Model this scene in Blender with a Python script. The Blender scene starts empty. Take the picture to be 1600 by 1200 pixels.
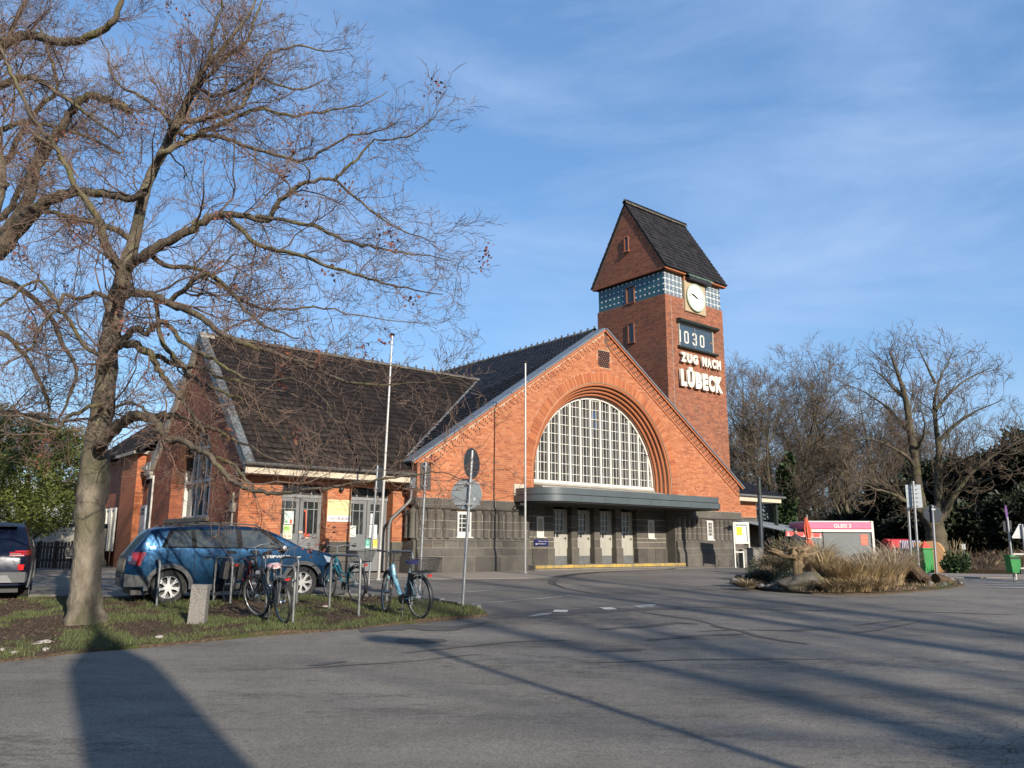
import bpy, bmesh, math, random
import numpy as np
from mathutils import Vector, Matrix
R = math.radians
random.seed(7); RNG = np.random.default_rng(11)
S = bpy.context.scene
COL = S.collection

# ---------------- camera, sky, sun, exposure ----------------
FPX, PITCH, ROLL, YAWB, EYE = 1252., R(11.4115), 0.00294851, 0.69674951, 1.6
cam = bpy.data.objects.new('camera', bpy.data.cameras.new('camera')); COL.objects.link(cam)
cam.data.sensor_width = 36; cam.data.lens = FPX / 1600 * 36; cam.data.clip_end = 2000; cam.data.clip_start = .05
_f = Vector((0, math.cos(PITCH), math.sin(PITCH))); _r0 = Vector((1, 0, 0)); _u0 = _r0.cross(_f)
_r = _r0 * math.cos(ROLL) + _u0 * math.sin(ROLL); _u = -_r0 * math.sin(ROLL) + _u0 * math.cos(ROLL)
cam.matrix_world = Matrix(((_r.x, _u.x, -_f.x, 0), (_r.y, _u.y, -_f.y, 0), (_r.z, _u.z, -_f.z, EYE), (0, 0, 0, 1)))
S.camera = cam
SUN_EL, SUN_AZ = R(23.5), R(30.5)      # elevation; azimuth measured from -Y (behind the viewer) towards +X
sdir = Vector((math.sin(SUN_AZ) * math.cos(SUN_EL), -math.cos(SUN_AZ) * math.cos(SUN_EL), math.sin(SUN_EL)))
W = bpy.data.worlds.new('World'); S.world = W; W.use_nodes = True
nt = W.node_tree; nt.nodes.clear()
def N(t, typ, **k):
    n = t.nodes.new(typ)
    for a, b in k.items():
        if a.startswith('i_'): n.inputs[a[2:].replace('_', ' ')].default_value = b
        else: setattr(n, a, b)
    return n
sky = N(nt, 'ShaderNodeTexSky', sky_type='NISHITA', sun_disc=False, sun_elevation=SUN_EL,
        sun_rotation=math.atan2(sdir.x, sdir.y), altitude=0, air_density=1.1, dust_density=.5, ozone_density=3.2)
bg = N(nt, 'ShaderNodeBackground'); bg.inputs[1].default_value = .110
out = N(nt, 'ShaderNodeOutputWorld')
# thin cirrus: stretched noise over the sky direction
tc = N(nt, 'ShaderNodeTexCoord'); mp = N(nt, 'ShaderNodeMapping'); mp.inputs['Scale'].default_value = (1.3, 1.3, 5.0)
mp.inputs['Rotation'].default_value = (R(14), R(-16), R(10))
n1 = N(nt, 'ShaderNodeTexNoise'); n1.inputs['Scale'].default_value = 1.7; n1.inputs['Detail'].default_value = 7; n1.inputs['Roughness'].default_value = .58
n1.inputs['Distortion'].default_value = .35
cr = N(nt, 'ShaderNodeValToRGB'); cr.color_ramp.elements[0].position = .40; cr.color_ramp.elements[1].position = .80
cr.color_ramp.elements[0].color = (0, 0, 0, 1); cr.color_ramp.elements[1].color = (.6, .6, .6, 1)
mx = N(nt, 'ShaderNodeMix', data_type='RGBA'); mx.inputs['B'].default_value = (4.6, 5.3, 6.6, 1)
L_ = nt.links.new
L_(tc.outputs['Generated'], mp.inputs['Vector']); L_(mp.outputs[0], n1.inputs['Vector']); L_(n1.outputs['Fac'], cr.inputs[0])
hs = N(nt, 'ShaderNodeHueSaturation'); hs.inputs['Saturation'].default_value = 1.1; hs.inputs['Value'].default_value = 1.0
L_(cr.outputs['Color'], mx.inputs['Factor']); L_(sky.outputs[0], hs.inputs['Color']); L_(hs.outputs[0], mx.inputs['A'])
ev = N(nt, 'ShaderNodeMix', data_type='RGBA'); ev.inputs['Factor'].default_value = .42; ev.inputs['B'].default_value = (1.25, 2.52, 4.9, 1)   # evens the gradient a little, as in the photo
L_(mx.outputs['Result'], ev.inputs['A']); L_(ev.outputs['Result'], bg.inputs[0]); L_(bg.outputs[0], out.inputs[0])
sun = bpy.data.objects.new('sun', bpy.data.lights.new('sun', 'SUN')); COL.objects.link(sun)
sun.data.energy = 5.0; sun.data.angle = R(.6); sun.data.color = (1, .90, .77)
sun.rotation_euler = (-sdir).to_track_quat('-Z', 'Y').to_euler()
vs = S.view_settings; S.display_settings.display_device = 'sRGB'; vs.view_transform = 'Standard'; vs.look = 'None'; vs.exposure = .7; vs.gamma = 1
vs.use_curve_mapping = False

# ---------------- geometry helpers ----------------
_fw = np.array(_f); _rt = np.array(_r); _up = np.array(_u); CAM = np.array([0, 0, EYE])
def ray(px, py): return _fw + _rt * (px - 800) / FPX + _up * (600 - py) / FPX
def at(px, py, Y):                       # the point seen at photo pixel (px,py) that stands Y metres away
    d = ray(px, py); return Vector(CAM + d * Y / d[1])
def sstep(a, b, x): t = min(1, max(0, (x - a) / (b - a))); return t * t * (3 - 2 * t)
GY, GZ = [-400, 0, 4, 10, 13.1, 16.2, 20, 26, 32, 900], [0, 0, .03, .19, .31, .45, .56, .71, .74, .74]
def g(x, y): return float(np.interp(y, GY, GZ)) - .42 * sstep(8, 20, x) * sstep(24, 40, y)
def gpix(px, py):                        # ground point seen at a photo pixel
    d = ray(px, py); z = .3; p = None
    for i in range(40):
        t = (z - EYE) / d[2]; p = CAM + d * t; z = .5 * z + .5 * g(p[0], p[1])
    return Vector((p[0], p[1], g(p[0], p[1])))
EX = Vector((math.cos(YAWB), math.sin(YAWB), 0)); EY = Vector((-math.sin(YAWB), math.cos(YAWB), 0))
OB = Vector((-3.116, 26.5, 0))
def LB(u, v, z=0): return OB + EX * u + EY * v + Vector((0, 0, z))

class MB:
    def __init__(s): s.v = []; s.f = []; s.m = []; s.mi = 0
    def add(s, vs, fs):
        b = len(s.v); s.v += [tuple(p) for p in vs]
        for f in fs: s.f.append([i + b for i in f]); s.m.append(s.mi)
    def box(s, x0, x1, y0, y1, z0, z1, M=None):
        vs = [Vector(p) for p in ((x0,y0,z0),(x1,y0,z0),(x1,y1,z0),(x0,y1,z0),(x0,y0,z1),(x1,y0,z1),(x1,y1,z1),(x0,y1,z1))]
        if M is not None: vs = [M @ p for p in vs]
        s.add(vs, [(0,3,2,1),(4,5,6,7),(0,1,5,4),(1,2,6,5),(2,3,7,6),(3,0,4,7)]); return s
    def bbox(s, x0, x1, y0, y1, z0, z1, b=.01):   # box with chamfered front (y0) edges
        vs = [(x0,y1,z0),(x1,y1,z0),(x1,y1,z1),(x0,y1,z1),(x0,y0+b,z0),(x1,y0+b,z0),(x1,y0+b,z1),(x0,y0+b,z1),
              (x0+b,y0,z0+b),(x1-b,y0,z0+b),(x1-b,y0,z1-b),(x0+b,y0,z1-b)]
        s.add(vs, [(3,2,1,0),(0,1,5,4),(1,2,6,5),(2,3,7,6),(3,0,4,7),(4,5,9,8),(5,6,10,9),(6,7,11,10),(7,4,8,11),(8,9,10,11)]); return s
    def prism(s, pts, a, b, axis='y', M=None):    # 2D outline extruded; axis y: pts are (x,z); z: (x,y); x: (y,z)
        n = len(pts)
        def P(p, h): return {'y': (p[0], h, p[1]), 'z': (p[0], p[1], h), 'x': (h, p[0], p[1])}[axis]
        vs = [Vector(P(p, a)) for p in pts] + [Vector(P(p, b)) for p in pts]
        if M is not None: vs = [M @ p for p in vs]
        s.add(vs, [list(range(n)), list(range(2*n-1, n-1, -1))] + [(i, i+n, (i+1)%n+n, (i+1)%n) for i in range(n)]); return s
    def tube(s, pts, r, k=8, cap=True):
        pts = [Vector(p) for p in pts]; n = len(pts)
        rs = r if hasattr(r, '__len__') else [r]*n
        prev = None; rings = []
        for i, p in enumerate(pts):
            t = (pts[min(i+1,n-1)] - pts[max(i-1,0)])
            t = t.normalized() if t.length > 1e-9 else Vector((0,0,1))
            if prev is None:
                a = Vector((0,0,1)) if abs(t.z) < .9 else Vector((1,0,0)); x = t.cross(a).normalized()
            else: x = (prev - t * prev.dot(t)); x = x.normalized() if x.length > 1e-6 else t.orthogonal().normalized()
            prev = x; y = t.cross(x)
            rings.append([p + (x*math.cos(q) + y*math.sin(q))*rs[i] for q in [2*math.pi*j/k for j in range(k)]])
        vs = [q for rg in rings for q in rg]; fs = []
        for i in range(n-1):
            for j in range(k):
                j2 = (j+1) % k; fs.append((i*k+j, i*k+j2, (i+1)*k+j2, (i+1)*k+j))
        if cap: fs += [list(range(k))[::-1], [(n-1)*k+j for j in range(k)]]
        s.add(vs, fs); return s
    def ring(s, c, R_, r, axis='y', k=32, kk=8, a0=0, a1=2*math.pi):   # torus / arc
        c = Vector(c); full = abs(a1-a0-2*math.pi) < 1e-6; n = k if full else k+1; vs = []
        for i in range(n):
            a = a0 + (a1-a0)*i/k; ca, sa = math.cos(a), math.sin(a)
            for j in range(kk):
                b = 2*math.pi*j/kk; rr = R_ + r*math.cos(b); h = r*math.sin(b)
                vs.append(c + {'y': Vector((rr*ca, h, rr*sa)), 'z': Vector((rr*ca, rr*sa, h)), 'x': Vector((h, rr*ca, rr*sa))}[axis])
        fs = []
        for i in range(k):
            i2 = (i+1) % n
            for j in range(kk): j2 = (j+1) % kk; fs.append((i*kk+j, i2*kk+j, i2*kk+j2, i*kk+j2))
        s.add(vs, fs); return s
    def lathe(s, prof, c=(0,0,0), axis='z', k=24, cap=True):  # prof: (r,h)
        c = Vector(c); n = len(prof); vs = []
        for r, h in prof:
            for j in range(k):
                a = 2*math.pi*j/k; x, y = r*math.cos(a), r*math.sin(a)
                vs.append(c + {'z': Vector((x,y,h)), 'y': Vector((x,h,y)), 'x': Vector((h,x,y))}[axis])
        s.add(vs, [(i*k+j, i*k+(j+1)%k, (i+1)*k+(j+1)%k, (i+1)*k+j) for i in range(n-1) for j in range(k)] + ([list(range(k))[::-1], [(n-1)*k+j for j in range(k)]] if cap else [])); return s
    def mesh(s, name, mats, smooth=False):
        me = bpy.data.meshes.new(name); me.from_pydata(s.v, [], s.f)
        mats = mats if isinstance(mats, (list, tuple)) else [mats]
        for m in mats: me.materials.append(m)
        if len(mats) > 1: me.polygons.foreach_set('material_index', s.m)
        bm = bmesh.new(); bm.from_mesh(me); bmesh.ops.recalc_face_normals(bm, faces=bm.faces); bm.to_mesh(me); bm.free()
        if smooth: me.polygons.foreach_set('use_smooth', [True]*len(me.polygons)); me.set_sharp_from_angle(angle=R(38 if smooth is True else smooth))
        me.update(); return me
    def build(s, name, mats, parent=None, smooth=False, loc=None):
        return link(name, s.mesh(name, mats, smooth), parent, loc)

def link(name, me, parent=None, loc=None, rot=None):
    o = bpy.data.objects.new(name, me); COL.objects.link(o)
    if parent is not None: o.parent = parent; 
    if parent is not None and 'off' in OFF.get(parent.name, {}): o.location = OFF[parent.name]['off']
    if loc is not None: o.location = Vector(o.location) + Vector(loc)
    if rot is not None: o.rotation_euler = rot
    return o
OFF = {}
def tag(o, label=None, cat=None, group=None, kind=None):
    if label: o['label'] = label
    if cat: o['category'] = cat
    if group: o['group'] = group
    if kind: o['kind'] = kind
    return o
def thing(name, label, cat, loc=(0,0,0), rz=0, group=None, off=None):
    o = bpy.data.objects.new(name, None); COL.objects.link(o); o.empty_display_size = .2
    o.location = loc; o.rotation_euler = (0, 0, rz); tag(o, label, cat, group)
    if off is not None: OFF[o.name] = {'off': Vector(off)}
    return o
def copy_tree(o, parent=None):
    c = o.copy(); COL.objects.link(c)
    if parent is not None: c.parent = parent
    for ch in [x for x in KIDS.get(o.name, [])]: copy_tree(ch, c)
    return c
KIDS = {}
def index_kids():
    KIDS.clear()
    for x in bpy.data.objects:
        if x.parent is not None: KIDS.setdefault(x.parent.name, []).append(x)
def np_obj(name, V, F, mat, parent=None, smooth=False, loc=None):   # V (n,3), F (m,k) arrays
    me = bpy.data.meshes.new(name); V = np.ascontiguousarray(V, np.float32); F = np.ascontiguousarray(F, np.int32); m, k = F.shape
    me.vertices.add(len(V)); me.vertices.foreach_set('co', V.ravel()); me.loops.add(m*k); me.loops.foreach_set('vertex_index', F.ravel())
    me.polygons.add(m); me.polygons.foreach_set('loop_start', np.arange(0, m*k, k, dtype=np.int32)); me.polygons.foreach_set('loop_total', np.full(m, k, np.int32))
    me.polygons.foreach_set('use_smooth', np.full(m, bool(smooth)))
    me.materials.append(mat); me.update(); me.validate(); return link(name, me, parent, loc)

# ---------------- materials ----------------
def newmat(name):
    m = bpy.data.materials.new(name); m.use_nodes = True; t = m.node_tree; b = t.nodes['Principled BSDF']; return m, t, b
def pm(name, c1, c2=None, scale=6., rough=.7, metal=0., bump=0., bscale=None, detail=5, island=0., spec=None, coat=0., trans=0., rvar=.0, contrast=.25, objrand=0., stretch=None, emis=0):
    """procedural surface: two colours mixed by noise, optional per-piece variation, fine relief"""
    m, t, b = newmat(name); b.inputs['Roughness'].default_value = rough; b.inputs['Metallic'].default_value = metal; c1 = tuple(x*.8 for x in c1); c2 = tuple(x*.8 for x in c2) if c2 else None
    if spec is not None: b.inputs['Specular IOR Level'].default_value = spec
    if coat: b.inputs['Coat Weight'].default_value = coat; b.inputs['Coat Roughness'].default_value = .04
    if trans: b.inputs['Transmission Weight'].default_value = trans
    c2 = c2 or tuple(x*.8 for x in c1)
    tc = N(t, 'ShaderNodeTexCoord'); vec = tc.outputs['Object']
    if stretch:
        mp = N(t, 'ShaderNodeMapping'); mp.inputs['Scale'].default_value = stretch; t.links.new(vec, mp.inputs[0]); vec = mp.outputs[0]
    n = N(t, 'ShaderNodeTexNoise'); n.inputs['Scale'].default_value = scale; n.inputs['Detail'].default_value = detail; n.inputs['Roughness'].default_value = .6
    t.links.new(vec, n.inputs['Vector'])
    r = N(t, 'ShaderNodeMapRange'); r.inputs['From Min'].default_value = .5-contrast; r.inputs['From Max'].default_value = .5+contrast
    t.links.new(n.outputs['Fac'], r.inputs['Value'])
    mx = N(t, 'ShaderNodeMix', data_type='RGBA'); mx.inputs['A'].default_value = (*c1, 1); mx.inputs['B'].default_value = (*c2, 1)
    t.links.new(r.outputs[0], mx.inputs['Factor']); col = mx.outputs['Result']
    if island or objrand:
        gm = N(t, 'ShaderNodeNewGeometry'); oi = N(t, 'ShaderNodeObjectInfo')
        ad = N(t, 'ShaderNodeMath', operation='ADD'); t.links.new(gm.outputs['Random Per Island'], ad.inputs[0]); t.links.new(oi.outputs['Random'], ad.inputs[1])
        fr = N(t, 'ShaderNodeMath', operation='FRACT'); t.links.new(ad.outputs[0], fr.inputs[0])
        v = max(island, objrand); mr = N(t, 'ShaderNodeMapRange'); mr.inputs['To Min'].default_value = 1-v; mr.inputs['To Max'].default_value = 1+v*.8
        t.links.new(fr.outputs[0], mr.inputs['Value'])
        hv = N(t, 'ShaderNodeHueSaturation'); t.links.new(col, hv.inputs['Color']); t.links.new(mr.outputs[0], hv.inputs['Value'])
        mh = N(t, 'ShaderNodeMapRange'); mh.inputs['To Min'].default_value = .5-v*.035; mh.inputs['To Max'].default_value = .5+v*.035
        m7 = N(t, 'ShaderNodeMath', operation='MULTIPLY'); m7.inputs[1].default_value = 7.31; f7 = N(t, 'ShaderNodeMath', operation='FRACT')
        t.links.new(fr.outputs[0], m7.inputs[0]); t.links.new(m7.outputs[0], f7.inputs[0]); t.links.new(f7.outputs[0], mh.inputs['Value']); t.links.new(mh.outputs[0], hv.inputs['Hue'])
        col = hv.outputs[0]
    t.links.new(col, b.inputs['Base Color'])
    if rvar:
        rr = N(t, 'ShaderNodeMapRange'); rr.inputs['To Min'].default_value = rough-rvar; rr.inputs['To Max'].default_value = rough+rvar
        t.links.new(n.outputs['Fac'], rr.inputs['Value']); t.links.new(rr.outputs[0], b.inputs['Roughness'])
    if bump:
        n2 = N(t, 'ShaderNodeTexNoise'); n2.inputs['Scale'].default_value = bscale or scale*4; n2.inputs['Detail'].default_value = 4
        t.links.new(vec, n2.inputs['Vector'])
        bp = N(t, 'ShaderNodeBump'); bp.inputs['Strength'].default_value = min(1, bump); bp.inputs['Distance'].default_value = .01 if bump <= 1 else .01*bump
        t.links.new(n2.outputs['Fac'], bp.inputs['Height']); t.links.new(bp.outputs[0], b.inputs['Normal'])
    return m
def brickmat(name, cols, weather=.0, wcol=(.12,.1,.07), big=.5):
    m, t, b = newmat(name); b.inputs['Roughness'].default_value = .82; b.inputs['Specular IOR Level'].default_value = .3
    gm = N(t, 'ShaderNodeNewGeometry'); oi = N(t, 'ShaderNodeObjectInfo'); tc = N(t, 'ShaderNodeTexCoord')
    ad = N(t, 'ShaderNodeMath', operation='ADD'); fr = N(t, 'ShaderNodeMath', operation='FRACT')
    t.links.new(gm.outputs['Random Per Island'], ad.inputs[0]); t.links.new(oi.outputs['Random'], ad.inputs[1]); t.links.new(ad.outputs[0], fr.inputs[0])
    cols = [tuple(x*.8 for x in c) for c in cols]; cr = N(t, 'ShaderNodeValToRGB'); e = cr.color_ramp.elements; cr.color_ramp.interpolation = 'CONSTANT'
    while len(e) > 1: e.remove(e[-1])
    e[0].position = 0; e[0].color = (*cols[0], 1)
    for i, c in enumerate(cols[1:], 1): q = e.new(i/len(cols)); q.color = (*c, 1)
    t.links.new(fr.outputs[0], cr.inputs[0])
    geo = gm.outputs['Position']
    n = N(t, 'ShaderNodeTexNoise'); n.inputs['Scale'].default_value = big; n.inputs['Detail'].default_value = 6; n.inputs['Roughness'].default_value = .65; t.links.new(geo, n.inputs['Vector'])
    mr = N(t, 'ShaderNodeMapRange'); mr.inputs['From Min'].default_value = .35; mr.inputs['From Max'].default_value = .7; mr.inputs['To Min'].default_value = 1.08; mr.inputs['To Max'].default_value = .84
    t.links.new(n.outputs['Fac'], mr.inputs['Value'])
    n2 = N(t, 'ShaderNodeTexNoise'); n2.inputs['Scale'].default_value = 28; n2.inputs['Detail'].default_value = 3; t.links.new(geo, n2.inputs['Vector'])
    m2 = N(t, 'ShaderNodeMapRange'); m2.inputs['To Min'].default_value = .82; m2.inputs['To Max'].default_value = 1.18; t.links.new(n2.outputs['Fac'], m2.inputs['Value'])
    mu = N(t, 'ShaderNodeMath', operation='MULTIPLY'); t.links.new(mr.outputs[0], mu.inputs[0]); t.links.new(m2.outputs[0], mu.inputs[1])
    hv = N(t, 'ShaderNodeHueSaturation'); t.links.new(cr.outputs[0], hv.inputs['Color']); t.links.new(mu.outputs[0], hv.inputs['Value'])
    col = hv.outputs[0]
    if weather:
        n3 = N(t, 'ShaderNodeTexNoise'); n3.inputs['Scale'].default_value = .8; n3.inputs['Detail'].default_value = 8; n3.inputs['Roughness'].default_value = .7
        ad2 = N(t, 'ShaderNodeVectorMath', operation='ADD'); ad2.inputs[1].default_value = (13, 5, 9); t.links.new(geo, ad2.inputs[0]); t.links.new(ad2.outputs[0], n3.inputs['Vector'])
        m3 = N(t, 'ShaderNodeMapRange'); m3.inputs['From Min'].default_value = .5; m3.inputs['From Max'].default_value = .72; m3.inputs['To Max'].default_value = weather; t.links.new(n3.outputs['Fac'], m3.inputs['Value'])
        mx = N(t, 'ShaderNodeMix', data_type='RGBA'); mx.inputs['B'].default_value = (*wcol, 1); t.links.new(m3.outputs[0], mx.inputs['Factor']); t.links.new(col, mx.inputs['A']); col = mx.outputs['Result']
    t.links.new(col, b.inputs['Base Color'])
    bp = N(t, 'ShaderNodeBump'); bp.inputs['Strength'].default_value = .35; bp.inputs['Distance'].default_value = .0012; t.links.new(n2.outputs['Fac'], bp.inputs['Height']); t.links.new(bp.outputs[0], b.inputs['Normal'])
    return m
BR_ORANGE = [(.45,.155,.066),(.41,.136,.056),(.47,.17,.076),(.38,.122,.051),(.44,.15,.063),(.33,.10,.047),(.49,.19,.09),(.43,.143,.06),(.46,.162,.071),(.37,.115,.05)]
BR_TOWER = [(.33,.12,.062),(.29,.10,.055),(.25,.088,.05),(.35,.135,.07),(.27,.094,.053),(.21,.078,.048),(.31,.11,.058),(.34,.128,.066)]
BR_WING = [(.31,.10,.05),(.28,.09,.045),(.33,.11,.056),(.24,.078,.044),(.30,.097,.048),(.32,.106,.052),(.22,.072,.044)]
M = {}
M['brick'] = brickmat('orange brick', BR_ORANGE, .35, (.20,.085,.05))
M['brick_t'] = brickmat('weathered brown brick', BR_TOWER, .55, (.10,.07,.05))
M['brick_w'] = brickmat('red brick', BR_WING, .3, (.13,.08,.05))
M['roll'] = brickmat('orange moulded brick', [(.43,.15,.066)], .15, (.3,.1,.05))
M['mortar'] = pm('mortar', (.50,.33,.215), (.40,.255,.165), 5, .9, bump=.3, bscale=60)
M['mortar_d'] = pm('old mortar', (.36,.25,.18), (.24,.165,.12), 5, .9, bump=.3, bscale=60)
M['stone'] = pm('basalt ashlar', (.125,.112,.092), (.070,.063,.052), 2.2, .85, bump=.7, bscale=45, objrand=.34, detail=8)
M['stone_joint'] = pm('pale stone joint', (.50,.45,.36), (.34,.30,.24), 8, .9)
M['zinc'] = pm('zinc sheet', (.22,.25,.27), (.16,.18,.20), 1.6, .45, metal=.35, rvar=.1)
M['zinc_old'] = pm('old streaked zinc', (.20,.21,.205), (.08,.085,.085), 9, .55, metal=.25, contrast=.12, stretch=(1,1,.4))
M['pipe'] = pm('galvanised pipe', (.26,.265,.26), (.19,.195,.19), 5, .45, metal=.5)
M['tile'] = pm('dark glazed roof tile', (.020,.019,.022), (.011,.0105,.012), 1.3, .5, spec=.25, island=.3, bump=.25, bscale=30, detail=7)
M['tile_w'] = pm('brown black roof tile with moss', (.028,.021,.018), (.012,.010,.009), 1.1, .7, spec=.15, island=.4, bump=.25, bscale=30, detail=8)
M['tile_t'] = pm('weathered grey black roof tile', (.033,.029,.029), (.014,.013,.014), 2.6, .6, spec=.25, island=.5, bump=.25, detail=8)
M['ridge'] = pm('ridge tile with lichen', (.17,.15,.12), (.05,.045,.045), 6, .7, objrand=.3)
M['cream'] = pm('cream paint', (.60,.52,.39), (.50,.43,.32), 3, .6)
M['white'] = pm('white paint', (.66,.64,.58), (.56,.54,.48), 2.5, .45)
M['offwhite'] = pm('weathered pale sill', (.40,.37,.31), (.29,.27,.23), 4, .7)
M['sandstone'] = pm('beige panel', (.44,.34,.22), (.38,.30,.19), 3, .8)
M['graydoor'] = pm('grey door paint', (.19,.195,.195), (.16,.165,.165), 1.5, .5)
M['bars'] = pm('grey frame paint', (.26,.27,.27), (.21,.22,.22), 3, .5)
M['canopy'] = pm('grey canopy sheet', (.115,.135,.14), (.085,.10,.105), 1.2, .42, metal=.2, rvar=.08, detail=7)
M['dark'] = pm('dark void', (.012,.012,.013), (.008,.008,.009), 2, .9)
M['black'] = pm('black plastic', (.02,.02,.021), (.013,.013,.014), 12, .5)
M['rubber'] = pm('rubber', (.018,.018,.018), (.03,.029,.027), 14, .8)
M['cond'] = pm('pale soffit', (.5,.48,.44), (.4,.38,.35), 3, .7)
M['yellow'] = pm('worn yellow paint', (.55,.36,.06), (.24,.19,.10), 3, .7, detail=9, contrast=.14)
M['granite'] = pm('granite', (.30,.28,.25), (.12,.113,.10), 60, .85, bump=.6, bscale=80, contrast=.16)
M['conc'] = pm('concrete', (.24,.225,.20), (.16,.15,.135), 5, .9, bump=.4, bscale=40)
M['alu'] = pm('galvanised steel', (.50,.51,.51), (.38,.39,.39), 9, .38, metal=.7)
M['signback'] = pm('sign back', (.30,.34,.35), (.24,.275,.285), 2, .45, metal=.35)
M['signdark'] = pm('dark sign back', (.022,.026,.03), (.015,.017,.02), 4, .5)
M['copper'] = pm('green copper', (.20,.33,.26), (.10,.16,.13), 6, .6, contrast=.15)
M['darkgreen'] = pm('dark green metal', (.045,.06,.05), (.025,.033,.03), 3, .4, metal=.3)
M['red'] = pm('red cloth', (.55,.03,.03), (.42,.02,.025), 4, .7)
M['green'] = pm('green plastic', (.03,.27,.06), (.02,.20,.045), 3, .4)
M['wicker'] = pm('tan wicker', (.60,.34,.15), (.48,.26,.11), 30, .7, bump=.5)
M['wood'] = pm('dark wood', (.07,.055,.04), (.04,.03,.025), 9, .8)
M['skin'] = pm('skin', (.5,.28,.2), (.45,.25,.18), 8, .6)
def glass(name, col=(.012,.015,.016), rough=.03, dist=.6):
    m, t, b = newmat(name); b.inputs['Roughness'].default_value = rough; b.inputs['Specular IOR Level'].default_value = dist
    tc = N(t, 'ShaderNodeTexCoord'); n = N(t, 'ShaderNodeTexNoise'); n.inputs['Scale'].default_value = 2.3; n.inputs['Detail'].default_value = 4
    t.links.new(tc.outputs['Object'], n.inputs['Vector'])
    mx = N(t, 'ShaderNodeMix', data_type='RGBA'); mx.inputs['A'].default_value = (*col, 1); mx.inputs['B'].default_value = (*[c*1.9 for c in col], 1)
    r = N(t, 'ShaderNodeMapRange'); r.inputs['From Min'].default_value = .45; r.inputs['From Max'].default_value = .65; t.links.new(n.outputs['Fac'], r.inputs['Value']); t.links.new(r.outputs[0], mx.inputs['Factor'])
    t.links.new(mx.outputs['Result'], b.inputs['Base Color']); return m
M['glass'] = glass('dark window glass', (.02,.023,.023)); M['carglass'] = glass('car glass', (.035,.042,.04), .02, .9)  # car glass colour is paler and mottled to stand in for reflected branches
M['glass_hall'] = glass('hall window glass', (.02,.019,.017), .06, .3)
def flat(name, c, rough=.6, metal=0): return pm(name, c, tuple(x*.9 for x in c), 3, rough, metal)

def text_mesh(name, body, size, depth, mat, parent=None, loc=(0,0,0), rot=(R(90),0,0), bold=0., align='LEFT', spacing=1., fit=None, off=True):
    c = bpy.data.curves.new(name, 'FONT'); c.body = body; c.size = size; c.extrude = depth; c.offset = bold; c.align_x = align; c.space_character = spacing; c.resolution_u = 4
    o = bpy.data.objects.new(name, c); COL.objects.link(o); bpy.context.view_layer.update()
    me = bpy.data.meshes.new_from_object(o.evaluated_get(bpy.context.evaluated_depsgraph_get())); bpy.data.objects.remove(o); bpy.data.curves.remove(c)
    co = np.empty(len(me.vertices)*3, np.float32); me.vertices.foreach_get('co', co); co = co.reshape(-1, 3)
    if fit:      # stretch to width, height
        mn, mxx = co.min(0), co.max(0); co[:, 0] = (co[:, 0]-mn[0])/(mxx[0]-mn[0])*fit[0]; co[:, 1] = (co[:, 1]-mn[1])/(mxx[1]-mn[1])*fit[1]
        me.vertices.foreach_set('co', co.ravel())
    me.materials.clear(); me.materials.append(mat); me.name = name
    o = bpy.data.objects.new(name, me); COL.objects.link(o)
    o.parent = parent; o.rotation_euler = rot; o.location = Vector(loc) + (OFF[parent.name]['off'] if parent is not None and off and parent.name in OFF else Vector((0,0,0)))
    return o
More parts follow.
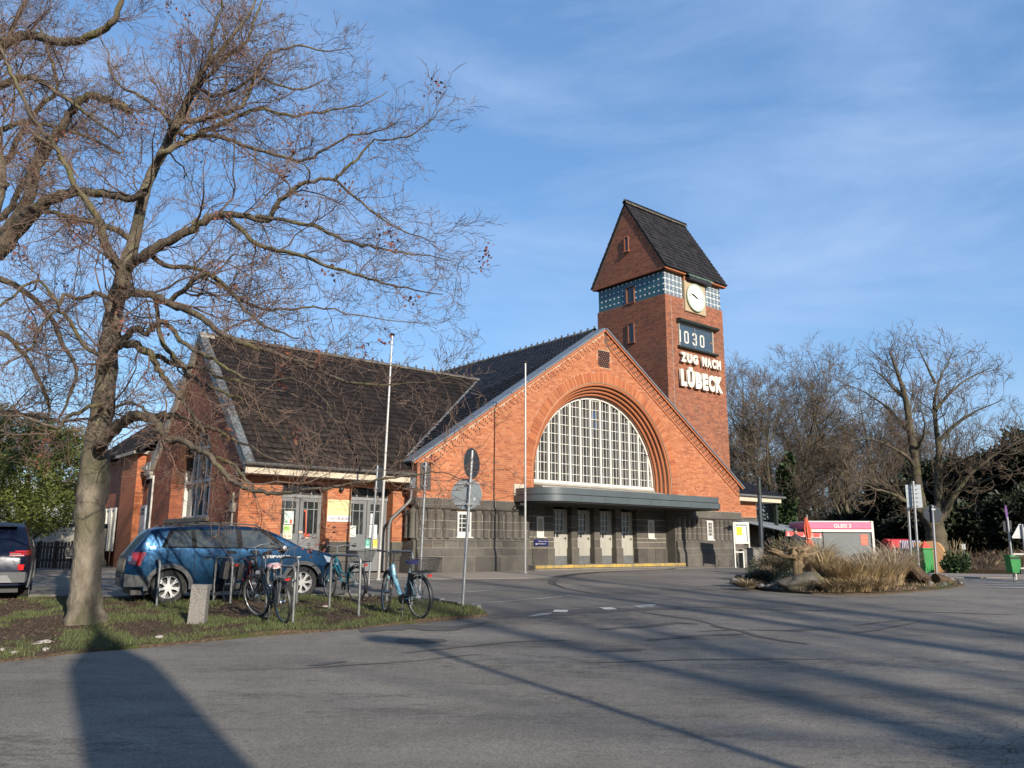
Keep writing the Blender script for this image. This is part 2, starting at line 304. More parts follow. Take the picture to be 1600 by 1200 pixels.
# ================= ground, road, verge, island =================
from mathutils import noise as mnoise
def asphalt(name, c1, c2, patches=True):
    c1 = tuple(x*.8 for x in c1); c2 = tuple(x*.8 for x in c2); m, t, b = newmat(name); b.inputs['Roughness'].default_value = .88; b.inputs['Specular IOR Level'].default_value = .25
    geo = N(t, 'ShaderNodeNewGeometry').outputs['Position']
    def noise(sc, det, rough=.6, st=None, off=None):
        v = geo
        if st or off:
            mp = N(t, 'ShaderNodeMapping'); 
            if st: mp.inputs['Scale'].default_value = st
            if off: mp.inputs['Location'].default_value = off
            t.links.new(geo, mp.inputs[0]); v = mp.outputs[0]
        n = N(t, 'ShaderNodeTexNoise'); n.inputs['Scale'].default_value = sc; n.inputs['Detail'].default_value = det; n.inputs['Roughness'].default_value = rough; t.links.new(v, n.inputs['Vector']); return n.outputs['Fac']
    def ramp(x, a, b_, lo, hi):
        r = N(t, 'ShaderNodeMapRange'); r.inputs['From Min'].default_value = a; r.inputs['From Max'].default_value = b_; r.inputs['To Min'].default_value = lo; r.inputs['To Max'].default_value = hi; t.links.new(x, r.inputs['Value']); return r.outputs[0]
    def mul(a, b_):
        q = N(t, 'ShaderNodeMath', operation='MULTIPLY'); t.links.new(a, q.inputs[0]); t.links.new(b_, q.inputs[1]); return q.outputs[0]
    mx = N(t, 'ShaderNodeMix', data_type='RGBA'); mx.inputs['A'].default_value = (*c1, 1); mx.inputs['B'].default_value = (*c2, 1)
    t.links.new(ramp(noise(.28, 8, .66, (.5, 1.2, 1)), .38, .62, 0, 1), mx.inputs['Factor'])
    v = mul(ramp(noise(45, 6, .9), .38, .62, .52, 1.48), ramp(noise(11, 5, .8), .3, .7, .86, 1.14))
    v = mul(v, ramp(noise(2.4, 6, .7), .3, .7, .88, 1.1))
    if patches:
        v = mul(v, ramp(noise(.9, 9, .8, (.35, 1.5, 1), (4.3, 7.7, 0)), .555, .61, 1, .70))      # worn patches, drawn out across the road
        v = mul(v, ramp(noise(2.6, 9, .85, (.45, 1.6, 1), (9.1, 2.7, 0)), .60, .625, 1, .58))
        st_ = N(t, 'ShaderNodeMath', operation='MULTIPLY'); t.links.new(ramp(noise(7, 8, .85, (.6, 1.4, 1), (3.3, 8.1, 0)), .50, .54, 0, 1), st_.inputs[0]); t.links.new(ramp(noise(.55, 5, .6, (.4, 1.3, 1), (11.7, 4.2, 0)), .53, .62, 0, 1), st_.inputs[1])
        v = mul(v, ramp(st_.outputs[0], 0, 1, 1, .62))      # oily speckled stains
        v = mul(v, ramp(noise(.22, 3, .5, (.25, 1.6, 1), (2.2, 9.4, 0)), .4, .6, .93, 1.08))   # polished lanes
        vo = N(t, 'ShaderNodeTexVoronoi', feature='DISTANCE_TO_EDGE'); vo.inputs['Scale'].default_value = 5.5; t.links.new(geo, vo.inputs['Vector'])
        ck = ramp(vo.outputs['Distance'], .0, .035, .3, 1)
        # crazed surfacing in the near right corner and one strip
        sp = N(t, 'ShaderNodeSeparateXYZ'); t.links.new(geo, sp.inputs[0])
        dd = N(t, 'ShaderNodeVectorMath', operation='DISTANCE'); dd.inputs[1].default_value = (4.3, 6.3, .05); t.links.new(geo, dd.inputs[0])
        wv = N(t, 'ShaderNodeMath', operation='MULTIPLY_ADD'); wv.inputs[1].default_value = 1.2; t.links.new(noise(2.2, 4), wv.inputs[0]); t.links.new(dd.outputs['Value'], wv.inputs[2])
        msk = ramp(wv.outputs[0], 1.2, 2.2, 1, 0)
        cm = N(t, 'ShaderNodeMix', data_type='FLOAT'); cm.inputs['A'].default_value = 1.; t.links.new(msk, cm.inputs['Factor']); t.links.new(ck, cm.inputs['B'])
        v = mul(v, cm.outputs['Result'])
    hv = N(t, 'ShaderNodeHueSaturation'); t.links.new(mx.outputs['Result'], hv.inputs['Color']); t.links.new(v, hv.inputs['Value']); t.links.new(hv.outputs[0], b.inputs['Base Color'])
    bp = N(t, 'ShaderNodeBump'); bp.inputs['Strength'].default_value = .55; bp.inputs['Distance'].default_value = .006; t.links.new(noise(110, 3, .8), bp.inputs['Height']); t.links.new(bp.outputs[0], b.inputs['Normal'])
    return m
M['asphalt'] = asphalt('worn asphalt', (.215,.193,.163), (.140,.127,.109))
M['asphalt_p'] = asphalt('parking asphalt', (.19,.172,.145), (.15,.137,.117), False)
M['tar'] = pm('dark tar patch', (.095,.088,.08), (.06,.057,.053), 3, .9, bump=.4, bscale=90)
M['pave'] = pm('beige paving', (.29,.25,.20), (.20,.175,.14), 1.4, .9, bump=.5, bscale=60, detail=9)
M['paint'] = pm('worn road paint', (.42,.41,.38), (.20,.195,.185), 7, .8, detail=9, contrast=.12)
def soilmat(name, soil, soil2, grass, gmin, gmax, sc=1.3):
    soil, soil2, grass = [tuple(x*.8 for x in c) for c in (soil, soil2, grass)]; m, t, b = newmat(name); b.inputs['Roughness'].default_value = .95; b.inputs['Specular IOR Level'].default_value = .1
    geo = N(t, 'ShaderNodeNewGeometry').outputs['Position']
    n = N(t, 'ShaderNodeTexNoise'); n.inputs['Scale'].default_value = sc; n.inputs['Detail'].default_value = 8; n.inputs['Roughness'].default_value = .7; t.links.new(geo, n.inputs['Vector'])
    n2 = N(t, 'ShaderNodeTexNoise'); n2.inputs['Scale'].default_value = 24; n2.inputs['Detail'].default_value = 6; t.links.new(geo, n2.inputs['Vector'])
    a = N(t, 'ShaderNodeMix', data_type='RGBA'); a.inputs['A'].default_value = (*soil, 1); a.inputs['B'].default_value = (*soil2, 1)
    r2 = N(t, 'ShaderNodeMapRange'); r2.inputs['From Min'].default_value = .38; r2.inputs['From Max'].default_value = .62; t.links.new(n2.outputs['Fac'], r2.inputs['Value']); t.links.new(r2.outputs[0], a.inputs['Factor'])
    c = N(t, 'ShaderNodeMix', data_type='RGBA'); c.inputs['B'].default_value = (*grass, 1); t.links.new(a.outputs['Result'], c.inputs['A'])
    r = N(t, 'ShaderNodeMapRange'); r.inputs['From Min'].default_value = gmin; r.inputs['From Max'].default_value = gmax; t.links.new(n.outputs['Fac'], r.inputs['Value']); t.links.new(r.outputs[0], c.inputs['Factor'])
    t.links.new(c.outputs['Result'], b.inputs['Base Color'])
    bp = N(t, 'ShaderNodeBump'); bp.inputs['Distance'].default_value = .05; t.links.new(n2.outputs['Fac'], bp.inputs['Height']); t.links.new(bp.outputs[0], b.inputs['Normal'])
    return m
M['soil'] = soilmat('leafy soil', (.075,.052,.036), (.125,.09,.06), (.06,.07,.025), .52, .62)
M['land'] = soilmat('ground with leaf litter', (.13,.09,.055), (.075,.055,.035), (.05,.06,.02), .55, .65, .3)

def sheet(name, poly, dz, mat, skirt=0, kind='structure', step=1.0, hfun=None, xs=None):
    bm = bmesh.new(); vs = [bm.verts.new((x, y, 0)) for x, y in poly]; bm.faces.new(vs)
    X = [p[0] for p in poly]; Y = [p[1] for p in poly]
    ys = sorted(set([y for y in GY if min(Y) < y < max(Y)] + list(np.arange(math.ceil(min(Y)), max(Y), step))))
    for y in ys: bmesh.ops.bisect_plane(bm, geom=bm.verts[:]+bm.edges[:]+bm.faces[:], plane_co=(0, y, 0), plane_no=(0, 1, 0))
    if max(X) > 8 and max(Y) > 24 or xs:
        for x in np.arange(math.ceil(min(X)), max(X), xs or 2.0): bmesh.ops.bisect_plane(bm, geom=bm.verts[:]+bm.edges[:]+bm.faces[:], plane_co=(x, 0, 0), plane_no=(1, 0, 0))
    bd = [e for e in bm.edges if e.is_boundary]
    for v in bm.verts: v.co.z = g(v.co.x, v.co.y) + dz + (hfun(v.co.x, v.co.y) if hfun else 0)
    if skirt:
        r = bmesh.ops.extrude_edge_only(bm, edges=bd)
        for e in r['geom']:
            if isinstance(e, bmesh.types.BMVert): e.co.z -= skirt
    for f in bm.faces:
        f.normal_update()
        if abs(f.normal.z) > .5 and f.normal.z < 0: f.normal_flip()
    bmesh.ops.triangulate(bm, faces=[f for f in bm.faces if len(f.verts) > 4])
    me = bpy.data.meshes.new(name); bm.to_mesh(me); bm.free(); me.materials.append(mat)
    o = link(name, me); o['kind'] = kind; return o
# wide terrain
gx = np.concatenate([np.linspace(-500, -60, 12), np.arange(-56, 64, 4.), np.linspace(70, 500, 12)]); gy = np.array([-300, -100, -30, -10, 0, 4, 10, 13.1, 16.2, 20, 23, 26, 29, 32, 36, 40, 45, 50, 60, 80, 120, 200, 400, 890.])
V = np.array([(x, y, g(x, y) - .05) for y in gy for x in gx]); nx = len(gx)
F = np.array([(j*nx+i, j*nx+i+1, (j+1)*nx+i+1, (j+1)*nx+i) for j in range(len(gy)-1) for i in range(nx-1)])
tag(np_obj('ground', V, F, M['land']), kind='structure')
road = sheet('road', [(-45, -14), (45, -14), (45, 25.5), (30, 26.5), (15.5, 27), (13, 34), (9, 36.5), (-4, 28), (-14, 34), (-24, 46), (-45, 46)], 0, M['asphalt'])
# paved forecourt along the building
fc = [gpix(*p) for p in ((556,906.5),(640,905.5),(760,904.5),(835,903.5),(856,901),(872,898),(905,894.5),(960,891.5),(1040,889),(1100,888.5),(1155,889))]
poly = [(-13.5, 24.2)] + [(p.x, min(p.y, 39)) for p in fc[:8]]
poly += [(LB(13.2,-1.9).x, LB(13.2,-1.9).y), (LB(18.6,-1.6).x, LB(18.6,-1.6).y), (LB(18.6,.3).x, LB(18.6,.3).y), (LB(-.2,.3).x, LB(-.2,.3).y), (LB(-.2,1.2).x, LB(-.2,1.2).y), (LB(-6,1.2).x, LB(-6,1.2).y), (LB(-6,6).x, LB(-6,6).y), (-13.5, 30)]
pave = sheet('forecourt_paving', poly, .012, M['pave'], skirt=.02)
GP = lambda px, py: (gpix(px, py).x, gpix(px, py).y)
sheet('car_park_surface', [(-26, GP(0,934)[1]), GP(300,934), GP(560,931), GP(700,942), GP(760,957), GP(900,950), GP(1010,944), GP(930,929), GP(885,921), GP(862,914), GP(856,907), GP(700,907.5), GP(556,909), (-13.6, 24.0), (-26, 25.5)], .004, M['asphalt_p'])
# verge the bikes stand on
def G2(px, py): p = gpix(px, py); return (p.x, p.y)
near = [G2(*p) for p in ((-220,1052),(-90,1043),(0,1035),(55,1029),(110,1022),(165,1017),(230,1012),(320,1003),(400,995),(470,990),(560,983),(620,977),(690,970),(735,966),(762,963))]
far = [G2(*p) for p in ((745,955),(715,950),(688,944),(640,938),(585,935),(520,934),(460,935.5),(380,936.5),(300,937.5),(210,937),(100,936),(-60,936),(-250,936))]
vpoly = near + far
def vh(x, y): return .045 + .03*math.sin(x*2.1+y)*math.sin(y*1.7-x*.6)
verge = sheet('grass_verge', vpoly, 0, M['soil'], skirt=.16, step=.35, xs=.5, hfun=vh)
def inpoly(x, y, P):
    c = False; j = len(P)-1
    for i in range(len(P)):
        if (P[i][1] > y) != (P[j][1] > y) and x < (P[j][0]-P[i][0])*(y-P[i][1])/(P[j][1]-P[i][1])+P[i][0]: c = not c
        j = i
    return c
def ribbon(name, pts, w, dz, mat, jit=0., kind='structure'):
    """thin sheet along a ground line; hand-laid tar wanders and runs out to a point"""
    pts = [Vector((p[0], p[1], 0)) for p in pts]; dense = []
    st = .12 if jit else .4
    for a, b in zip(pts, pts[1:]):
        n = max(1, int((b-a).length/st)); dense += [a.lerp(b, i/n) for i in range(n)]
    dense.append(pts[-1]); vs = []; fs = []; nn = len(dense)-1; so = random.uniform(0, 99)
    for i, p in enumerate(dense):
        t = (dense[min(i+1,nn)]-dense[max(i-1,0)]).normalized(); q = Vector((-t.y, t.x, 0))
        if hasattr(w, '__len__'): f = i/nn*(len(w)-1); k = min(int(f), len(w)-2); ww = w[k]*(1-f+k)+w[k+1]*(f-k)
        else: ww = w*(min(1, .05+min(i, nn-i)/max(1, nn*.18))**.6 if jit else 1)
        c = p+q*(mnoise.noise(Vector((i*st*1.1, so, 0)))*jit*3.5 if jit else 0)
        e1 = ww/2*(1+(.7*mnoise.noise(Vector((i*st*4, so, 5))) if jit else 0)); e2 = ww/2*(1+(.7*mnoise.noise(Vector((i*st*4, so, 9))) if jit else 0))
        for z in (c+q*e1, c-q*e2): vs.append((z.x, z.y, g(z.x, z.y)+dz))
        if i: k = 2*i; fs.append((k-2, k-1, k+1, k))
    me = bpy.data.meshes.new(name); me.from_pydata(vs, [], fs); me.materials.append(mat); me.update()
    bm = bmesh.new(); bm.from_mesh(me)
    for f in bm.faces:
        if f.normal.z < 0: f.normal_flip()
    bm.to_mesh(me); bm.free(); o = link(name, me); o['kind'] = kind; return o
# kerb stones on the car-park side of the verge, and pale edging in front of the left car
kb = MB()
fr = far[::-1]
kst = []
for (x0,y0),(x1,y1) in zip(fr, fr[1:]):
    a = Vector((x0,y0+.03,0)); b = Vector((x1,y1+.03,0)); n = max(1, int((b-a).length/.9))
    for i in range(n):
        p = a.lerp(b, i/n+.004); q = a.lerp(b, (i+1)/n-.004); kst.append((p,q))
kroot = None
for p, q in kst:
    d = (q-p); L = d.length; rz = math.atan2(d.y, d.x)
    me = MB().bbox(0, L, 0, .1, -.1, .085, .012).mesh('kerb_stone', M['conc'])
    o = link('kerb_stone', me, road, (p.x, p.y, g(p.x, p.y)), (0, 0, rz))
# the curved drain seam across the forecourt drive, the seam in front and the small pale blocks
seam = [G2(*p) for p in ((1075,887),(1040,890),(990,892),(935,894),(895,897.5),(868,902),(857,907),(862,913),(885,920),(925,928),(975,937),(1022,944))]
ribbon('drain_seam', seam, [.12,.12,.16,.14,.1,.07,.05,.03], .016, M['tar'], .03)
ribbon('drain_seam', [(x+.12,y-.22) for x,y in seam[3:8]], .10, .017, M['tar'], .02)
s2 = [G2(*p) for p in ((758,964),(800,960),(860,957),(930,954),(1000,951),(1060,949.5),(1130,950),(1220,953),(1340,955))]
ribbon('road_seam', s2[:6], [.55,.7,.75,.6,.5,.3,.2], .006, M['tar'], .07)
ribbon('road_seam', s2[5:], .05, .006, M['tar'], .02)
for pts, w in (([(620,1003),(660,1000),(700,1001)],[.2,.5,.45,.1]), ([(628,1022),(680,1016),(800,1004),(890,1000)],.07), ([(560,983),(640,980),(700,984),(770,972)],[.9,.5,.3,.1]), ([(930,984),(1010,979),(1060,974),(1090,976)],.18),
               ([(1010,1001),(1060,997),(1110,993),(1160,990)],.16), ([(1110,978),(1150,985),(1180,993),(1230,1003),(1265,1008)],.12), ([(1225,986),(1280,983)],.2), ([(1330,990),(1380,983),(1440,972)],.05), ([(1390,955),(1500,958),(1600,962)],.05),
               ([(990,955),(1080,968),(1140,982)],.04), ([(1085,988),(1180,984),(1260,986)],.05), ([(930,1017),(1010,1015)],.22), ([(1330,978),(1420,968)],.05), ([(900,1035),(1100,1032),(1320,1030)],.035), ([(440,1048),(620,1035),(760,1022)],.03), ([(480,1040),(545,1034)],.12)):
    ribbon('asphalt_patch', [G2(*p) for p in pts], w, .007, M['tar'], .035)
for a, b, w in (((700,927.5),(808,920),.1), ((700,948),(908,930),.1), ((826,964),(862,958),.13), ((1000,950),(1020,944.5),.3)):
    ribbon('parking_line', [G2(*a), G2(*b)], w, .010, M['paint'], .01)
for a, b in (((865,955.5),(887,956)), ((941,952),(960,951.5))):
    ribbon('marker_block', [G2(*a), G2(*b)], .32, .015, M['white'])
for k, (px, py) in enumerate(((1500,907),(1512,910.5),(1530,914.5),(1548,919))):
    ribbon('crossing_stripe', [G2(px, py), (G2(px, py)[0]+6.5, G2(px, py)[1]+.35)], .30, .010, M['paint'], .01)
for k in range(3): ribbon('parking_line', [(-15, 18.6+1.9*k), (-8.2, 18.9+1.9*k)], .1, .010, M['paint'], .01)
# far pavement on the right
sheet('pavement', [G2(1440,903), G2(1500,903.5), (45, 23.6), (45, 28.5), (20, 29.5), (14.5, 30.8), (12.8, 31.5)], .03, M['pave'], skirt=.1)
# traffic island
KI = .925
ip = [G2(*p) for p in ((1145,911),(1152,916),(1178,921),(1225,926),(1270,929),(1320,930),(1380,928.5),(1440,924),(1480,920),(1506,915.5),(1500,911),(1460,904),(1400,900),(1320,898),(1240,899),(1180,902),(1152,906))]
def ih(x, y):
    d = min(math.hypot(x-a, y-b) for a, b in ip); return .05+.22*sstep(.1, 2.2, d)*(.8+.3*math.sin(x*1.9)*math.sin(y*1.3))
island = sheet('traffic_island', ip, 0, M['soil'], skirt=.3, step=.4, xs=.4, hfun=ih)
ribbon('island_kerb', ip+[ip[0]], .06, .055, M['tar'], .0)
# planted mound at the far right
mp_ = [(17.6,32.2),(19,30.8),(22,29.8),(30,29),(40,29),(40,36),(22,38),(18.5,35)]
def mh(x, y): return .15+.75*sstep(0, 2.2, min(math.hypot(x-a, y-b) for a, b in mp_[:5]+mp_[-2:]))*(.75+.25*math.sin(x*1.3+y))
sheet('planting_bed', mp_, 0, M['land'], skirt=.3, step=.7, xs=.7, hfun=mh)

# ---- grass blades, leaf litter, pebbles (nobody could count them) ----
def blades(name, pts, h, w, mat, lean=.35, jit=.5, label=None):
    P = np.array(pts, float); n = len(P); a = RNG.uniform(0, 2*np.pi, n); hh = h*RNG.uniform(1-jit, 1+jit, n); ww = w*RNG.uniform(.6, 1.2, n)
    dx = np.c_[np.cos(a), np.sin(a), np.zeros(n)]; ln = np.c_[RNG.normal(0, lean, n), RNG.normal(0, lean, n), np.ones(n)]; ln /= np.linalg.norm(ln, axis=1)[:, None]
    A = P - dx*ww[:, None]/2; B = P + dx*ww[:, None]/2; m_ = P + ln*hh[:, None]*.55; C_ = m_+dx*ww[:, None]*.3; D_ = m_-dx*ww[:, None]*.3
    ln2 = ln.copy(); ln2[:, :2] *= 1.9; ln2 /= np.linalg.norm(ln2, axis=1)[:, None]; T = m_ + ln2*hh[:, None]*.5
    T2 = T + dx*ww[:, None]*.05
    V = np.stack([A, B, C_, D_, T, T2], 1).reshape(-1, 3); b = np.arange(n)[:, None]*6
    F = np.concatenate([b+np.array([[0,1,2,3]]), b+np.array([[3,2,5,4]])])
    o = np_obj(name, V, F, mat); o['kind'] = 'stuff'
    if label: o['label'] = label
    return o
M['grass'] = pm('grass blade', (.105,.125,.032), (.06,.08,.022), 3, .75, island=.4)
M['straw'] = pm('dry grass', (.46,.35,.19), (.30,.22,.12), 2.5, .8, island=.4)
M['leaf'] = pm('dead leaf', (.125,.08,.048), (.075,.048,.032), 5, .85, island=.6)
vb = (min(p[0] for p in vpoly), max(p[0] for p in vpoly), min(p[1] for p in vpoly), max(p[1] for p in vpoly))
gp_, lp_ = [], []
while len(gp_) < 36000:
    x = random.uniform(-13, vb[1]); y = random.uniform(vb[2], vb[3])
    if not inpoly(x, y, vpoly): continue
    edge = min(math.hypot(x-a, y-b) for a, b in near[2:]) if y < 16 else 9
    dn = mnoise.noise(Vector((x*.9, y*.9, 3.1)))+.6*mnoise.noise(Vector((x*2.7, y*2.7, 1)))
    want = dn+.55*(x > -2.4)+.35*sstep(1.2, .2, edge)+.04
    if want > .12+random.uniform(-.15,.15): gp_.append((x, y, g(x, y)+vh(x, y)-.005))
    elif random.random() < .4: lp_.append((x, y, g(x, y)+vh(x, y)+random.uniform(.0, .015)))
blades('grass', gp_, .055, .011, M['grass'], label='short winter grass growing in patches on the verge')
def leaflitter(name, pts, s, mat, label=None):
    P = np.array(pts, float); n = len(P); a = RNG.uniform(0, 2*np.pi, n); ss = s*RNG.uniform(.5, 1.3, n)[:, None]
    t = RNG.normal(0, .35, (n, 2)); X = np.c_[np.cos(a), np.sin(a), t[:, 0]]*ss; Y = np.c_[-np.sin(a), np.cos(a), t[:, 1]]*ss*.6
    V = np.stack([P-X, P-Y+[0,0,.004], P+X, P+Y+[0,0,.006]], 1).reshape(-1, 3); F = (np.arange(n)[:, None]*4+np.array([[0,1,2,3]])); 
    o = np_obj(name, V, F, mat); o['kind'] = 'stuff'
    if label: o['label'] = label
    return o
leaflitter('leaf_litter', lp_, .017, M['leaf'], 'brown dead leaves scattered over the soil of the verge')
def rock_mesh(name, mat, seed, sq=.7, sub=2):
    bm = bmesh.new(); bmesh.ops.create_icosphere(bm, subdivisions=sub, radius=1); r = random.Random(seed); o = Vector((r.uniform(0,99), r.uniform(0,99), 3))
    for v in bm.verts:
        d = 1+.35*mnoise.noise(v.co*1.1+o)+.14*mnoise.noise(v.co*3+o); v.co = Vector((v.co.x*d, v.co.y*d*.85, v.co.z*d*sq))
    me = bpy.data.meshes.new(name); bm.to_mesh(me); bm.free(); me.materials.append(mat); me.polygons.foreach_set('use_smooth', [True]*len(me.polygons)); return me
M['pebble'] = pm('grey pebble', (.17,.16,.145), (.08,.077,.07), 3, .85, island=.7)
# pebbles joined
pm_ = rock_mesh('pebble', M['pebble'], 1, .6, 1); pv = np.empty(len(pm_.vertices)*3, np.float32); pm_.vertices.foreach_get('co', pv); pv = pv.reshape(-1,3); pf = np.array([list(p.vertices) for p in pm_.polygons])
VV, FF = [], []; k = 0
PB = [gpix(random.gauss(1205, 28) if i < 620 else random.gauss(1462, 24), random.gauss(915, 6) if i < 620 else random.gauss(910, 4)) for i in range(900)]
for i in range(900):
    if i < 560: x = 6.15+abs(random.gauss(0, .55)); y = random.gauss(21.6, .9)+(.0); x += .35*abs(y-21.6)*(y < 21.6)*.9
    elif i < 760: x = random.uniform(11, 12.6); y = random.gauss(22.3, .6)
    else: x = random.uniform(6.6, 9.4); y = random.uniform(19.9, 21)
    x, y = PB[i].x, PB[i].y
    if not inpoly(x, y, ip): continue
    s = random.choice((.02, .03, .035, .05, .06, .08, .12)); a = random.uniform(0, 6.28); c_, s_ = math.cos(a), math.sin(a)
    Q = pv*np.array([s*random.uniform(.7,1.2), s*random.uniform(.7,1.2), s]); Q = np.c_[Q[:,0]*c_-Q[:,1]*s_, Q[:,0]*s_+Q[:,1]*c_, Q[:,2]]+[x, y, g(x,y)+ih(x,y)+s*.3]
    VV.append(Q); FF.append(pf+k*len(pv)); k += 1
o = np_obj('pebbles', np.concatenate(VV), np.concatenate(FF), M['pebble'], smooth=True); o['kind'] = 'stuff'; o['label'] = 'grey pebbles along the edge of the traffic island'
# ================= station building =================
BZ = .55   # bottom of walls, below ground level
M['doorw'] = pm('aged cream door paint', (.40,.385,.33), (.34,.325,.28), 2.2, .55); M['kick'] = pm('grey kick plate', (.16,.165,.165), (.10,.105,.105), 4, .5)
M['glass_pane'] = glass('hall pane glass', (.022,.021,.019), .04, .5)
M['soffit_shade'] = pm('soffit darkened for shade', (.02,.02,.02), (.012,.012,.012), 2, .9)  # near-black colour puts the shade under the canopy into the board
M['shade_stone'] = M['stone']
def building(name, label, cat, u0, v0, z0=.7):
    return thing(name, label, cat, LB(u0, v0, z0), YAWB, off=(-u0, -v0, -z0))
def brick_list(spans, z0, z1, seed=0, course=.077, jt=.012, skip=None, ss=(.242, .118)):
    r = random.Random(seed); out = []; n = int((z1-z0)/course+.001)
    for i in range(n):
        za = z0+i*course; zb = za+course-jt; zc = (za+zb)/2
        for a, b in spans(zc):
            x = a - (ss[1]/2+r.choice((0, .06, .12)) if i % 2 else 0); k = i
            while x < b-.02:
                L = ss[1] if (k % 3 == 2) else ss[0]; k += 1
                p, q = max(x, a), min(x+L, b)
                if q-p > .025 and not (skip and skip((p+q)/2, zc)): out.append((p, q, za, zb))
                x += L+jt
    return out
def brick_np(L, plane, off, proud=None, ry=None):
    proud = (.004 if plane == 'u-' else .008) if proud is None else proud; ry = (.001 if plane == 'u-' else .003) if ry is None else ry
    A = np.array(L); n = len(A); rr = RNG.uniform(-ry, ry, n)
    a, b, z0, z1 = A.T; f = off-proud+rr if plane[1] == '-' else off+proud+rr; bk = np.full(n, off+.03) if plane[1] == '-' else np.full(n, off-.03)
    def P(s, d, z): return np.stack([s, d, z], 1) if plane[0] == 'v' else np.stack([d, s, z], 1)
    V = np.stack([P(a,f,z0), P(b,f,z0), P(b,f,z1), P(a,f,z1), P(a,bk,z0), P(b,bk,z0), P(b,bk,z1), P(a,bk,z1)], 1).reshape(-1, 3)
    F0 = np.array([(0,1,2,3), (1,5,6,2), (4,0,3,7), (3,2,6,7), (0,4,5,1)])
    if plane in ('v+', 'u-'): F0 = F0[:, ::-1]
    F = (np.arange(n)[:, None, None]*8 + F0).reshape(-1, 4); return V, F
CL = None
def lay(name, L, plane, off, mat, parent, n_single=0, **k):
    """near bricks one by one, the rest of the wall's bricks joined"""
    camL = np.array([(Vector((0,0,1.6))-OB).dot(EX), (Vector((0,0,1.6))-OB).dot(EY), 1.6])
    if n_single:
        def d(q):
            s = (q[0]+q[1])/2; z = (q[2]+q[3])/2; p = (s, off, z) if plane[0] == 'v' else (off, s, z)
            return sum((p[i]-camL[i])**2 for i in range(3)) - (q[1]-q[0])*60
        L = sorted(L, key=d); near_, L = L[:n_single], L[n_single:]
        cache = {}
        for a, b, z0, z1 in near_:
            key = round(b-a, 2)
            if key not in cache:
                V, F = brick_np([(0, key, 0, z1-z0)], plane, 0, ry=0); me = bpy.data.meshes.new('brick'); me.from_pydata(V.tolist(), [], F.tolist()); me.materials.append(mat); cache[key] = me
            j = random.uniform(-.004, .004)
            link('brick', cache[key], parent, (a, off+j, z0) if plane[0] == 'v' else (off+j, a, z0))
    if L:
        V, F = brick_np(L, plane, off, **k); o = np_obj(name, V, F, mat, parent); o['kind'] = 'stuff'; return o

# ---- roof tiles ----
def tile_mesh(w=.21, l=.32, n=6, amp=.018):
    vs, fs = [], []
    for i in range(n+1):
        x = w*1.06*i/n; q = i/n; h = amp*(math.sin(q*2*math.pi+.5)*.8 + .5) 
        vs += [(x, 0, h+.032), (x, l, h), (x, 0, h+.006)]
    for i in range(n): a = 3*i; fs += [(a, a+3, a+4, a+1), (a+2, a+5, a+3, a)]
    return np.array(vs), np.array(fs)
TV, TF = tile_mesh()
def tile_roof(parent, P0, U, T, cols, rows, mat, cw=.21, ch=.265, keep=None, single=0, name='roof_tiles', seed=1):
    """P0 eave start (local), U unit vector along the eave, T unit vector up the slope"""
    P0, U, T = map(np.array, (P0, U, T)); Nn = np.cross(U, T); r = random.Random(seed); pos = []
    for j in range(rows):
        for i in range(cols):
            p = P0+U*(i*cw)+T*(j*ch)
            if keep is None or keep(p+U*cw/2+T*ch/2): pos.append((p, r.uniform(-.006, .006), r.uniform(-.012, .012)))
    if single:
        cl = np.array([(Vector((0,0,1.6))-OB).dot(EX), (Vector((0,0,1.6))-OB).dot(EY), 1.6])
        pos.sort(key=lambda q: np.linalg.norm(q[0]-cl)); 
    me = None; sing, rest = pos[:single], pos[single:]
    if sing:
        V = TV[:, :1]*U+TV[:, 1:2]*T+TV[:, 2:]*Nn; me = bpy.data.meshes.new('roof_tile'); me.from_pydata(V.tolist(), [], TF.tolist()); me.materials.append(mat)
        me.polygons.foreach_set('use_smooth', [i % 2 == 0 for i in range(len(me.polygons))])
        for p, a, b in sing: link('roof_tile', me, parent, p+Nn*a)
    if rest:
        P = np.array([q[0]+Nn*q[1] for q in rest]); tw = np.array([q[2] for q in rest])
        X = TV[None, :, :1]*U + TV[None, :, 1:2]*(T[None, None, :]+tw[:, None, None]*U) + TV[None, :, 2:]*Nn
        V = (P[:, None, :]+X).reshape(-1, 3); F = (np.arange(len(P))[:, None, None]*len(TV)+TF).reshape(-1, 4)
        o = np_obj(name, V, F, mat, parent); o['kind'] = 'stuff'; return o
def ridge(parent, A, B, n, mat, knob=True):
    A, B = Vector(A), Vector(B); d = (B-A).normalized(); L = (B-A).length/n; rz = math.atan2(d.y, d.x); mb = MB(); vs = []
    k = 8
    for x, r in ((0, .13), (.06, .135), (.07, .115), (L+.04, .105)):
        for j in range(k+1): a = math.pi*(-.12+1.24*j/k); vs.append((x, r*math.cos(a), r*math.sin(a)*.8-.02))
    fs = [(i*(k+1)+j, i*(k+1)+j+1, (i+1)*(k+1)+j+1, (i+1)*(k+1)+j) for i in range(3) for j in range(k)]
    mb.add(vs, fs)
    if knob: mb.lathe([(.02,.09),(.035,.12),(.05,.15),(.03,.18),(.0,.19)], (.035, 0, 0), 'z', 6)
    me = mb.mesh('ridge_tile', mat, 40)
    for i in range(n): o = link('ridge_tile', me, parent, A+d*(L*i)+Vector((0,0,random.uniform(-.008,.008))), (0, 0, rz+random.uniform(-.02,.02)))

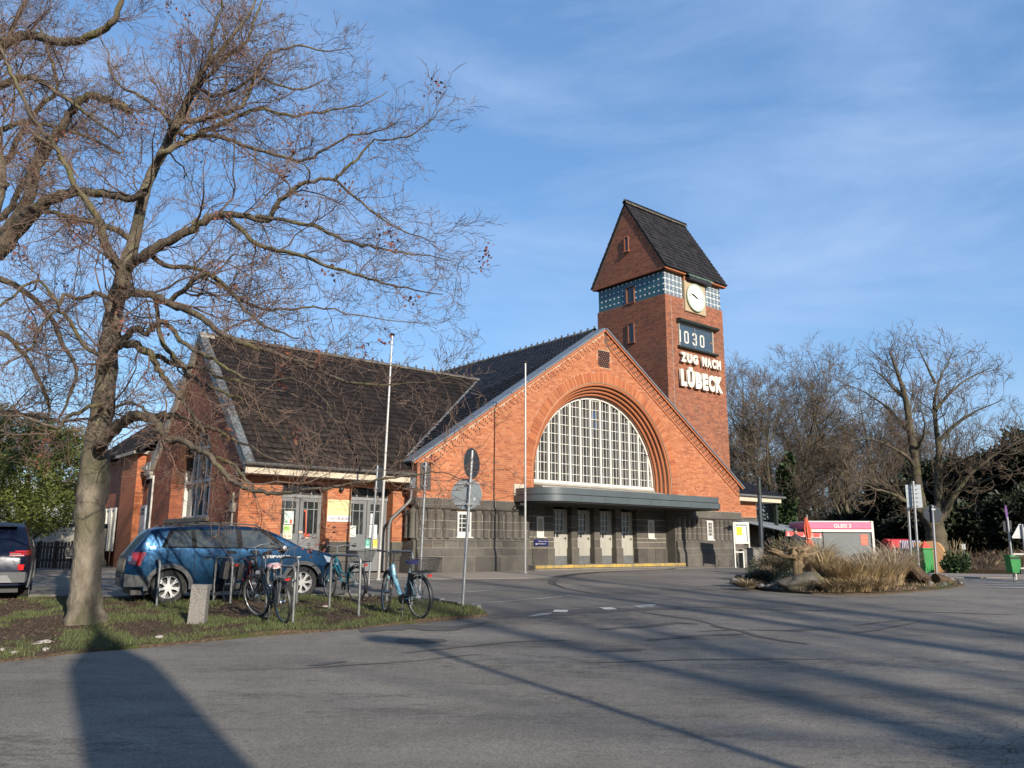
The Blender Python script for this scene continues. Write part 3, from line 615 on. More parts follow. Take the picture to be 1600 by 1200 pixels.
def scribble(name, parent, x0, x1, z, h, v, mat, words, seed, sc=1.):
    """small unreadable print: letter-sized strokes in words"""
    r = random.Random(seed); n = sum(words)+len(words)-1; w = (x1-x0)/n; x = x0; mb = MB(); s = w*.2
    for k, q in enumerate(words):
        for i in range(q):
            a, b = x+w*.1, x+w*.85; hh = h if i == 0 else h*.72
            mb.box(a, a+s, v, v+.002, z, z+hh); c = r.random()
            if c < .5: mb.box(b-s, b, v, v+.002, z, z+hh*.95)
            if c < .8: mb.box(a+s, b-s*.9, v, v+.002, z+hh*.8, z+hh)
            if c > .3: mb.box(a+s, b-s*.9, v, v+.002, z, z+hh*.2)
            x += w
        x += w
    return mb.build(name, mat, parent)
# =============== entrance hall ===============
hall = building('station_hall', 'large gabled entrance hall of orange brick with a big arched window of white bars', 'station building', 0, 0)
UC, AZ = 9.07, 4.12; HW = 9.05; SL = .664; EVZ = 4.42; APX = EVZ+SL*HW
R0 = 4.02; RS = [4.02, 3.90, 3.78, 3.66, 3.52]
def gz(u): return EVZ+SL*(HW-abs(u-HW))
arc = lambda r, n=40, a0=0, a1=math.pi: [(UC+r*math.cos(a0+(a1-a0)*i/n), AZ+r*math.sin(a0+(a1-a0)*i/n)) for i in range(n+1)]
MB().prism([(0, 3.16)] + [(UC-R0, 3.16)] + arc(R0)[::-1] + [(UC+R0, 3.16), (18.1, 3.16), (18.1, EVZ), (HW, APX), (0, EVZ)], 0, .5).build('gable_wall', M['mortar'], hall)
MB().box(0, .4, .5, 22, BZ, EVZ+.05).build('side_wall', M['brick_w'], hall)
MB().box(17.7, 18.1, .5, 22, BZ, EVZ+.05).box(.4, 17.7, 21.6, 22, BZ, EVZ).build('rear_wall', M['brick_w'], hall)
# interior floor / back wall dim inside so the window shows a dark hall
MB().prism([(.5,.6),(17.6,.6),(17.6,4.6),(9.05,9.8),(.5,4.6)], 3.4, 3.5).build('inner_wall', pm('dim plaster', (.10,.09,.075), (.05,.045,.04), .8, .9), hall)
inband = lambda u, z: (gz(u)-z) < (.60 if u > HW else .18)
def sp_h(z):
    lo = max(0, HW-(APX-z)/SL)+.02; hi = min(18.1, HW+(APX-z)/SL)-.02; r = 4.46
    if z < AZ: return [(lo, UC-r), (UC+r, hi)]
    if z < AZ+r: d = math.sqrt(r*r-(z-AZ)**2); return [(lo, UC-d), (UC+d, hi)]
    return [(lo, hi)]
sk = lambda u, z: inband(u, z) or (8.66 < u < 9.36 and 8.82 < z < 9.52) or (z > gz(u)-.1)
BL = brick_list(sp_h, 3.17, APX, 3, skip=sk)
lay('front_bricks', BL, 'v-', 0, M['brick'], hall, 260)
# brick corner returns so the left corner reads as brick
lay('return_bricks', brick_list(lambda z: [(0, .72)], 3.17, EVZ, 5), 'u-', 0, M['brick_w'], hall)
# soldier ring: voussoirs one by one
me_v = MB().prism([(-.0335,0),(.0335,0),(.0365,.40),(-.0365,.40)], -.020, .03).mesh('arch_brick', M['brick'])
for i in range(170):
    a = math.pi*(i+.5)/170; o = link('arch_brick', me_v, hall, (UC+4.05*math.cos(a), random.uniform(-.004,.004), AZ+4.05*math.sin(a))); o.rotation_euler = (0, math.pi/2-a, 0)
for s in (-1, 1):
    for j in range(12): o = link('arch_brick', me_v, hall, (UC+s*4.05, 0, AZ-.05-j*.077)); o.rotation_euler = (0, s*math.pi/2, 0)
# stepped reveal with round mouldings, each a part
for i in range(4):
    r1, r2, v0 = RS[i], RS[i+1], .13*i
    mb = MB(); n = 60; A1 = [(UC+r1, 3.3)]+arc(r1, n)+[(UC-r1, 3.3)]; A2 = [(UC+r2, 3.3)]+arc(r2, n)+[(UC-r2, 3.3)]
    vs = [(u, v0+.02, z) for u, z in A1]+[(u, v0+.13, z) for u, z in A1]+[(u, v0+.13, z) for u, z in A2]; m_ = len(A1)
    mb.add(vs, [(j, j+1, m_+j+1, m_+j) for j in range(m_-1)]+[(m_+j, m_+j+1, 2*m_+j+1, 2*m_+j) for j in range(m_-1)]); mb.build('arch_step', M['mortar_d'], hall)
    mb = MB(); k = 6; segs = 150
    for j in range(segs):
        a = math.pi*(j+.06)/segs; b = math.pi*(j+.94)/segs; rc = r1-.055
        mb.tube([(UC+rc*math.cos(a), v0+.075, AZ+rc*math.sin(a)), (UC+rc*math.cos(b), v0+.075, AZ+rc*math.sin(b))], .062, 8, False)
    for s in (-1, 1):
        for j in range(10): mb.tube([(UC+s*(r1-.055), v0+.075, AZ-j*.077-.004), (UC+s*(r1-.055), v0+.075, AZ-j*.077-.073)], .062, 8, False)
    o = mb.build('arch_moulding', M['roll'], hall, smooth=60); o['kind'] = 'stuff'
rw = RS[4]
# smooth inner reveal and window
mb = MB(); A = [(UC+rw, AZ-.16)]+arc(rw, 60)+[(UC-rw, AZ-.16)]; m_ = len(A)
mb.add([(u, .52, z) for u, z in A]+[(u, .80, z) for u, z in A], [(j, j+1, m_+j+1, m_+j) for j in range(m_-1)]); mb.build('window_reveal', M['brick'], hall)
win = thing('window', None, None); win.parent = hall; win.location = OFF[hall.name]['off']; OFF[win.name] = {'off': Vector((0,0,0))}
WZ0 = AZ-.12
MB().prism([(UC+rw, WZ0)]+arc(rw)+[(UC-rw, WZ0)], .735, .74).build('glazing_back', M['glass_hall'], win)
mb = MB(); rj = random.Random(2); cw_ = .583/3
for i in range(36):      # every pane sits at its own slight angle
    for j in range(9):
        u0_, z0_ = UC-18*cw_+i*cw_, WZ0+.39*j; zc_ = max(0, z0_+.2-AZ)
        if math.hypot(u0_+cw_/2-UC, zc_) > rw-.02: continue
        q = [rj.uniform(-.0022, .0022) for _ in range(4)]; mb.add([(u0_, .715+q[0], z0_), (u0_+cw_, .715+q[1], z0_), (u0_+cw_, .715+q[1]+q[2], z0_+.39), (u0_, .715+q[0]+q[2], z0_+.39)], [(0,1,2,3)])
o = mb.build('glazing_panes', M['glass_pane'], win); o['kind'] = 'stuff'
mb = MB(); A = arc(rw, 60); B_ = arc(rw-.09, 60); m_ = 61
mb.add([(u, .60, z) for u, z in A]+[(u, .60, z) for u, z in B_]+[(u, .72, z) for u, z in B_], [(j, j+1, m_+j+1, m_+j) for j in range(m_-1)]+[(m_+j, m_+j+1, 2*m_+j+1, 2*m_+j) for j in range(m_-1)])
mb.box(UC-rw, UC+rw, .58, .73, WZ0-.02, WZ0+.09); mb.build('frame', M['white'], win)
pitch = .583; mus = [UC+pitch*(k-5.5) for k in range(12)]
for u in mus:
    h = math.sqrt(max(0, (rw-.03)**2-(u-UC)**2)); MB().box(u-.048, u+.048, .60, .72, WZ0, AZ+h).build('mullion', M['white'], win)
mb = MB(); e = [UC-rw]+mus+[UC+rw]
for a, b in zip(e, e[1:]):
    for q in (1/3, 2/3):
        u = a+(b-a)*q
        if a == e[0] : u = a + (b-a)*(.45+.4*(q>.5))
        if b == e[-1]: u = a + (b-a)*(.2+.4*(q>.5))
        if abs(u-UC) < rw-.08: mb.box(u-.011, u+.011, .655, .70, WZ0, AZ+math.sqrt(rw**2-(u-UC)**2)-.03)
for k in range(1, 10):
    z = WZ0+.39*k
    if z-AZ < rw-.1: h = math.sqrt(rw**2-max(0, z-AZ)**2)-.03; mb.box(UC-h, UC+h, .657, .698, z-.013, z+.013)
mb.build('glazing_bars', M['white'], win)
for k, (u, z, c) in enumerate(((UC+.0,6.9,(.014,.03,.075)), (UC+.1,6.45,(.02,.04,.09)), (UC-.12,6.1,(.03,.015,.05)), (UC+1.05,4.3,(.09,.11,.025)))):
    MB().box(u-.09, u+.09, .694, .699, z-.17, z+.17).build('stained_pane', glass('stained glass %d' % k, c, .2), win)
# sloping sill plinth above the canopy, spring stones
MB().prism([(-.02,3.80),(.58,WZ0-.10),(.58,3.6),(-.02,3.6)], UC-rw, UC+rw, 'x').build('window_sill', M['offwhite'], hall)
MB().bbox(UC-rw+.02, UC+rw-.02, .50, .62, WZ0-.10, WZ0-.02).build('window_sill', M['offwhite'], hall)
for u in (4.14, 13.42): MB().bbox(u, u+.55, -.06, .1, 3.36, 3.80).build('spring_stone', M['cream'], hall)
# coping, rakes
def rake(u0, z0, u1, z1, v0, v1, th, name, mat, up=0):
    d = Vector((u1-u0, 0, z1-z0)); L = d.length; a = math.atan2(d.z, d.x)
    mt = Matrix.Translation((u0, 0, z0)) @ Matrix.Rotation(-a, 4, 'Y')
    return MB().box(0, L, v0, v1, up, up+th, mt).build(name, mat, hall)
n_c = 11
for s in (0, 1):
    for i in range(n_c):
        a, b = i/n_c, (i+1)/n_c-.002; f = lambda q: (-.25+q*(HW+.25), gz(0)-.25*SL+q*(HW+.25)*SL) if s == 0 else (18.35-q*(HW+.25), gz(0)-.25*SL+q*(HW+.25)*SL)
        (u0, z0), (u1, z1) = f(a), f(b)
        if s: (u0, z0), (u1, z1) = (u1, z1), (u0, z0)
        rake(u0, z0, u1, z1, -.13, .60 if s == 0 else .5, .07, 'coping_sheet', M['zinc'], .02)
rake(-.2, gz(0)-.2*SL-.0, HW, APX, -.10, -.02, .06, 'rake_moulding', M['roll'], -.06); rake(HW, APX, 18.3, gz(0)-.2*SL, -.10, -.02, .06, 'rake_moulding', M['roll'], -.06)
rake(HW+.3, APX-.62-.3*SL, 18.0, EVZ-.62+.1*SL, -.045, .0, .05, 'band_border', M['roll'], 0)
# lattice band below the right rake and the rows of header holes below the left one
mb = MB(); mbd = MB(); dr = Vector((HW, 0, -SL*HW)).normalized(); nr = Vector((-dr.z, 0, dr.x)); a = math.atan2(dr.z, dr.x); mt0 = Matrix.Rotation(-a, 4, 'Y')
L = 10.6; kx = 0; 
for i in range(int(L/.25)):
    for j in range(4):
        p = Vector((HW, 0, APX))+dr*(.25+i*.16+(.08 if j % 2 else 0))-nr*(.115+.12*j)*1.0
        p = Vector((HW, 0, APX))+dr*(.3+i*.25+(.125 if j % 2 else 0))+Vector((0,0,-1))*(.13+.125*j)
        if p.x < 18.0: mb.box(-.085, .085, -.02, .02, -.036, .036, Matrix.Translation(p) @ mt0)
o = mb.build('lattice_band', M['brick'], hall); o['kind'] = 'stuff'
dl = Vector((HW, 0, SL*HW)).normalized()
MB().prism([(HW, APX-.04), (18.1, EVZ-.04), (18.1, EVZ-.58), (HW, APX-.62)], -.004, .05).build('band_ground', pm('dark recessed mortar', (.15,.075,.045), (.10,.05,.035), 6, .9), hall)
mb = MB()
for i in range(int(10.4/.21)):
    for j in range(3):
        p = Vector((0, 0, EVZ))+dl*(.35+i*.21+(.105 if j % 2 else 0))+Vector((0,0,-.24-.11*j)); mb.box(p.x-.022, p.x+.022, -.014, -.009, p.z-.022, p.z+.022)
o = mb.build('putlog_holes', M['dark'], hall); o['kind'] = 'stuff'
# vent grille near the apex
MB().box(8.66, 9.36, -.006, .06, 8.82, 9.52).build('vent_back', M['dark'], hall)
mb = MB()
for i in range(6):
    for j in range(8):
        mb.box(8.70+i*.11+(.055 if j%2 else 0)-.018, 8.70+i*.11+(.055 if j%2 else 0)+.022, -.02, -.004, 8.86+j*.08, 8.86+j*.08+.036)
o = mb.build('vent_lattice', M['brick_t'], hall); o['kind'] = 'stuff'
# ---- ashlar base ----
def blocks(z0, z1, ua, ub, v, w, seed, name='stone_block', skipr=None, dep=.2, ch=.006):
    z0 += .003; z1 -= .003
    r = random.Random(seed); u = ua
    while u < ub-.02:
        L = w*r.uniform(.8, 1.25); e = min(u+L, ub)
        if ub-e < .25: e = ub
        if skipr and any(a < e and u < b for a, b in skipr):
            for a, b in skipr:
                if a < e and u < b:
                    if u < a-.05: MB().bbox(u+.007, a, v+r.uniform(-.003,.003), v+dep, z0+.004, z1-.004, ch).build(name, M['stone'], hall)
                    u = b
            continue
        MB().bbox(u+.007, e-.007, v+r.uniform(-.003,.003), v+dep, z0+.004, z1-.004, ch).build(name, M['stone'], hall); u = e
for ua, ub, sd, ws in ((0, 4.85, 1, (1.64, 2.22)), (13.27, 18.1, 2, (15.42, 15.85))):
    MB().box(ua+.01, ub-.01, -.165, .3, BZ, 1.26).box(ua+.01, ub-.01, -.068, .3, 1.26, 1.76).box(ua+.01, ub-.01, .012, .3, 1.76, 2.78).box(ua+.01, ub-.01, -.028, .3, 2.78, 3.16).build('joint_wall', M['stone_joint'], hall)
    blocks(BZ, 1.25, ua, ub, -.18, 1.15, sd); 
    # chamfered course
    r = random.Random(sd+5); u = ua
    while u < ub-.02:
        e = min(u+.8*r.uniform(.8,1.3), ub); e = ub if ub-e < .25 else e
        MB().prism([(-.18,1.255),(-.17,1.30),(-.085,1.50),(-.08,1.52),(.1,1.52),(.1,1.255)], u+.004, e-.004, 'x').build('stone_block', M['stone'], hall); u = e
    blocks(1.525, 1.755, ua, ub, -.08, .62, sd+8)
    # ledge with little corbels, half columns with cushion caps
    MB().prism([(-.10,1.76),(-.07,1.80),(.0,1.87),(.02,1.87),(.02,1.76)], ua, ub, 'x').build('ledge', M['stone'], hall)
    col = MB(); 
    col.lathe([(.125,1.84),(.13,1.88),(.112,1.91),(.112,2.62),(.125,2.64),(.14,2.72),(.15,2.78)], (0,.01,0), 'z', 16)
    mc = col.mesh('half_column', M['stone'], 50)
    for jz in (2.14, 2.4): pass
    n = int((ub-ua-.3)/.335)
    for i in range(n+1):
        u = ua+.2+i*.335
        if ws[0]-.16 < u < ws[1]+.2: continue
        link('half_column', mc, hall, (u, 0, 0))
        MB().ring((u, .01, 2.14), .1115, .007, 'z', 14, 4).ring((u, .01, 2.42), .1115, .007, 'z', 14, 4).build('column_joint', M['stone_joint'], hall) if i % 1 == 0 else None
    r = random.Random(sd+3); 
    for k, (za, zb) in enumerate(((1.87,2.14),(2.14,2.42),(2.42,2.78))):
        blocks(za, zb, ua, ub, .005, .5, sd*7+k, skipr=[(ws[0], ws[1])], dep=.1, ch=.004)
    MB().prism([(-.06,2.78),(-.12,2.83),(-.12,2.87),(-.05,2.93),(.05,2.93),(.05,2.78)], ua, ub, 'x').build('cornice', M['stone'], hall)
    blocks(2.93, 3.16, ua, ub, -.04, 1.15, sd+20)
    # little window
    a, b = ws; w_ = thing('window', None, None); w_.parent = hall; w_.location = OFF[hall.name]['off']; OFF[w_.name] = {'off': Vector((0,0,0))}
    MB().box(a, b, -.01, .0, 1.9, 2.72).build('pane', M['glass'], w_)
    mb = MB().box(a, a+.07, -.05, 0, 1.9, 2.72).box(b-.07, b, -.05, 0, 1.9, 2.72).box(a+.07, b-.07, -.05, 0, 2.64, 2.72).box(a+.07, b-.07, -.05, 0, 1.9, 2.06)
    for q in (1,2): mb.box(a+(b-a)*q/3-.012, a+(b-a)*q/3+.012, -.035, -.01, 2.06, 2.64)
    for z in (2.2, 2.35, 2.5): mb.box(a+.07, b-.07, -.03, -.01, z-.01, z+.01)
    mb.build('frame', M['white'], w_)
    MB().bbox(a-.06, b+.06, -.10, .05, 1.845, 1.895).build('window_sill', M['white'], hall)
# short left return of the base
for za, zb, v in ((BZ,1.25,-.17),(1.255,1.52,-.1),(1.525,1.755,-.08),(1.87,2.3,0.0),(2.3,2.78,0.0),(2.93,3.16,-.03)):
    MB().box(v, .2, -.0, .70, za, zb).build('stone_block', M['stone'], hall)
for v in (.16, .44): link('half_column', mc, hall, (-.02, v, 0))
# recessed portal with four doors
PV = .5; ops = [(6.6+1.265*k, 6.6+1.265*k+.93) for k in range(4)]
SP = [(4.85, 6.6)]+[(ops[k][1], ops[k+1][0]) for k in range(3)]+[(ops[3][1], 13.27)]
wq = [(5.72, 6.08), (12.06, 12.46)]
for ua, ub in SP:
    MB().box(ua+.01, ub-.01, PV+.012, PV+.5, .8, 3.6).build('joint_wall', M['stone_joint'], hall)
    if ub-ua < .6:
        MB().bbox(ua-.035, ub+.035, PV-.05, PV+.24, .9, 1.52, .015).build('pier_base', M['stone'], hall)
        for za, zb in ((1.525,1.87),(1.875,2.3),(2.305,2.75),(2.755,3.1)): MB().bbox(ua, ub, PV, PV+.24, za, zb, .015).build('stone_block', M['stone'], hall)
    else:
        sk_ = [q for q in wq if ua < q[0] < ub]
        for k, (za, zb) in enumerate(((.8,1.52),(1.525,1.76),(1.765,1.925),(1.93,2.2),(2.2,2.45),(2.45,2.69),(2.7,3.1))):
            blocks(za, zb, ua, ub, PV-(.05 if k == 0 else 0), .62, 40+k+int(ua), skipr=sk_ if za > 1.9 and zb < 2.7 else None, dep=.24)
MB().box(4.85, 13.27, PV, PV+.4, 3.1, 3.62).build('lintel', M['stone'], hall)
MB().box(4.87, 4.9, 0, PV, .8, 3.6).box(13.22, 13.25, 0, PV, .8, 3.6).build('recess_side', M['stone'], hall)
for a, b in wq:
    w_ = thing('window', None, None); w_.parent = hall; w_.location = OFF[hall.name]['off']; OFF[w_.name] = {'off': Vector((0,0,0))}
    MB().box(a, b, PV+.06, PV+.07, 1.93, 2.69).build('pane', M['glass'], w_)
    mb = MB().box(a, a+.06, PV, PV+.06, 1.93, 2.69).box(b-.06, b, PV, PV+.06, 1.93, 2.69).box(a+.06, b-.06, PV, PV+.06, 2.6, 2.69).box(a+.06, b-.06, PV, PV+.06, 1.93, 2.12).box((a+b)/2-.012, (a+b)/2+.012, PV+.02, PV+.06, 2.12, 2.6)
    for z in (2.28, 2.44): mb.box(a+.06, b-.06, PV+.02, PV+.055, z-.01, z+.01)
    mb.box(a-.04, b+.04, PV-.06, PV, 1.89, 1.93); mb.build('frame', M['white'], w_)
for a, b in ops:
    d_ = thing('door', None, None); d_.parent = hall; d_.location = OFF[hall.name]['off']; OFF[d_.name] = {'off': Vector((0,0,0))}
    dv = PV+.24; gl0, gl1 = a+.12, a+.66
    mb = MB().box(a, gl0, dv, dv+.05, 1.22, 3.0).box(gl1, b, dv, dv+.05, 1.22, 3.0).box(gl0, gl1, dv, dv+.05, 1.22, 1.93).box(gl0, gl1, dv, dv+.05, 2.86, 3.0)
    mb.prism([(gl1, 1.93), (gl1, 2.28), (gl1-.03, 2.2), (gl1-.1, 2.05), (gl1-.2, 1.93)], dv, dv+.05)
    mb.build('door_leaf', M['doorw'], d_)
    MB().box(a, b, dv-.005, dv+.05, .9, 1.22).build('kick_plate', M['kick'], d_)
    MB().box(gl0, gl1, dv+.03, dv+.04, 1.93, 2.86).build('pane', M['glass'], d_)
    mb = MB()
    for q in (1,2): u = gl0+(gl1-gl0)*q/3; mb.box(u-.014, u+.014, dv+.0, dv+.03, 1.93, 2.86)
    for z in (2.16, 2.4, 2.63): mb.box(gl0, gl1, dv+.003, dv+.028, z-.014, z+.014)
    mb.build('glazing_bars', M['white'], d_)
    MB().tube([(b-.1, dv-.04, 1.88), (b-.2, dv-.04, 1.9)], .010, 6).tube([(b-.1, dv-.04, 1.88), (b-.1, dv, 1.88)], .010, 6).box(b-.115, b-.085, dv-.008, dv, 1.82, 1.94).build('door_handle', M['black'], d_)
    mb = MB().box(a+.2, a+.5, dv-.006, dv, 1.3, 1.32).box(a+.2, a+.5, dv-.006, dv, 1.72, 1.74).box(a+.2, a+.22, dv-.006, dv, 1.32, 1.72).box(a+.48, a+.5, dv-.006, dv, 1.32, 1.72); mb.build('panel_moulding', M['offwhite'], d_)
# step with worn yellow edge
MB().box(4.7, 13.2, -.52, .75, .6, .91).build('entrance_step', M['conc'], hall)
u = 4.7
for L in (1.9, .55, 1.75, 1.55, 1.4, 1.3):
    MB().bbox(u+.006, min(u+L, 13.2)-.006, -.57, -.52, .80, .915).build('step_edge', M['yellow'], hall); u += L
# canopy
def rr(u0, u1, v0, v1, r, n=10):   # outline open at the wall side
    p = [(u0, v1), (u0, v0+r)]; p += [(u0+r-r*math.cos(q), v0+r-r*math.sin(q)) for q in [math.pi/2*i/n for i in range(1, n)]]
    p += [(u0+r, v0), (u1-r*.55, v0)]; p += [(u1-r*.55+r*.55*math.sin(q), v0+r*.55-r*.55*math.cos(q)) for q in [math.pi/2*i/n for i in range(1, n)]]; p += [(u1, v0+r*.55), (u1, v1)]; return p
MB().prism(rr(4.2, 14.5, -1.67, 0-.04, 1.05), 3.10, 3.148, 'z').build('canopy_shade_board', M['soffit_shade'], hall)  # dark board added to deepen the shade below the canopy
MB().prism(rr(4.15, 14.55, -1.72, 0-.04, 1.1), 3.15, 3.375, 'z').build('canopy_fascia', M['canopy'], hall, smooth=25)
MB().prism(rr(4.27, 14.43, -1.6, -.04, .98), 3.376, 3.40, 'z').build('shadow_gap', M['dark'], hall)
MB().prism(rr(4.2, 14.5, -1.67, -.04, 1.05), 3.40, 3.63, 'z').build('canopy_upper_fascia', M['canopy'], hall, smooth=25)
for v in (-1.72,):
    for u in np.arange(5.9, 14.2, 1.25): MB().box(u-.004, u+.004, v-.003, v, 3.16, 3.37).build('fascia_joint', M['dark'], hall)
MB().lathe([(0,0),(.09,0),(.11,.04),(.09,.1),(0,.12)], (4.3,-.35,3.02), 'z', 14).build('canopy_lamp', M['white'], hall, smooth=True)
MB().tube([(4.0,-.1,2.85),(3.95,-.3,2.98),(4.0,-.5,3.0),(4.2,-.4,3.02)], .02, 6).build('lamp_bracket', M['black'], hall)
# blue direction plate with arrow
bs = thing('direction_plate', None, None); bs.parent = hall; bs.location = OFF[hall.name]['off']; OFF[bs.name] = {'off': Vector((0,0,0))}
MB().bbox(5.56, 6.26, PV-.045, PV-.005, 1.60, 1.84, .006).build('plate', flat('navy enamel', (.012,.015,.10), .35), bs)
scribble('lettering', bs, 5.76, 6.22, 1.745, .05, PV-.048, M['white'], (8, 5), 3, 1.); scribble('lettering', bs, 5.76, 6.12, 1.655, .05, PV-.048, M['white'], (3, 7), 4, 1.)
MB().prism([(5.6,1.665),(5.65,1.70),(5.65,1.68),(5.72,1.68),(5.72,1.65),(5.65,1.65),(5.65,1.63)], PV-.05, PV-.044).build('arrow', M['white'], bs)
# roof
MB().prism([(-.15,EVZ-.05),(HW,APX+.03),(18.25,EVZ-.05),(18.25,EVZ-.2),(HW,APX-.15),(-.15,EVZ-.2)], .5, 22.3).build('roof_deck', M['tile'], hall)
U_ = (0, -1, 0); tl = Vector((HW, 0, SL*HW)).normalized()
keep = lambda p: not (p[0] < 6.2 and p[2] < 8.6 and (3.95+.97*(p[1]-.1) > p[2]-.05 if p[1] < 4.95 else 3.95+.97*(9.8-p[1]) > p[2]))
tile_roof(hall, (-.12, 22.2, EVZ+.0), U_, tuple(tl), 103, 41, M['tile'], keep=keep, single=200, name='roof_tiles')
tile_roof(hall, (18.22, .6, EVZ+.0), (0,1,0), (-tl.x, 0, tl.z), 103, 41, M['tile'], name='roof_tiles', keep=lambda p: not (13.8 < p[0] < 18.4 and .5 < p[1] < 5.1))
ridge(hall, (HW, .5, APX+.10), (HW, 22.2, APX+.10), 54, M['ridge'])
# flagpole shadow guide not needed: real pole below. gutter and downpipe in the corner with the wing
mb = MB().tube([(-.18,.45,4.35),(-.2,.42,4.2),(-.1,.30,3.95),(-.05,.26,3.86)], .1, 10); mb.box(-.2,.06,.08,.36,3.45,3.85); mb.build('rain_hopper', M['zinc'], hall)
mb = MB().tube([(-.06,.22,3.5),(-.06,.25,3.1),(-.16,.30,2.95),(-.62,.52,2.45),(-.68,.56,2.2),(-.68,.56,.7)], .055, 10); mb.ring((-.68,.56,1.45), .06, .012, 'z', 12, 6).ring((-.68,.56,2.15), .06, .012, 'z', 12, 6); mb.build('downpipe', M['pipe'], hall, smooth=True)

# =============== wing with its steep gable ===============
wing = building('station_wing', 'brick side wing with steep dark tiled roof and grey double doors beside the hall', 'station building', -5.65, .7)
UG, V0, V1 = -5.65, .7, 9.2
rz_ = lambda v: 3.95+.97*(min(v, 9.9-v)-.1)
def wz(v): return rz_(v)-.12
# gable wall with arched opening
VC, WR, WS = 5.05, 1.95, 3.75; WB = 2.46
arc2 = [(VC+WR*math.cos(math.pi*i/24), WS+WR*math.sin(math.pi*i/24)) for i in range(25)]
MB().prism([(V0,BZ),(V1,BZ),(V1,wz(V1)),(4.95,wz(4.95)),(V0,wz(V0))][:1]+[(VC-WR,BZ),(VC-WR,WB)][:0]+[(V0,BZ),(V1,BZ),(V1,wz(V1)),(4.95,wz(4.95)),(V0,wz(V0))][1:], UG+.62, UG+.8, 'x').build('gable_backing', M['mortar_d'], wing)
# front skin in pieces round the opening
def gp(poly, nm='gable_wall', mat=None): MB().prism(poly, UG, UG+.62, 'x').build(nm, mat or M['mortar_d'], wing)
gp([(V0,BZ),(V1,BZ),(V1,WB),(V0,WB)])
gp([(V0,WB),(VC-WR,WB)]+[(v,z) for v,z in arc2[::-1] if v <= VC+1e-6]+[(VC,wz(VC)),(4.95,wz(4.95)),(V0,wz(V0))])
gp([(VC+WR,WB),(V1,WB),(V1,wz(V1)),(VC,wz(VC))]+[(v,z) for v,z in arc2[::-1] if v >= VC-1e-6])
def sp_g(z):
    lo = max(V0, .1+(z+.12-3.95)/.97+.02); hi = min(V1, 9.8-(z+.12-3.95)/.97-.02)
    if hi-lo < .1: return []
    if WB-.1 < z < WS: return [(lo, VC-WR), (VC+WR, hi)]
    if WS <= z < WS+WR: d = math.sqrt(WR**2-(z-WS)**2); return [(lo, VC-d), (VC+d, hi)]
    return [(lo, hi)]
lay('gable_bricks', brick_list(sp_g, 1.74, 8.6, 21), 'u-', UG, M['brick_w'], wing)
mb = MB(); ra = [(VC+WR, WB)]+arc2+[(VC-WR, WB)]; m_ = len(ra)
mb.add([(UG-.004, v, z) for v, z in ra]+[(UG+.6, v, z) for v, z in ra], [(j, j+1, m_+j+1, m_+j) for j in range(m_-1)]); mb.build('window_reveal', M['brick_w'], wing)
lay('reveal_bricks', brick_list(lambda z: [(UG, UG+.6)], WB, WS, 4), 'v-', VC+WR, M['brick_w'], wing, proud=.006)
w_ = thing('window', None, None); w_.parent = wing; w_.location = OFF[wing.name]['off']; OFF[w_.name] = {'off': Vector((0,0,0))}
MB().prism([(VC+WR,WB)]+arc2+[(VC-WR,WB)], UG+.56, UG+.57, 'x').build('pane', M['glass'], w_)
mb = MB()
for k in range(7):
    v = VC-WR+.05+k*(2*WR-.1)/6; h = math.sqrt(max(0.02, WR**2-(v-VC)**2)); mb.box(UG+.44 if k%2==0 else UG+.5, UG+.56, v-.06, v+.06, WB, WS+h-.03)
for z in (WB+.06, 3.72, 4.85): h = WR if z < WS else math.sqrt(WR**2-(z-WS)**2); mb.box(UG+.46, UG+.56, VC-h, VC+h, z-.05, z+.05)
mb.build('frame', M['white'], w_)
MB().bbox(UG-.12, UG+.5, VC-WR-.1, VC+WR+.1, WB-.14, WB-.0).build('window_sill', M['stone'], wing)
# coping on the far rake, zinc verge on the near rake
def slab(parent, pts, th, name, mat):    # quad with thickness downward
    vs = [Vector(p) for p in pts]; n = (vs[1]-vs[0]).cross(vs[3]-vs[0]).normalized(); n = n if n.z > 0 else -n
    mb = MB(); mb.add([v for v in vs]+[v-n*th for v in vs], [(0,1,2,3),(7,6,5,4),(0,4,5,1),(1,5,6,2),(2,6,7,3),(3,7,4,0)]); return mb.build(name, mat, parent)
n = 9
for i in range(n):
    a, b = 4.95+(9.35-4.95)*i/n, 4.95+(9.35-4.95)*(i+.97)/n
    slab(wing, [(UG-.12, a, rz_(a)+.12), (UG+.35, a, rz_(a)+.12), (UG+.35, b, rz_(b)+.12), (UG-.12, b, rz_(b)+.12)], .3, 'coping_stone', M['offwhite'])
n = 8
for i in range(n):
    a, b = .0+4.95*i/n, 4.95*(i+1.01)/n
    slab(wing, [(UG-.14, a, rz_(a)+.09), (UG+.12, a, rz_(a)+.10), (UG+.12, b, rz_(b)+.09), (UG-.14, b, rz_(b)+.09)], .05, 'verge_sheet', M['zinc_old'])
slab(wing, [(UG-.13, .0, rz_(0)+.04), (UG-.09, .0, rz_(0)+.04), (UG-.09, 4.95, rz_(4.95)+.04), (UG-.13, 4.95, rz_(4.95)+.04)], .24, 'barge_board', M['zinc_old'])
MB().bbox(UG-.14, UG+.5, 9.2, 9.85, 4.15, 4.62, .04).bbox(UG-.1, UG+.5, 9.2, 9.6, 4.0, 4.15, .03).bbox(UG-.18, UG+.3, 9.5, 10.1, 4.35, 4.5, .03).build('kneeler_stone', M['offwhite'], wing)
MB().tube([(UG-.06, 8.9, 4.1), (UG-.06, 8.9, .9)], .035, 8).build('downpipe', M['white'], wing)
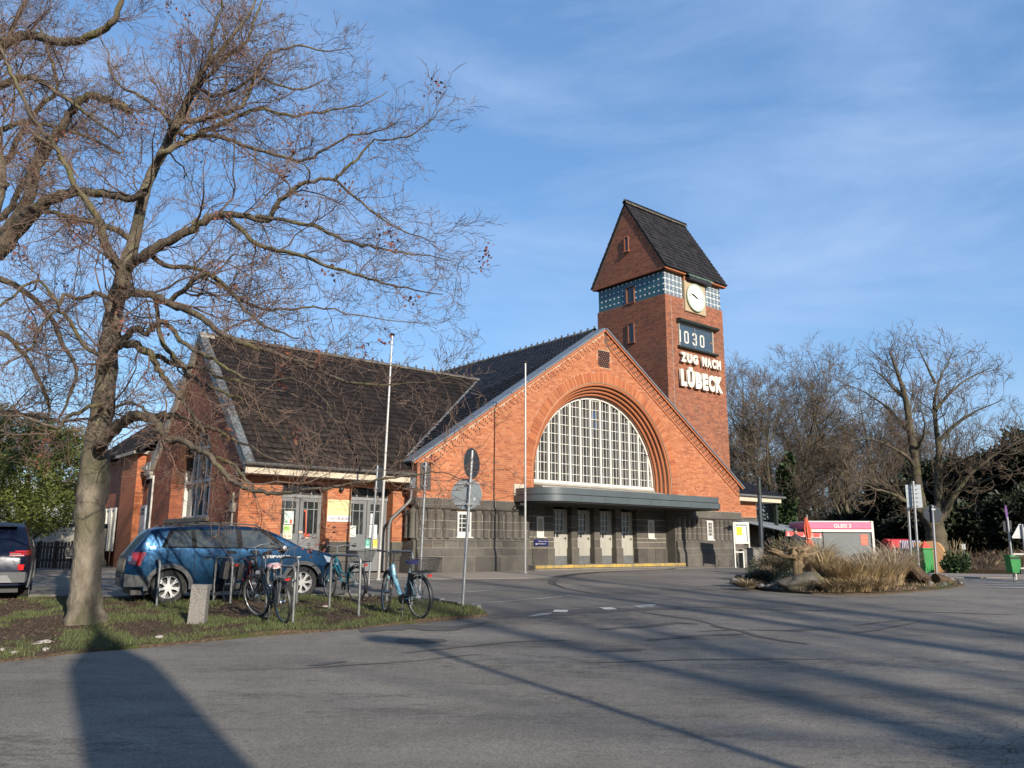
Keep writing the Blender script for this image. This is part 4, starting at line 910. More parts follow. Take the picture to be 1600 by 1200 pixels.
MB().tube([(UG-.05, 1.0, 3.1), (UG-.05, 1.0, 1.0)], .03, 8).box(UG-.1, UG-.0, .9, 1.1, 2.55, 2.8).build('cable_conduit', M['offwhite'], wing)
# front wall
PR = [(UG, -4.33), (-2.85, -2.01), (-.47, .0)]
for a, b in PR:
    MB().box(a, b, V0, V0+.4, BZ, 3.66).build('pier_core', M['mortar'], wing)
MB().box(UG, 0, V0, V0+.4, 3.45, 3.75).build('lintel', M['mortar'], wing)
lay('pier_bricks', brick_list(lambda z: PR if z < 3.45 else [(UG, -.0)], 1.73, 3.66, 31), 'v-', V0, M['brick'], wing, 290)
for a, b in PR:
    lay('reveal_bricks', brick_list(lambda z: [(V0, V0+.38)], 1.73, 3.45, 33), 'u-', a, M['brick'], wing) if a > UG else None
rr_ = random.Random(4)
for (a, b), zs in zip(PR, ((.55,1.1,1.4,1.71),)*3):
    for z0, z1 in zip(zs, zs[1:]): MB().bbox(a+.0, b-.0, V0-.035+rr_.uniform(-.003,.003), V0+.3, z0+.004, z1-.004).build('stone_block', M['stone'], wing)
MB().box(UG-.03, UG+.1, V0+.0, 9.2, BZ, 1.70).build('gable_plinth', M['stone'], wing)
# two pairs of grey doors
papers = {}
for di, (a, b) in enumerate(((-4.33,-2.85), (-2.01,-.47))):
    DV = V0+.34
    tr = thing('transom_window', None, None); tr.parent = wing; tr.location = OFF[wing.name]['off']; OFF[tr.name] = {'off': Vector((0,0,0))}
    MB().box(a, b, DV+.04, DV+.05, 3.12, 3.45).build('pane', M['glass'], tr)
    mb = MB().box(a, b, DV-.02, DV+.05, 3.04, 3.13)
    for k in range(5): u = a+(b-a)*k/4; mb.box(max(a, u-.02), min(b, u+.02), DV, DV+.045, 3.13, 3.45)
    mb.build('frame', M['bars'], tr)
    mid = (a+b)/2
    for li, (p, q) in enumerate(((a+.02, mid-.012), (mid+.012, b-.02))):
        d_ = thing('door', None, None); d_.parent = wing; d_.location = OFF[wing.name]['off']; OFF[d_.name] = {'off': Vector((0,0,0))}
        gw = q-p; g0, g1 = p+gw*.16, q-gw*.16; zb, zt = 1.95, 2.92
        MB().box(p, g0, DV, DV+.05, .78, 3.03).box(g1, q, DV, DV+.05, .78, 3.03).box(g0, g1, DV, DV+.05, .78, zb).box(g0, g1, DV, DV+.05, zt, 3.03).build('door_leaf', M['graydoor'], d_)
        MB().box(g0, g1, DV+.03, DV+.035, zb, zt).build('pane', M['glass'], d_)
        mb = MB()
        for f in (.26, .74): u = g0+(g1-g0)*f; mb.box(u-.012, u+.012, DV+.005, DV+.03, zb, zt)
        mb.box(g0, g1, DV+.007, DV+.028, 2.68, 2.705); mb.build('glazing_bars', M['bars'], d_)
        mb = MB()
        for i in (0, 1):
            for j in (0, 1): mb.box((p+q)/2-.05+i*.06, (p+q)/2-.01+i*.06, DV-.004, DV+.0, 1.58+j*.05, 1.61+j*.05)
        mb.build('vent_holes', M['dark'], d_)
        mb = MB().box(p+.06, p+.07, DV-.006, DV, .95, 1.5).box(q-.07, q-.06, DV-.006, DV, .95, 1.5).box(p+.07, q-.07, DV-.006, DV, 1.49, 1.5); mb.build('panel_groove', M['bars'], d_)
        if li == 1: MB().tube([(p+.06, DV-.06, 1.83), (p+.2, DV-.06, 1.84)], .012, 6).tube([(p+.06, DV-.06, 1.83), (p+.06, DV, 1.83)], .012, 6).box(p+.035, p+.085, DV-.012, DV, 1.72, 1.92).build('door_handle', M['alu'], d_)
def poster(u0, u1, z0, z1, base, marks, label, v=V0+.36-.03):
    t = thing('poster', label, 'poster', LB((u0+u1)/2, v, z0), YAWB)
    MB().box(-(u1-u0)/2, (u1-u0)/2, -.004, 0, 0, z1-z0).build('sheet', flat('paper', base), t)
    for k, (a, b, c, d, col) in enumerate(marks):
        W_, H_ = u1-u0, z1-z0; MB().box(-W_/2+a*W_, -W_/2+b*W_, -.0055, -.004, c*H_, d*H_).build('print', flat('print ink %d' % k, col), t)
    return t
wht, grn, red_, pk = (.75,.78,.72), (.35,.60,.25), (.75,.12,.06), (.7,.45,.4)
lines = lambda n, col, a=.1, b=.9, z0=.1, z1=.9: [(a, b-(.2 if i % 3 == 2 else 0), z0+(z1-z0)*i/n, z0+(z1-z0)*(i+.35)/n, col) for i in range(n)]
poster(-4.08, -3.78, 2.22, 2.62, (.66,.74,.68), lines(5, (.35,.6,.55), z0=.45)+[(.15,.4,.08,.3,(.3,.55,.3)),(.6,.85,.05,.35,red_)], 'white and green poster high in the leftmost grey door leaf')
poster(-4.1, -3.8, 1.78, 2.2, (.70,.75,.55), [(.1,.7,.6,.9,(.35,.62,.12)),(.1,.9,.45,.52,(.4,.6,.3)),(.1,.4,.1,.3,pk),(.5,.9,.12,.28,(.75,.4,.3))], 'lime green and pink notice below the poster in the leftmost grey door leaf')
poster(-1.9, -1.62, 1.86, 2.22, (.62,.72,.64), lines(8, (.5,.6,.55)), 'pale green paper notice taped to the third grey door leaf')
poster(-1.1, -.98, 2.28, 2.62, (.72,.76,.72), lines(6, (.45,.5,.48)), 'narrow white notice in the glass of the fourth grey door leaf')
poster(-1.12, -.84, 1.80, 2.26, (.70,.74,.70), lines(9, (.42,.46,.45)), 'white notice sheet low in the fourth grey door leaf')
poster(-1.26, -1.10, 1.50, 1.78, (.10,.42,.32), [(.1,.9,.05,.3,(.6,.72,.65)),(.25,.75,.5,.85,(.3,.6,.5))], 'small green sticker below the glass of the rightmost grey door', V0+.32)
poster(-.98, -.82, 1.50, 1.78, (.78,.62,.08), [(.1,.9,.05,.25,(.75,.72,.5)),(.3,.7,.45,.85,(.6,.5,.1))], 'small yellow sticker below the glass of the rightmost grey door', V0+.32)
t = thing('leaning_frame', 'orange red folded sign frame standing behind the second grey door leaf', 'sign frame', LB(-3.4, V0+.33, 1.86), YAWB)
MB().prism([(-.02,0),(.17,0),(.17,.08),(.06,.08),(.03,.8),(-.06,.8),(-.05,.76),(-.0,.76),(.03,.1),(-.02,.1)], -.012, .0).build('frame', flat('orange red board', (.75,.12,.05)), t)
MB().box(-.19,-.06,-.012,0,.10,.16).box(.0,.17,-.012,0,-.06,-.02).build('label_strip', flat('pale strip', (.7,.5,.4)), t)
# yellow enamel sign on the middle pier
t = thing('wall_sign', 'pale yellow enamel notice on the brick pier between the two pairs of grey doors', 'sign', LB(-2.42, V0-.015, 2.32), YAWB)
MB().bbox(-.42, .40, -.02, .0, 0, .68, .006).build('plate', flat('pale yellow enamel', (.80,.66,.34), .35), t)
MB().box(-.42, .40, -.023, -.02, 0, .19).build('lower_strip', flat('white enamel', (.74,.72,.66), .35), t)
fo = flat('faded orange ink', (.66,.40,.16)); scribble('lettering', t, -.34, .32, .49, .07, -.0215, fo, (7, 6), 5); scribble('lettering', t, -.34, .34, .36, .07, -.0215, fo, (3, 10), 6)
mb = MB(); r = random.Random(8)
for k in range(26): x = -.38+.03*k; mb.box(x, x+r.choice((.012,.02,.026)), -.0245, -.023, .05+r.uniform(0,.02), .14+r.uniform(-.03,.02))
mb.build('small_print', flat('violet grey ink', (.30,.26,.34)), t)
MB().lathe([(0,0),(.05,0),(.075,.05),(.06,.1),(0,.12)], (0,0,0), 'z', 12).box(-.03,.03,.0,.12,.05,.12).build('wall_lamp', M['black'], wing, loc=(-2.42, V0-.1, 3.27))
# eaves: soffit, cream fascia, gutter
MB().box(UG-.1, .0, .12, V0+.1, 3.62, 3.66).build('soffit', M['cond'], wing)
MB().box(UG-.1, -.08, .10, .14, 3.62, 3.82).build('fascia_board', M['cream'], wing)
mb = MB(); k = 8; n = 2; vs = []
for u in (UG-.16, -.1):
    for j in range(k+1): a = math.pi+math.pi*j/k; vs.append((u, .03+.085*math.cos(a), 3.93+.085*math.sin(a)))
    for j in range(k+1): a = 2*math.pi-math.pi*j/k; vs.append((u, .03+.078*math.cos(a), 3.93+.078*math.sin(a)))
K = 2*k+2; mb.add(vs, [(j, (j+1) % K, K+(j+1) % K, K+j) for j in range(K)]); mb.add(vs[:K], [list(range(K))]); mb.build('gutter', M['pipe'], wing, smooth=30)
mb = MB()
for u in np.arange(UG+.3, -.2, .9): mb.ring((u, .03, 3.93), .09, .008, 'x', 12, 4, math.pi, 2*math.pi)
mb.build('gutter_bracket', M['pipe'], wing)
# roof
vl = lambda z: (z-EVZ)/SL
slab(wing, [(UG-.1, .0, rz_(0)), (0, .0, rz_(0)), (0, 4.95, rz_(4.95)), (UG-.1, 4.95, rz_(4.95))], .06, 'roof_deck', M['dark'])
mb = MB(); zt = rz_(4.95); mb.add([(0,.0,rz_(0)), (0,.64,rz_(.64)), (vl(zt),4.95,zt), (0,4.95,zt)], [(0,1,2,3)]); mb.add([(0,9.9,rz_(0)),(0,9.26,rz_(.64)),(vl(zt),4.95,zt),(0,4.95,zt)], [(0,3,2,1)])
mb.add([(UG-.1,9.9,rz_(0)),(0,9.9,rz_(0)),(0,4.95,zt),(UG-.1,4.95,zt)], [(0,1,2,3)]); mb.build('roof_deck', M['dark'], wing)
tw = Vector((0, 1, .97)).normalized(); lsl = 4.95*math.hypot(1, .97)
kw = lambda p: UG-.2 < p[0] < (vl(p[2]) - .12 if p[2] > EVZ else -.02) and p[2] < zt
tile_roof(wing, (UG+.12, -.02, rz_(0)+.02), (1,0,0), tuple(tw), 56, 27, M['tile_w'], keep=kw, single=300, name='roof_tiles', seed=4)
tr_ = Vector((0, -1, .97)).normalized()
tile_roof(wing, (vl(zt), 9.92, rz_(0)+.02), (-1,0,0), tuple(tr_), 57, 27, M['tile_w'], keep=kw, name='rear_roof_tiles', seed=5)
ridge(wing, (UG+.1, 4.95, zt+.06), (vl(zt)-.1, 4.95, zt+.06), 29, M['ridge'])
# valley sheets
n = 16
for i in range(n):
    a, b = .64+(4.95-.64)*i/n, .64+(4.95-.64)*(i+1.06)/n
    pa, pb = Vector((vl(rz_(a)), a, rz_(a)+.075)), Vector((vl(rz_(b)), b, rz_(b)+.075+.006))
    slab(wing, [pa+Vector((-.15,-.02,.0)), pa+Vector((.14,.0,.06)), pb+Vector((.14,.0,.06)), pb+Vector((-.15,-.02,.0))], .012, 'valley_sheet', M['zinc_old'])

# =============== clock tower ===============
tower = building('clock_tower', 'square brick clock tower with steep tiled saddle roof and LÜBECK lettering', 'clock tower', 13.86, .6)
TU, TV0, TU1, TV1 = 13.86, .6, 18.3, 4.95
MB().box(TU, TU1, TV0, TV1, BZ, 13.18).build('tower_wall', M['mortar_d'], tower)
rk = lambda z: max(TU, HW+(APX-z)/SL-.3)
dsp = lambda u, z: (14.78 < u < 17.3 and 10.83 < z < 11.88) or (15.25 < u < 16.86 and z > 12.6)
lay('front_bricks', brick_list(lambda z: [(rk(z), TU1)], 4.6, 13.17, 51, skip=dsp), 'v-', TV0, M['brick_t'], tower)
sl = lambda v, z: (2.5 < v < 2.9 and 11.2 < z < 12.15)
lay('side_bricks', brick_list(lambda z: [(TV0, TV1)], 7.3, 13.17, 52, skip=sl), 'u-', TU, M['brick_t'], tower)
# corner strips laid slightly proud
for a in (TU+.05, TU1-.5): pass
MB().box(TU+.41, TU+.43, TV0-.012, TV0, 7.6, 13.1).build('corner_joint', M['offwhite'], tower)
# tiled band
bi = .05; BU0, BU1, BV0, BV1, B0, B1 = TU+bi, TU1-bi, TV0+bi, TV1-bi, 13.18, 14.36
MB().box(BU0+.01, BU1-.01, BV0+.01, BV1-.01, B0, B1).build('band_core', flat('dark grout', (.045,.09,.11)), tower)
MB().box(TU, TU1, TV0, TV1, 13.16, 13.2).build('band_ledge', M['brick_t'], tower)
cells = {'w': MB(), 'g': MB(), 'b': MB(), 't': MB()}; c = .141
for j in range(8):
    z = B0+.03+j*.1415
    nu = int((BU1-BU0)/c)
    for i in range(nu):
        u = BU0+i*(BU1-BU0)/nu; w = (BU1-BU0)/nu
        if 15.2 < u+w/2 < 16.9: continue
        k = 'w' if (i % 2 == 0 and j % 2 == 1) else ('b' if (i % 2 == 1 and j % 2 == 0) else 'g')
        e_ = .022 if k == 'w' else .005; cells[k].box(u+e_, u+w-e_, BV0-.004, BV0+.02, z+e_-.005, z+.136-e_)
    nv = int((BV1-BV0)/c)
    for i in range(nv):
        v = BV0+i*(BV1-BV0)/nv; w = (BV1-BV0)/nv
        if 2.5 < v+w/2 < 3.0 and z < 14.0: continue
        k = 'w' if (i % 2 == 0 and j % 2 == 1) else 't'; e_ = .03 if k == 'w' else .004; cells[k].box(BU0-.004, BU0+.02, v+e_, v+w-e_, z+e_-.005, z+.136-e_)
tm = {'w': pm('white glazed tile', (.80,.82,.80), (.7,.72,.7), 4, .15), 'g': pm('pale grey glazed tile', (.36,.40,.40), (.28,.32,.33), 9, .2, island=.15), 'b': pm('blue grey glazed tile', (.13,.18,.24), (.10,.14,.19), 9, .2, island=.2), 't': pm('teal glazed tile', (.045,.135,.165), (.03,.10,.125), 5, .2, island=.2)}
for k, mb in cells.items(): o = mb.build({'w':'white_band_tiles','g':'grey_band_tiles','b':'blue_band_tiles','t':'teal_band_tiles'}[k], tm[k], tower); o['kind'] = 'stuff'
def slot(v0, v1, z0, z1, u=TU):
    w_ = thing('window', None, None); w_.parent = tower; w_.location = OFF[tower.name]['off']; OFF[w_.name] = {'off': Vector((0,0,0))}
    MB().box(u-.02, u+.0, v0, v1, z0, z1).build('pane', M['glass'], w_)
    MB().box(u-.06, u, v1-.03, v1+.04, z0, z1).box(u-.05, u, v0-.03, v0, z0, z1).box(u-.1, u, v0-.08, v1+.08, z0-.06, z0).box(u-.06, u, v0-.03, v1+.04, z1, z1+.05).build('frame', M['brick_t'], w_)
slot(2.52, 2.98, 13.22, 14.0, BU0); slot(2.56, 2.9, 11.22, 12.14); slot(2.64, 2.86, 15.84, 16.54, 13.72)
# gable triangle (left) and its twin
GV0, GV1, GA = .42, 5.13, 18.2; GM = (GV0+GV1)/2
for ua, ub in ((13.74, 14.0), (18.16, 18.42)):
    MB().prism([(GV0,14.42),(GV1,14.42),(GM,GA)], ua, ub, 'x').build('gable_wall', M['mortar_d'], tower)
gs = (GA-14.42)/(GM-GV0)
def sp_t(z): 
    d = (GA-z)/gs-.05; return [(GM-d, GM+d)] if d > .06 else []
lay('gable_bricks', brick_list(sp_t, 14.46, 18.1, 54, skip=lambda v, z: 2.62 < v < 2.88 and 15.84 < z < 16.55), 'u-', 13.74, M['brick_t'], tower)
MB().box(13.70, 13.86, GV0, GV1, 14.36, 14.45).build('gable_ledge', M['brick_t'], tower)
MB().box(13.7, 15.25, GV0-.02, .65, 14.36, 14.50).box(16.95, 18.46, GV0-.02, .65, 14.36, 14.50).build('eaves_roll', M['roll'], tower)
# stepped corbels below the verge
mb = MB()
for i in range(15):
    f = (i+.5)/15; z = 14.5+(GA-14.5)*f; d = (GA-z)/gs
    mb.box(13.71, 13.74, GM-d+.02, GM-d+.22, z-.13, z+.13)
o = mb.build('verge_corbels', M['brick_t'], tower); o['kind'] = 'stuff'
# roof
for s in (1, -1):
    e = GM-s*(GM-GV0+.07); ze = 14.42-.07*gs+.13
    slab(tower, [(13.70, e, ze), (18.44, e, ze), (18.44, GM, GA+.16), (13.70, GM, GA+.16)], .05, 'roof_deck', M['dark'])
    T_ = Vector((0, s, gs)).normalized(); U_ = (1,0,0) if s == 1 else (-1,0,0)
    tile_roof(tower, (13.66 if s == 1 else 18.5, e-.01*s, ze+.01), U_, tuple(T_), 23, 18, M['tile_t'], name='roof_tiles', seed=8+s)
ridge(tower, (13.64, GM, GA+.23), (18.5, GM, GA+.23), 11, M['ridge'])
# clock
MB().bbox(15.25, 16.86, TV0-.09, TV0+.1, 12.60, 14.12, .02).build('clock_panel', M['sandstone'], tower)
MB().prism([(15.25,14.12),(16.86,14.12),(16.86,14.36),(15.25,14.36)], TV0-.05, TV0+.1).build('panel_top', M['brick_t'], tower)
ck = thing('clock', None, None); ck.parent = tower; ck.location = OFF[tower.name]['off']; OFF[ck.name] = {'off': Vector((0,0,0))}
cx, cz, cr_ = 16.02, 13.36, .66
MB().lathe([(0,TV0-.17),(cr_-.04,TV0-.17),(cr_-.04,TV0-.1),(0,TV0-.1)], (cx,0,cz), 'y', 48).build('dial', pm('pale green glass dial', (.80,.86,.74), (.74,.82,.70), 1, .3), ck)
MB().ring((cx, TV0-.15, cz), cr_, .045, 'y', 48, 8).build('rim', pm('verdigris rim', (.45,.52,.38), (.34,.42,.30), 6, .6), ck)
for k in range(12):
    a = math.pi/2-k*math.pi/6; L = .13 if k % 3 == 0 else .09; q = MB().box(-L/2, L/2, -.012, 0, -.014 if k%3 else -.02, .014 if k%3 else .02, Matrix.Rotation(-a, 4, 'Y'))
    q.build('hour_mark', M['black'], ck, loc=(cx+.5*math.cos(a), TV0-.17, cz+.5*math.sin(a)))
for L, w, deg, nm in ((.50, .022, 288, 'minute_hand'), (.34, .032, 294, 'hour_hand')):
    a = math.pi/2-R(deg); MB().prism([(-.1,-w*.6),(L*.7,-w),(L,0),(L*.7,w),(-.1,w*.6)], -.015, 0, 'y', Matrix.Rotation(-a, 4, 'Y')).build(nm, M['black'], ck, loc=(cx, TV0-.185-(.012 if L < .4 else 0), cz))
# hood over the clock
slab(tower, [(15.3, .22, 14.36), (17.2, .22, 14.36), (17.05, .62, 14.62), (15.4, .62, 14.62)], .06, 'clock_hood', M['copper'])
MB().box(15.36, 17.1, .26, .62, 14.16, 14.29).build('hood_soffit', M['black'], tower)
# departure display
db = thing('departure_display', None, None); db.parent = tower; db.location = OFF[tower.name]['off']; OFF[db.name] = {'off': Vector((0,0,0))}
MB().box(14.78, 17.3, TV0-.01, TV0+.05, 10.83, 11.88).build('display_board', pm('slate blue display', (.055,.085,.12), (.04,.065,.095), 2, .3), db)
MB().box(14.72, 14.78, TV0-.06, TV0+.05, 10.8, 11.9).box(17.3, 17.38, TV0-.06, TV0+.05, 10.8, 11.9).box(14.70, 17.4, TV0-.055, TV0+.05, 11.88, 11.93).box(14.70, 17.4, TV0-.055, TV0+.05, 10.78, 10.83).build('frame', M['offwhite'], db)
MB().prism([(.30,12.06),(.40,12.12),(.6,12.12),(.6,11.92),(.5,11.92),(.32,11.98)], 14.6, 17.62, 'x').build('hood', M['darkgreen'], db)
MB().bbox(14.62, 17.6, TV0-.2, TV0, 10.70, 10.8, .03).build('sill', M['darkgreen'], db)
MB().box(15.93, 15.96, TV0-.05, TV0-.01, 10.83, 11.88).build('divider', M['alu'], db)
def digit(ch, u, w=.34, h=.60, s=.085):
    mb = MB(); z = 11.0; v0, v1 = TV0-.03, TV0-.01; c_ = .05
    def b(a0, a1, b0, b1): mb.box(u+a0, u+a1, v0, v1, z+b0, z+b1)
    if ch == '0': b(0,s,c_,h-c_); b(w-s,w,c_,h-c_); b(c_,w-c_,0,s); b(c_,w-c_,h-s,h)
    if ch == '3': b(w-s,w,c_,h/2-.02); b(w-s,w,h/2+.02,h-c_); b(c_,w-c_,0,s); b(c_,w-c_,h-s,h); b(c_*2,w-c_,h/2-s/2,h/2+s/2); b(0,s,c_,c_+.1); b(0,s,h-c_-.1,h-c_)
    if ch == '1': b(0,s,0,h)
    mb.build('digit', M['white'], db)
digit('1', 14.80); digit('0', 15.14); digit('3', 15.76); digit('0', 16.34)
M['letter'] = pm('cream letter', (.80,.74,.62), (.68,.62,.50), 3, .6)
def word(txt, u0, u1, z0, z1, bold, rel):
    # letter widths measured with the font, each letter a part
    W_ = [rel.get(ch, 1.) for ch in txt]; tot = sum(W_); u = u0
    for ch, w in zip(txt, W_):
        L = (u1-u0)*w/tot
        if ch != ' ':
            h = z1-z0; f = (L*.88, h*(1.22 if ch == 'Ü' else 1.0))
            text_mesh('letter', ch, h, .055, M['letter'], tower, (u, TV0-.13, z0-(0 if ch != 'Ü' else 0)), bold=bold, fit=f)
        u += L
word('ZUG', 14.66, 15.98, 10.02, 10.48, .030, {}); word('NACH', 16.26, 17.76, 10.02, 10.48, .030, {'A':1.05})
word('LÜBECK', 14.60, 17.86, 8.86, 9.66, .055, {'L':.85,'Ü':1.05,'E':.8,'C':.95,'K':1.15})

# =============== low annex on the right ===============
annex = building('station_annex', 'low brick annex with dark hipped roof and cream eaves right of the hall', 'station building', 18.1, .7)
MB().box(18.1, 20.45, .7, 8, BZ, 3.75).build('wall', M['mortar'], annex)
lay('front_bricks', brick_list(lambda z: [(18.13, 20.45)], 3.02, 3.75, 61), 'v-', .7, M['brick'], annex)
r = random.Random(6)
for z0, z1 in zip((.55,1.2,1.7,2.1,2.5,2.95), (1.2,1.7,2.1,2.5,2.95,3.0)):
    u = 18.13
    while u < 20.4: e = min(u+r.uniform(.5,.8), 20.47); MB().bbox(u, e-.008, .66, .75, z0, z1-.008).build('stone_block', M['stone'], annex); u = e
MB().box(18.1, 22.1, .30, 8.2, 3.75, 3.98).build('eaves_board', M['cream'], annex)
MB().box(18.08, 22.35, .16, 8.4, 3.985, 4.07).build('gutter', M['pipe'], annex)
mb = MB(); mb.add([(18.1,.2,4.08),(22.3,.2,4.08),(22.3,8.3,4.08),(18.1,8.3,4.08),(19.0,4.2,6.0),(18.1,4.2,6.0)], [(0,1,4,5),(1,2,4),(2,3,5,4),(0,5,3)]); mb.build('roof_deck', M['dark'], annex)
ta = Vector((0, 4.0, 1.92)).normalized()
tile_roof(annex, (18.15, .18, 4.08), (1,0,0), tuple(ta), 20, 17, M['tile'], keep=lambda p: p[0] < 22.3-(p[1]-.2)*.83, name='roof_tiles', seed=9)
for v in (.5, 4, 7.5): MB().box(21.9, 22.05, v, v+.15, BZ, 3.75).build('post', M['darkgreen'], annex)

# =============== rear wing, far left ===============
rear = building('station_rear_wing', 'shaded brick rear wing with white window bays behind the near gable', 'station building', -5.6, 9.9)
RU = -5.6
MB().box(RU, -1, 9.3, 17.5, BZ, 5.1).build('wall', M['mortar_d'], rear)
ow = lambda v, z: (9.6 < v < 10.9 and z < 3.1) or (11.2 < v < 14.3 and 1.35 < z < 3.05)
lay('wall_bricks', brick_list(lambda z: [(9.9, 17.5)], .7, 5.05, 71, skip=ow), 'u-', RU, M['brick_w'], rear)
MB().box(RU-.3, RU, 10.45, 12.5, BZ, 5.0).build('buttress', M['brick'], rear)
lay('buttress_bricks', brick_list(lambda z: [(RU-.3, RU)], .8, 5.0, 72), 'v-', 10.45, M['brick'], rear)
MB().bbox(RU-.5, RU+.2, 10.3, 12.9, 5.02, 5.14).build('stone_cap', M['offwhite'], rear)
for k, v in enumerate((12.7, 13.5, 14.3, 15.1)):
    w_ = thing('window', None, None); w_.parent = rear; w_.location = OFF[rear.name]['off']; OFF[w_.name] = {'off': Vector((0,0,0))}
    MB().box(RU-.32, RU-.3, v, v+.6, 1.4, 3.0).build('pane', M['glass'], w_)
    MB().box(RU-.38, RU-.32, v-.06, v+.06, 1.35, 3.05).box(RU-.38, RU-.32, v+.54, v+.66, 1.35, 3.05).box(RU-.36, RU-.32, v, v+.6, 2.95, 3.05).build('frame', M['white'], w_)
d_ = thing('door', None, None); d_.parent = rear; d_.location = OFF[rear.name]['off']; OFF[d_.name] = {'off': Vector((0,0,0))}
MB().box(RU-.06, RU, 9.75, 10.4, .7, 3.05).build('door_leaf', pm('pale blue grey door', (.42,.47,.52), (.36,.41,.46), 2, .5), d_)
mb = MB()
for i in (0,1):
    for j in (0,1): mb.box(RU-.07, RU-.06, 9.9+i*.17, 10.0+i*.17, 2.7+j*.14, 2.8+j*.14)
mb.box(RU-.07,RU-.06,9.85,10.2,1.7,1.95).build('door_panes', M['dark'], d_)
slab(rear, [(RU-.45, 9.9, 5.15), (RU-.45, 17.9, 5.15), (-2.0, 14.5, 8.3), (-2.0, 9.9, 8.3)], .1, 'roof_deck', M['dark'])
slab(rear, [(RU-.45, 17.9, 5.15), (2, 17.9, 5.15), (1, 14.5, 8.3), (-2.0, 14.5, 8.3)], .1, 'roof_deck', M['tile'])
ts = Vector((3.6, 0, 3.15)).normalized()
tile_roof(rear, (RU-.47, 17.9, 5.16), (0,-1,0), tuple(ts), 38, 19, M['tile_w'], keep=lambda p: p[1] < 17.9-(p[0]+6.05)*.84, name='roof_tiles', seed=12)
ridge(rear, (-2.0, 9.9, 8.36), (-2.0, 14.5, 8.36), 11, M['ridge'], False)
# ================= trees =================
def nrm(a): return a/np.maximum(np.linalg.norm(a, axis=-1, keepdims=True), 1e-9)
def tubes(P, Rr, k):
    """P (N,n,3) polylines, Rr (N,n) radii -> one vertex/face array of k-sided tubes"""
    N_, n, _ = P.shape; T = np.empty_like(P); T[:, 1:-1] = P[:, 2:]-P[:, :-2]; T[:, 0] = P[:, 1]-P[:, 0]; T[:, -1] = P[:, -1]-P[:, -2]; T = nrm(T)
    ref = np.where(np.abs(T[:, :1, 2:]) < .9, np.array([0,0,1.]), np.array([1.,0,0])); X = nrm(np.cross(T, np.broadcast_to(ref, T.shape))); Y = np.cross(T, X)
    a = 2*np.pi*np.arange(k)/k
    V = P[:, :, None]+(X[:, :, None]*np.cos(a)[:, None]+Y[:, :, None]*np.sin(a)[:, None])*Rr[:, :, None, None]
    idx = np.arange(N_*n*k).reshape(N_, n, k); A = idx[:, :-1]; B = idx[:, 1:]
    F = np.stack([A, np.roll(A, -1, 2), np.roll(B, -1, 2), B], -1).reshape(-1, 4); return V.reshape(-1, 3), F
def sample(P, Rr, t):     # t in 0..1 per row
    n = P.shape[1]; x = np.clip(t, 0, .999)*(n-1); i = x.astype(int); f = (x-i)[:, None]; r = np.arange(len(P))
    p = P[r, i]*(1-f)+P[r, i+1]*f; d = nrm(P[r, i+1]-P[r, i]); rr = Rr[r, i]*(1-f[:, 0])+Rr[r, i+1]*f[:, 0]; return p, d, rr
def grow(P, Rr, per, t0, t1, ang, lo, hi, npts, rng, wig=.25, up=.1, rfac=.55, rmin=.002, byr=None, flat_=0.):
    """children on every branch: per = children per metre (or count if negative)"""
    L = np.linalg.norm(np.diff(P, axis=1), axis=2).sum(1)
    cnt = np.full(len(P), -per, int) if per < 0 else np.maximum(1, (L*(t1-t0)*per+rng.random(len(P))).astype(int))
    idx = np.repeat(np.arange(len(P)), cnt); n = len(idx); t = t0+(t1-t0)*rng.random(n)
    p, d, r = sample(P[idx], Rr[idx], t)
    az = rng.uniform(0, 2*np.pi, n); rnd = nrm(rng.normal(size=(n, 3))); side = nrm(np.cross(d, rnd)); side[:, 2] *= (1-flat_); side = nrm(side)
    a = ang*rng.uniform(.65, 1.3, n)[:, None]; D = nrm(d*np.cos(a)+side*np.sin(a))
    ln = rng.uniform(lo, hi, n)*(1-.45*t)
    if byr is not None: ln = ln*np.clip(r/byr, .75, 1.25)
    out_ = np.empty((n, npts, 3)); out_[:, 0] = p; cur = D
    for k in range(1, npts):
        cur = nrm(cur+rng.normal(0, wig, (n, 3))+np.array([0, 0, up])); out_[:, k] = out_[:, k-1]+cur*(ln/(npts-1))[:, None]
    r0 = np.maximum(np.minimum(r*rfac, ln*.011), rmin); RR = r0[:, None]*np.linspace(1, .35, npts)[None]; RR = np.maximum(RR, rmin*.7)
    return out_, RR
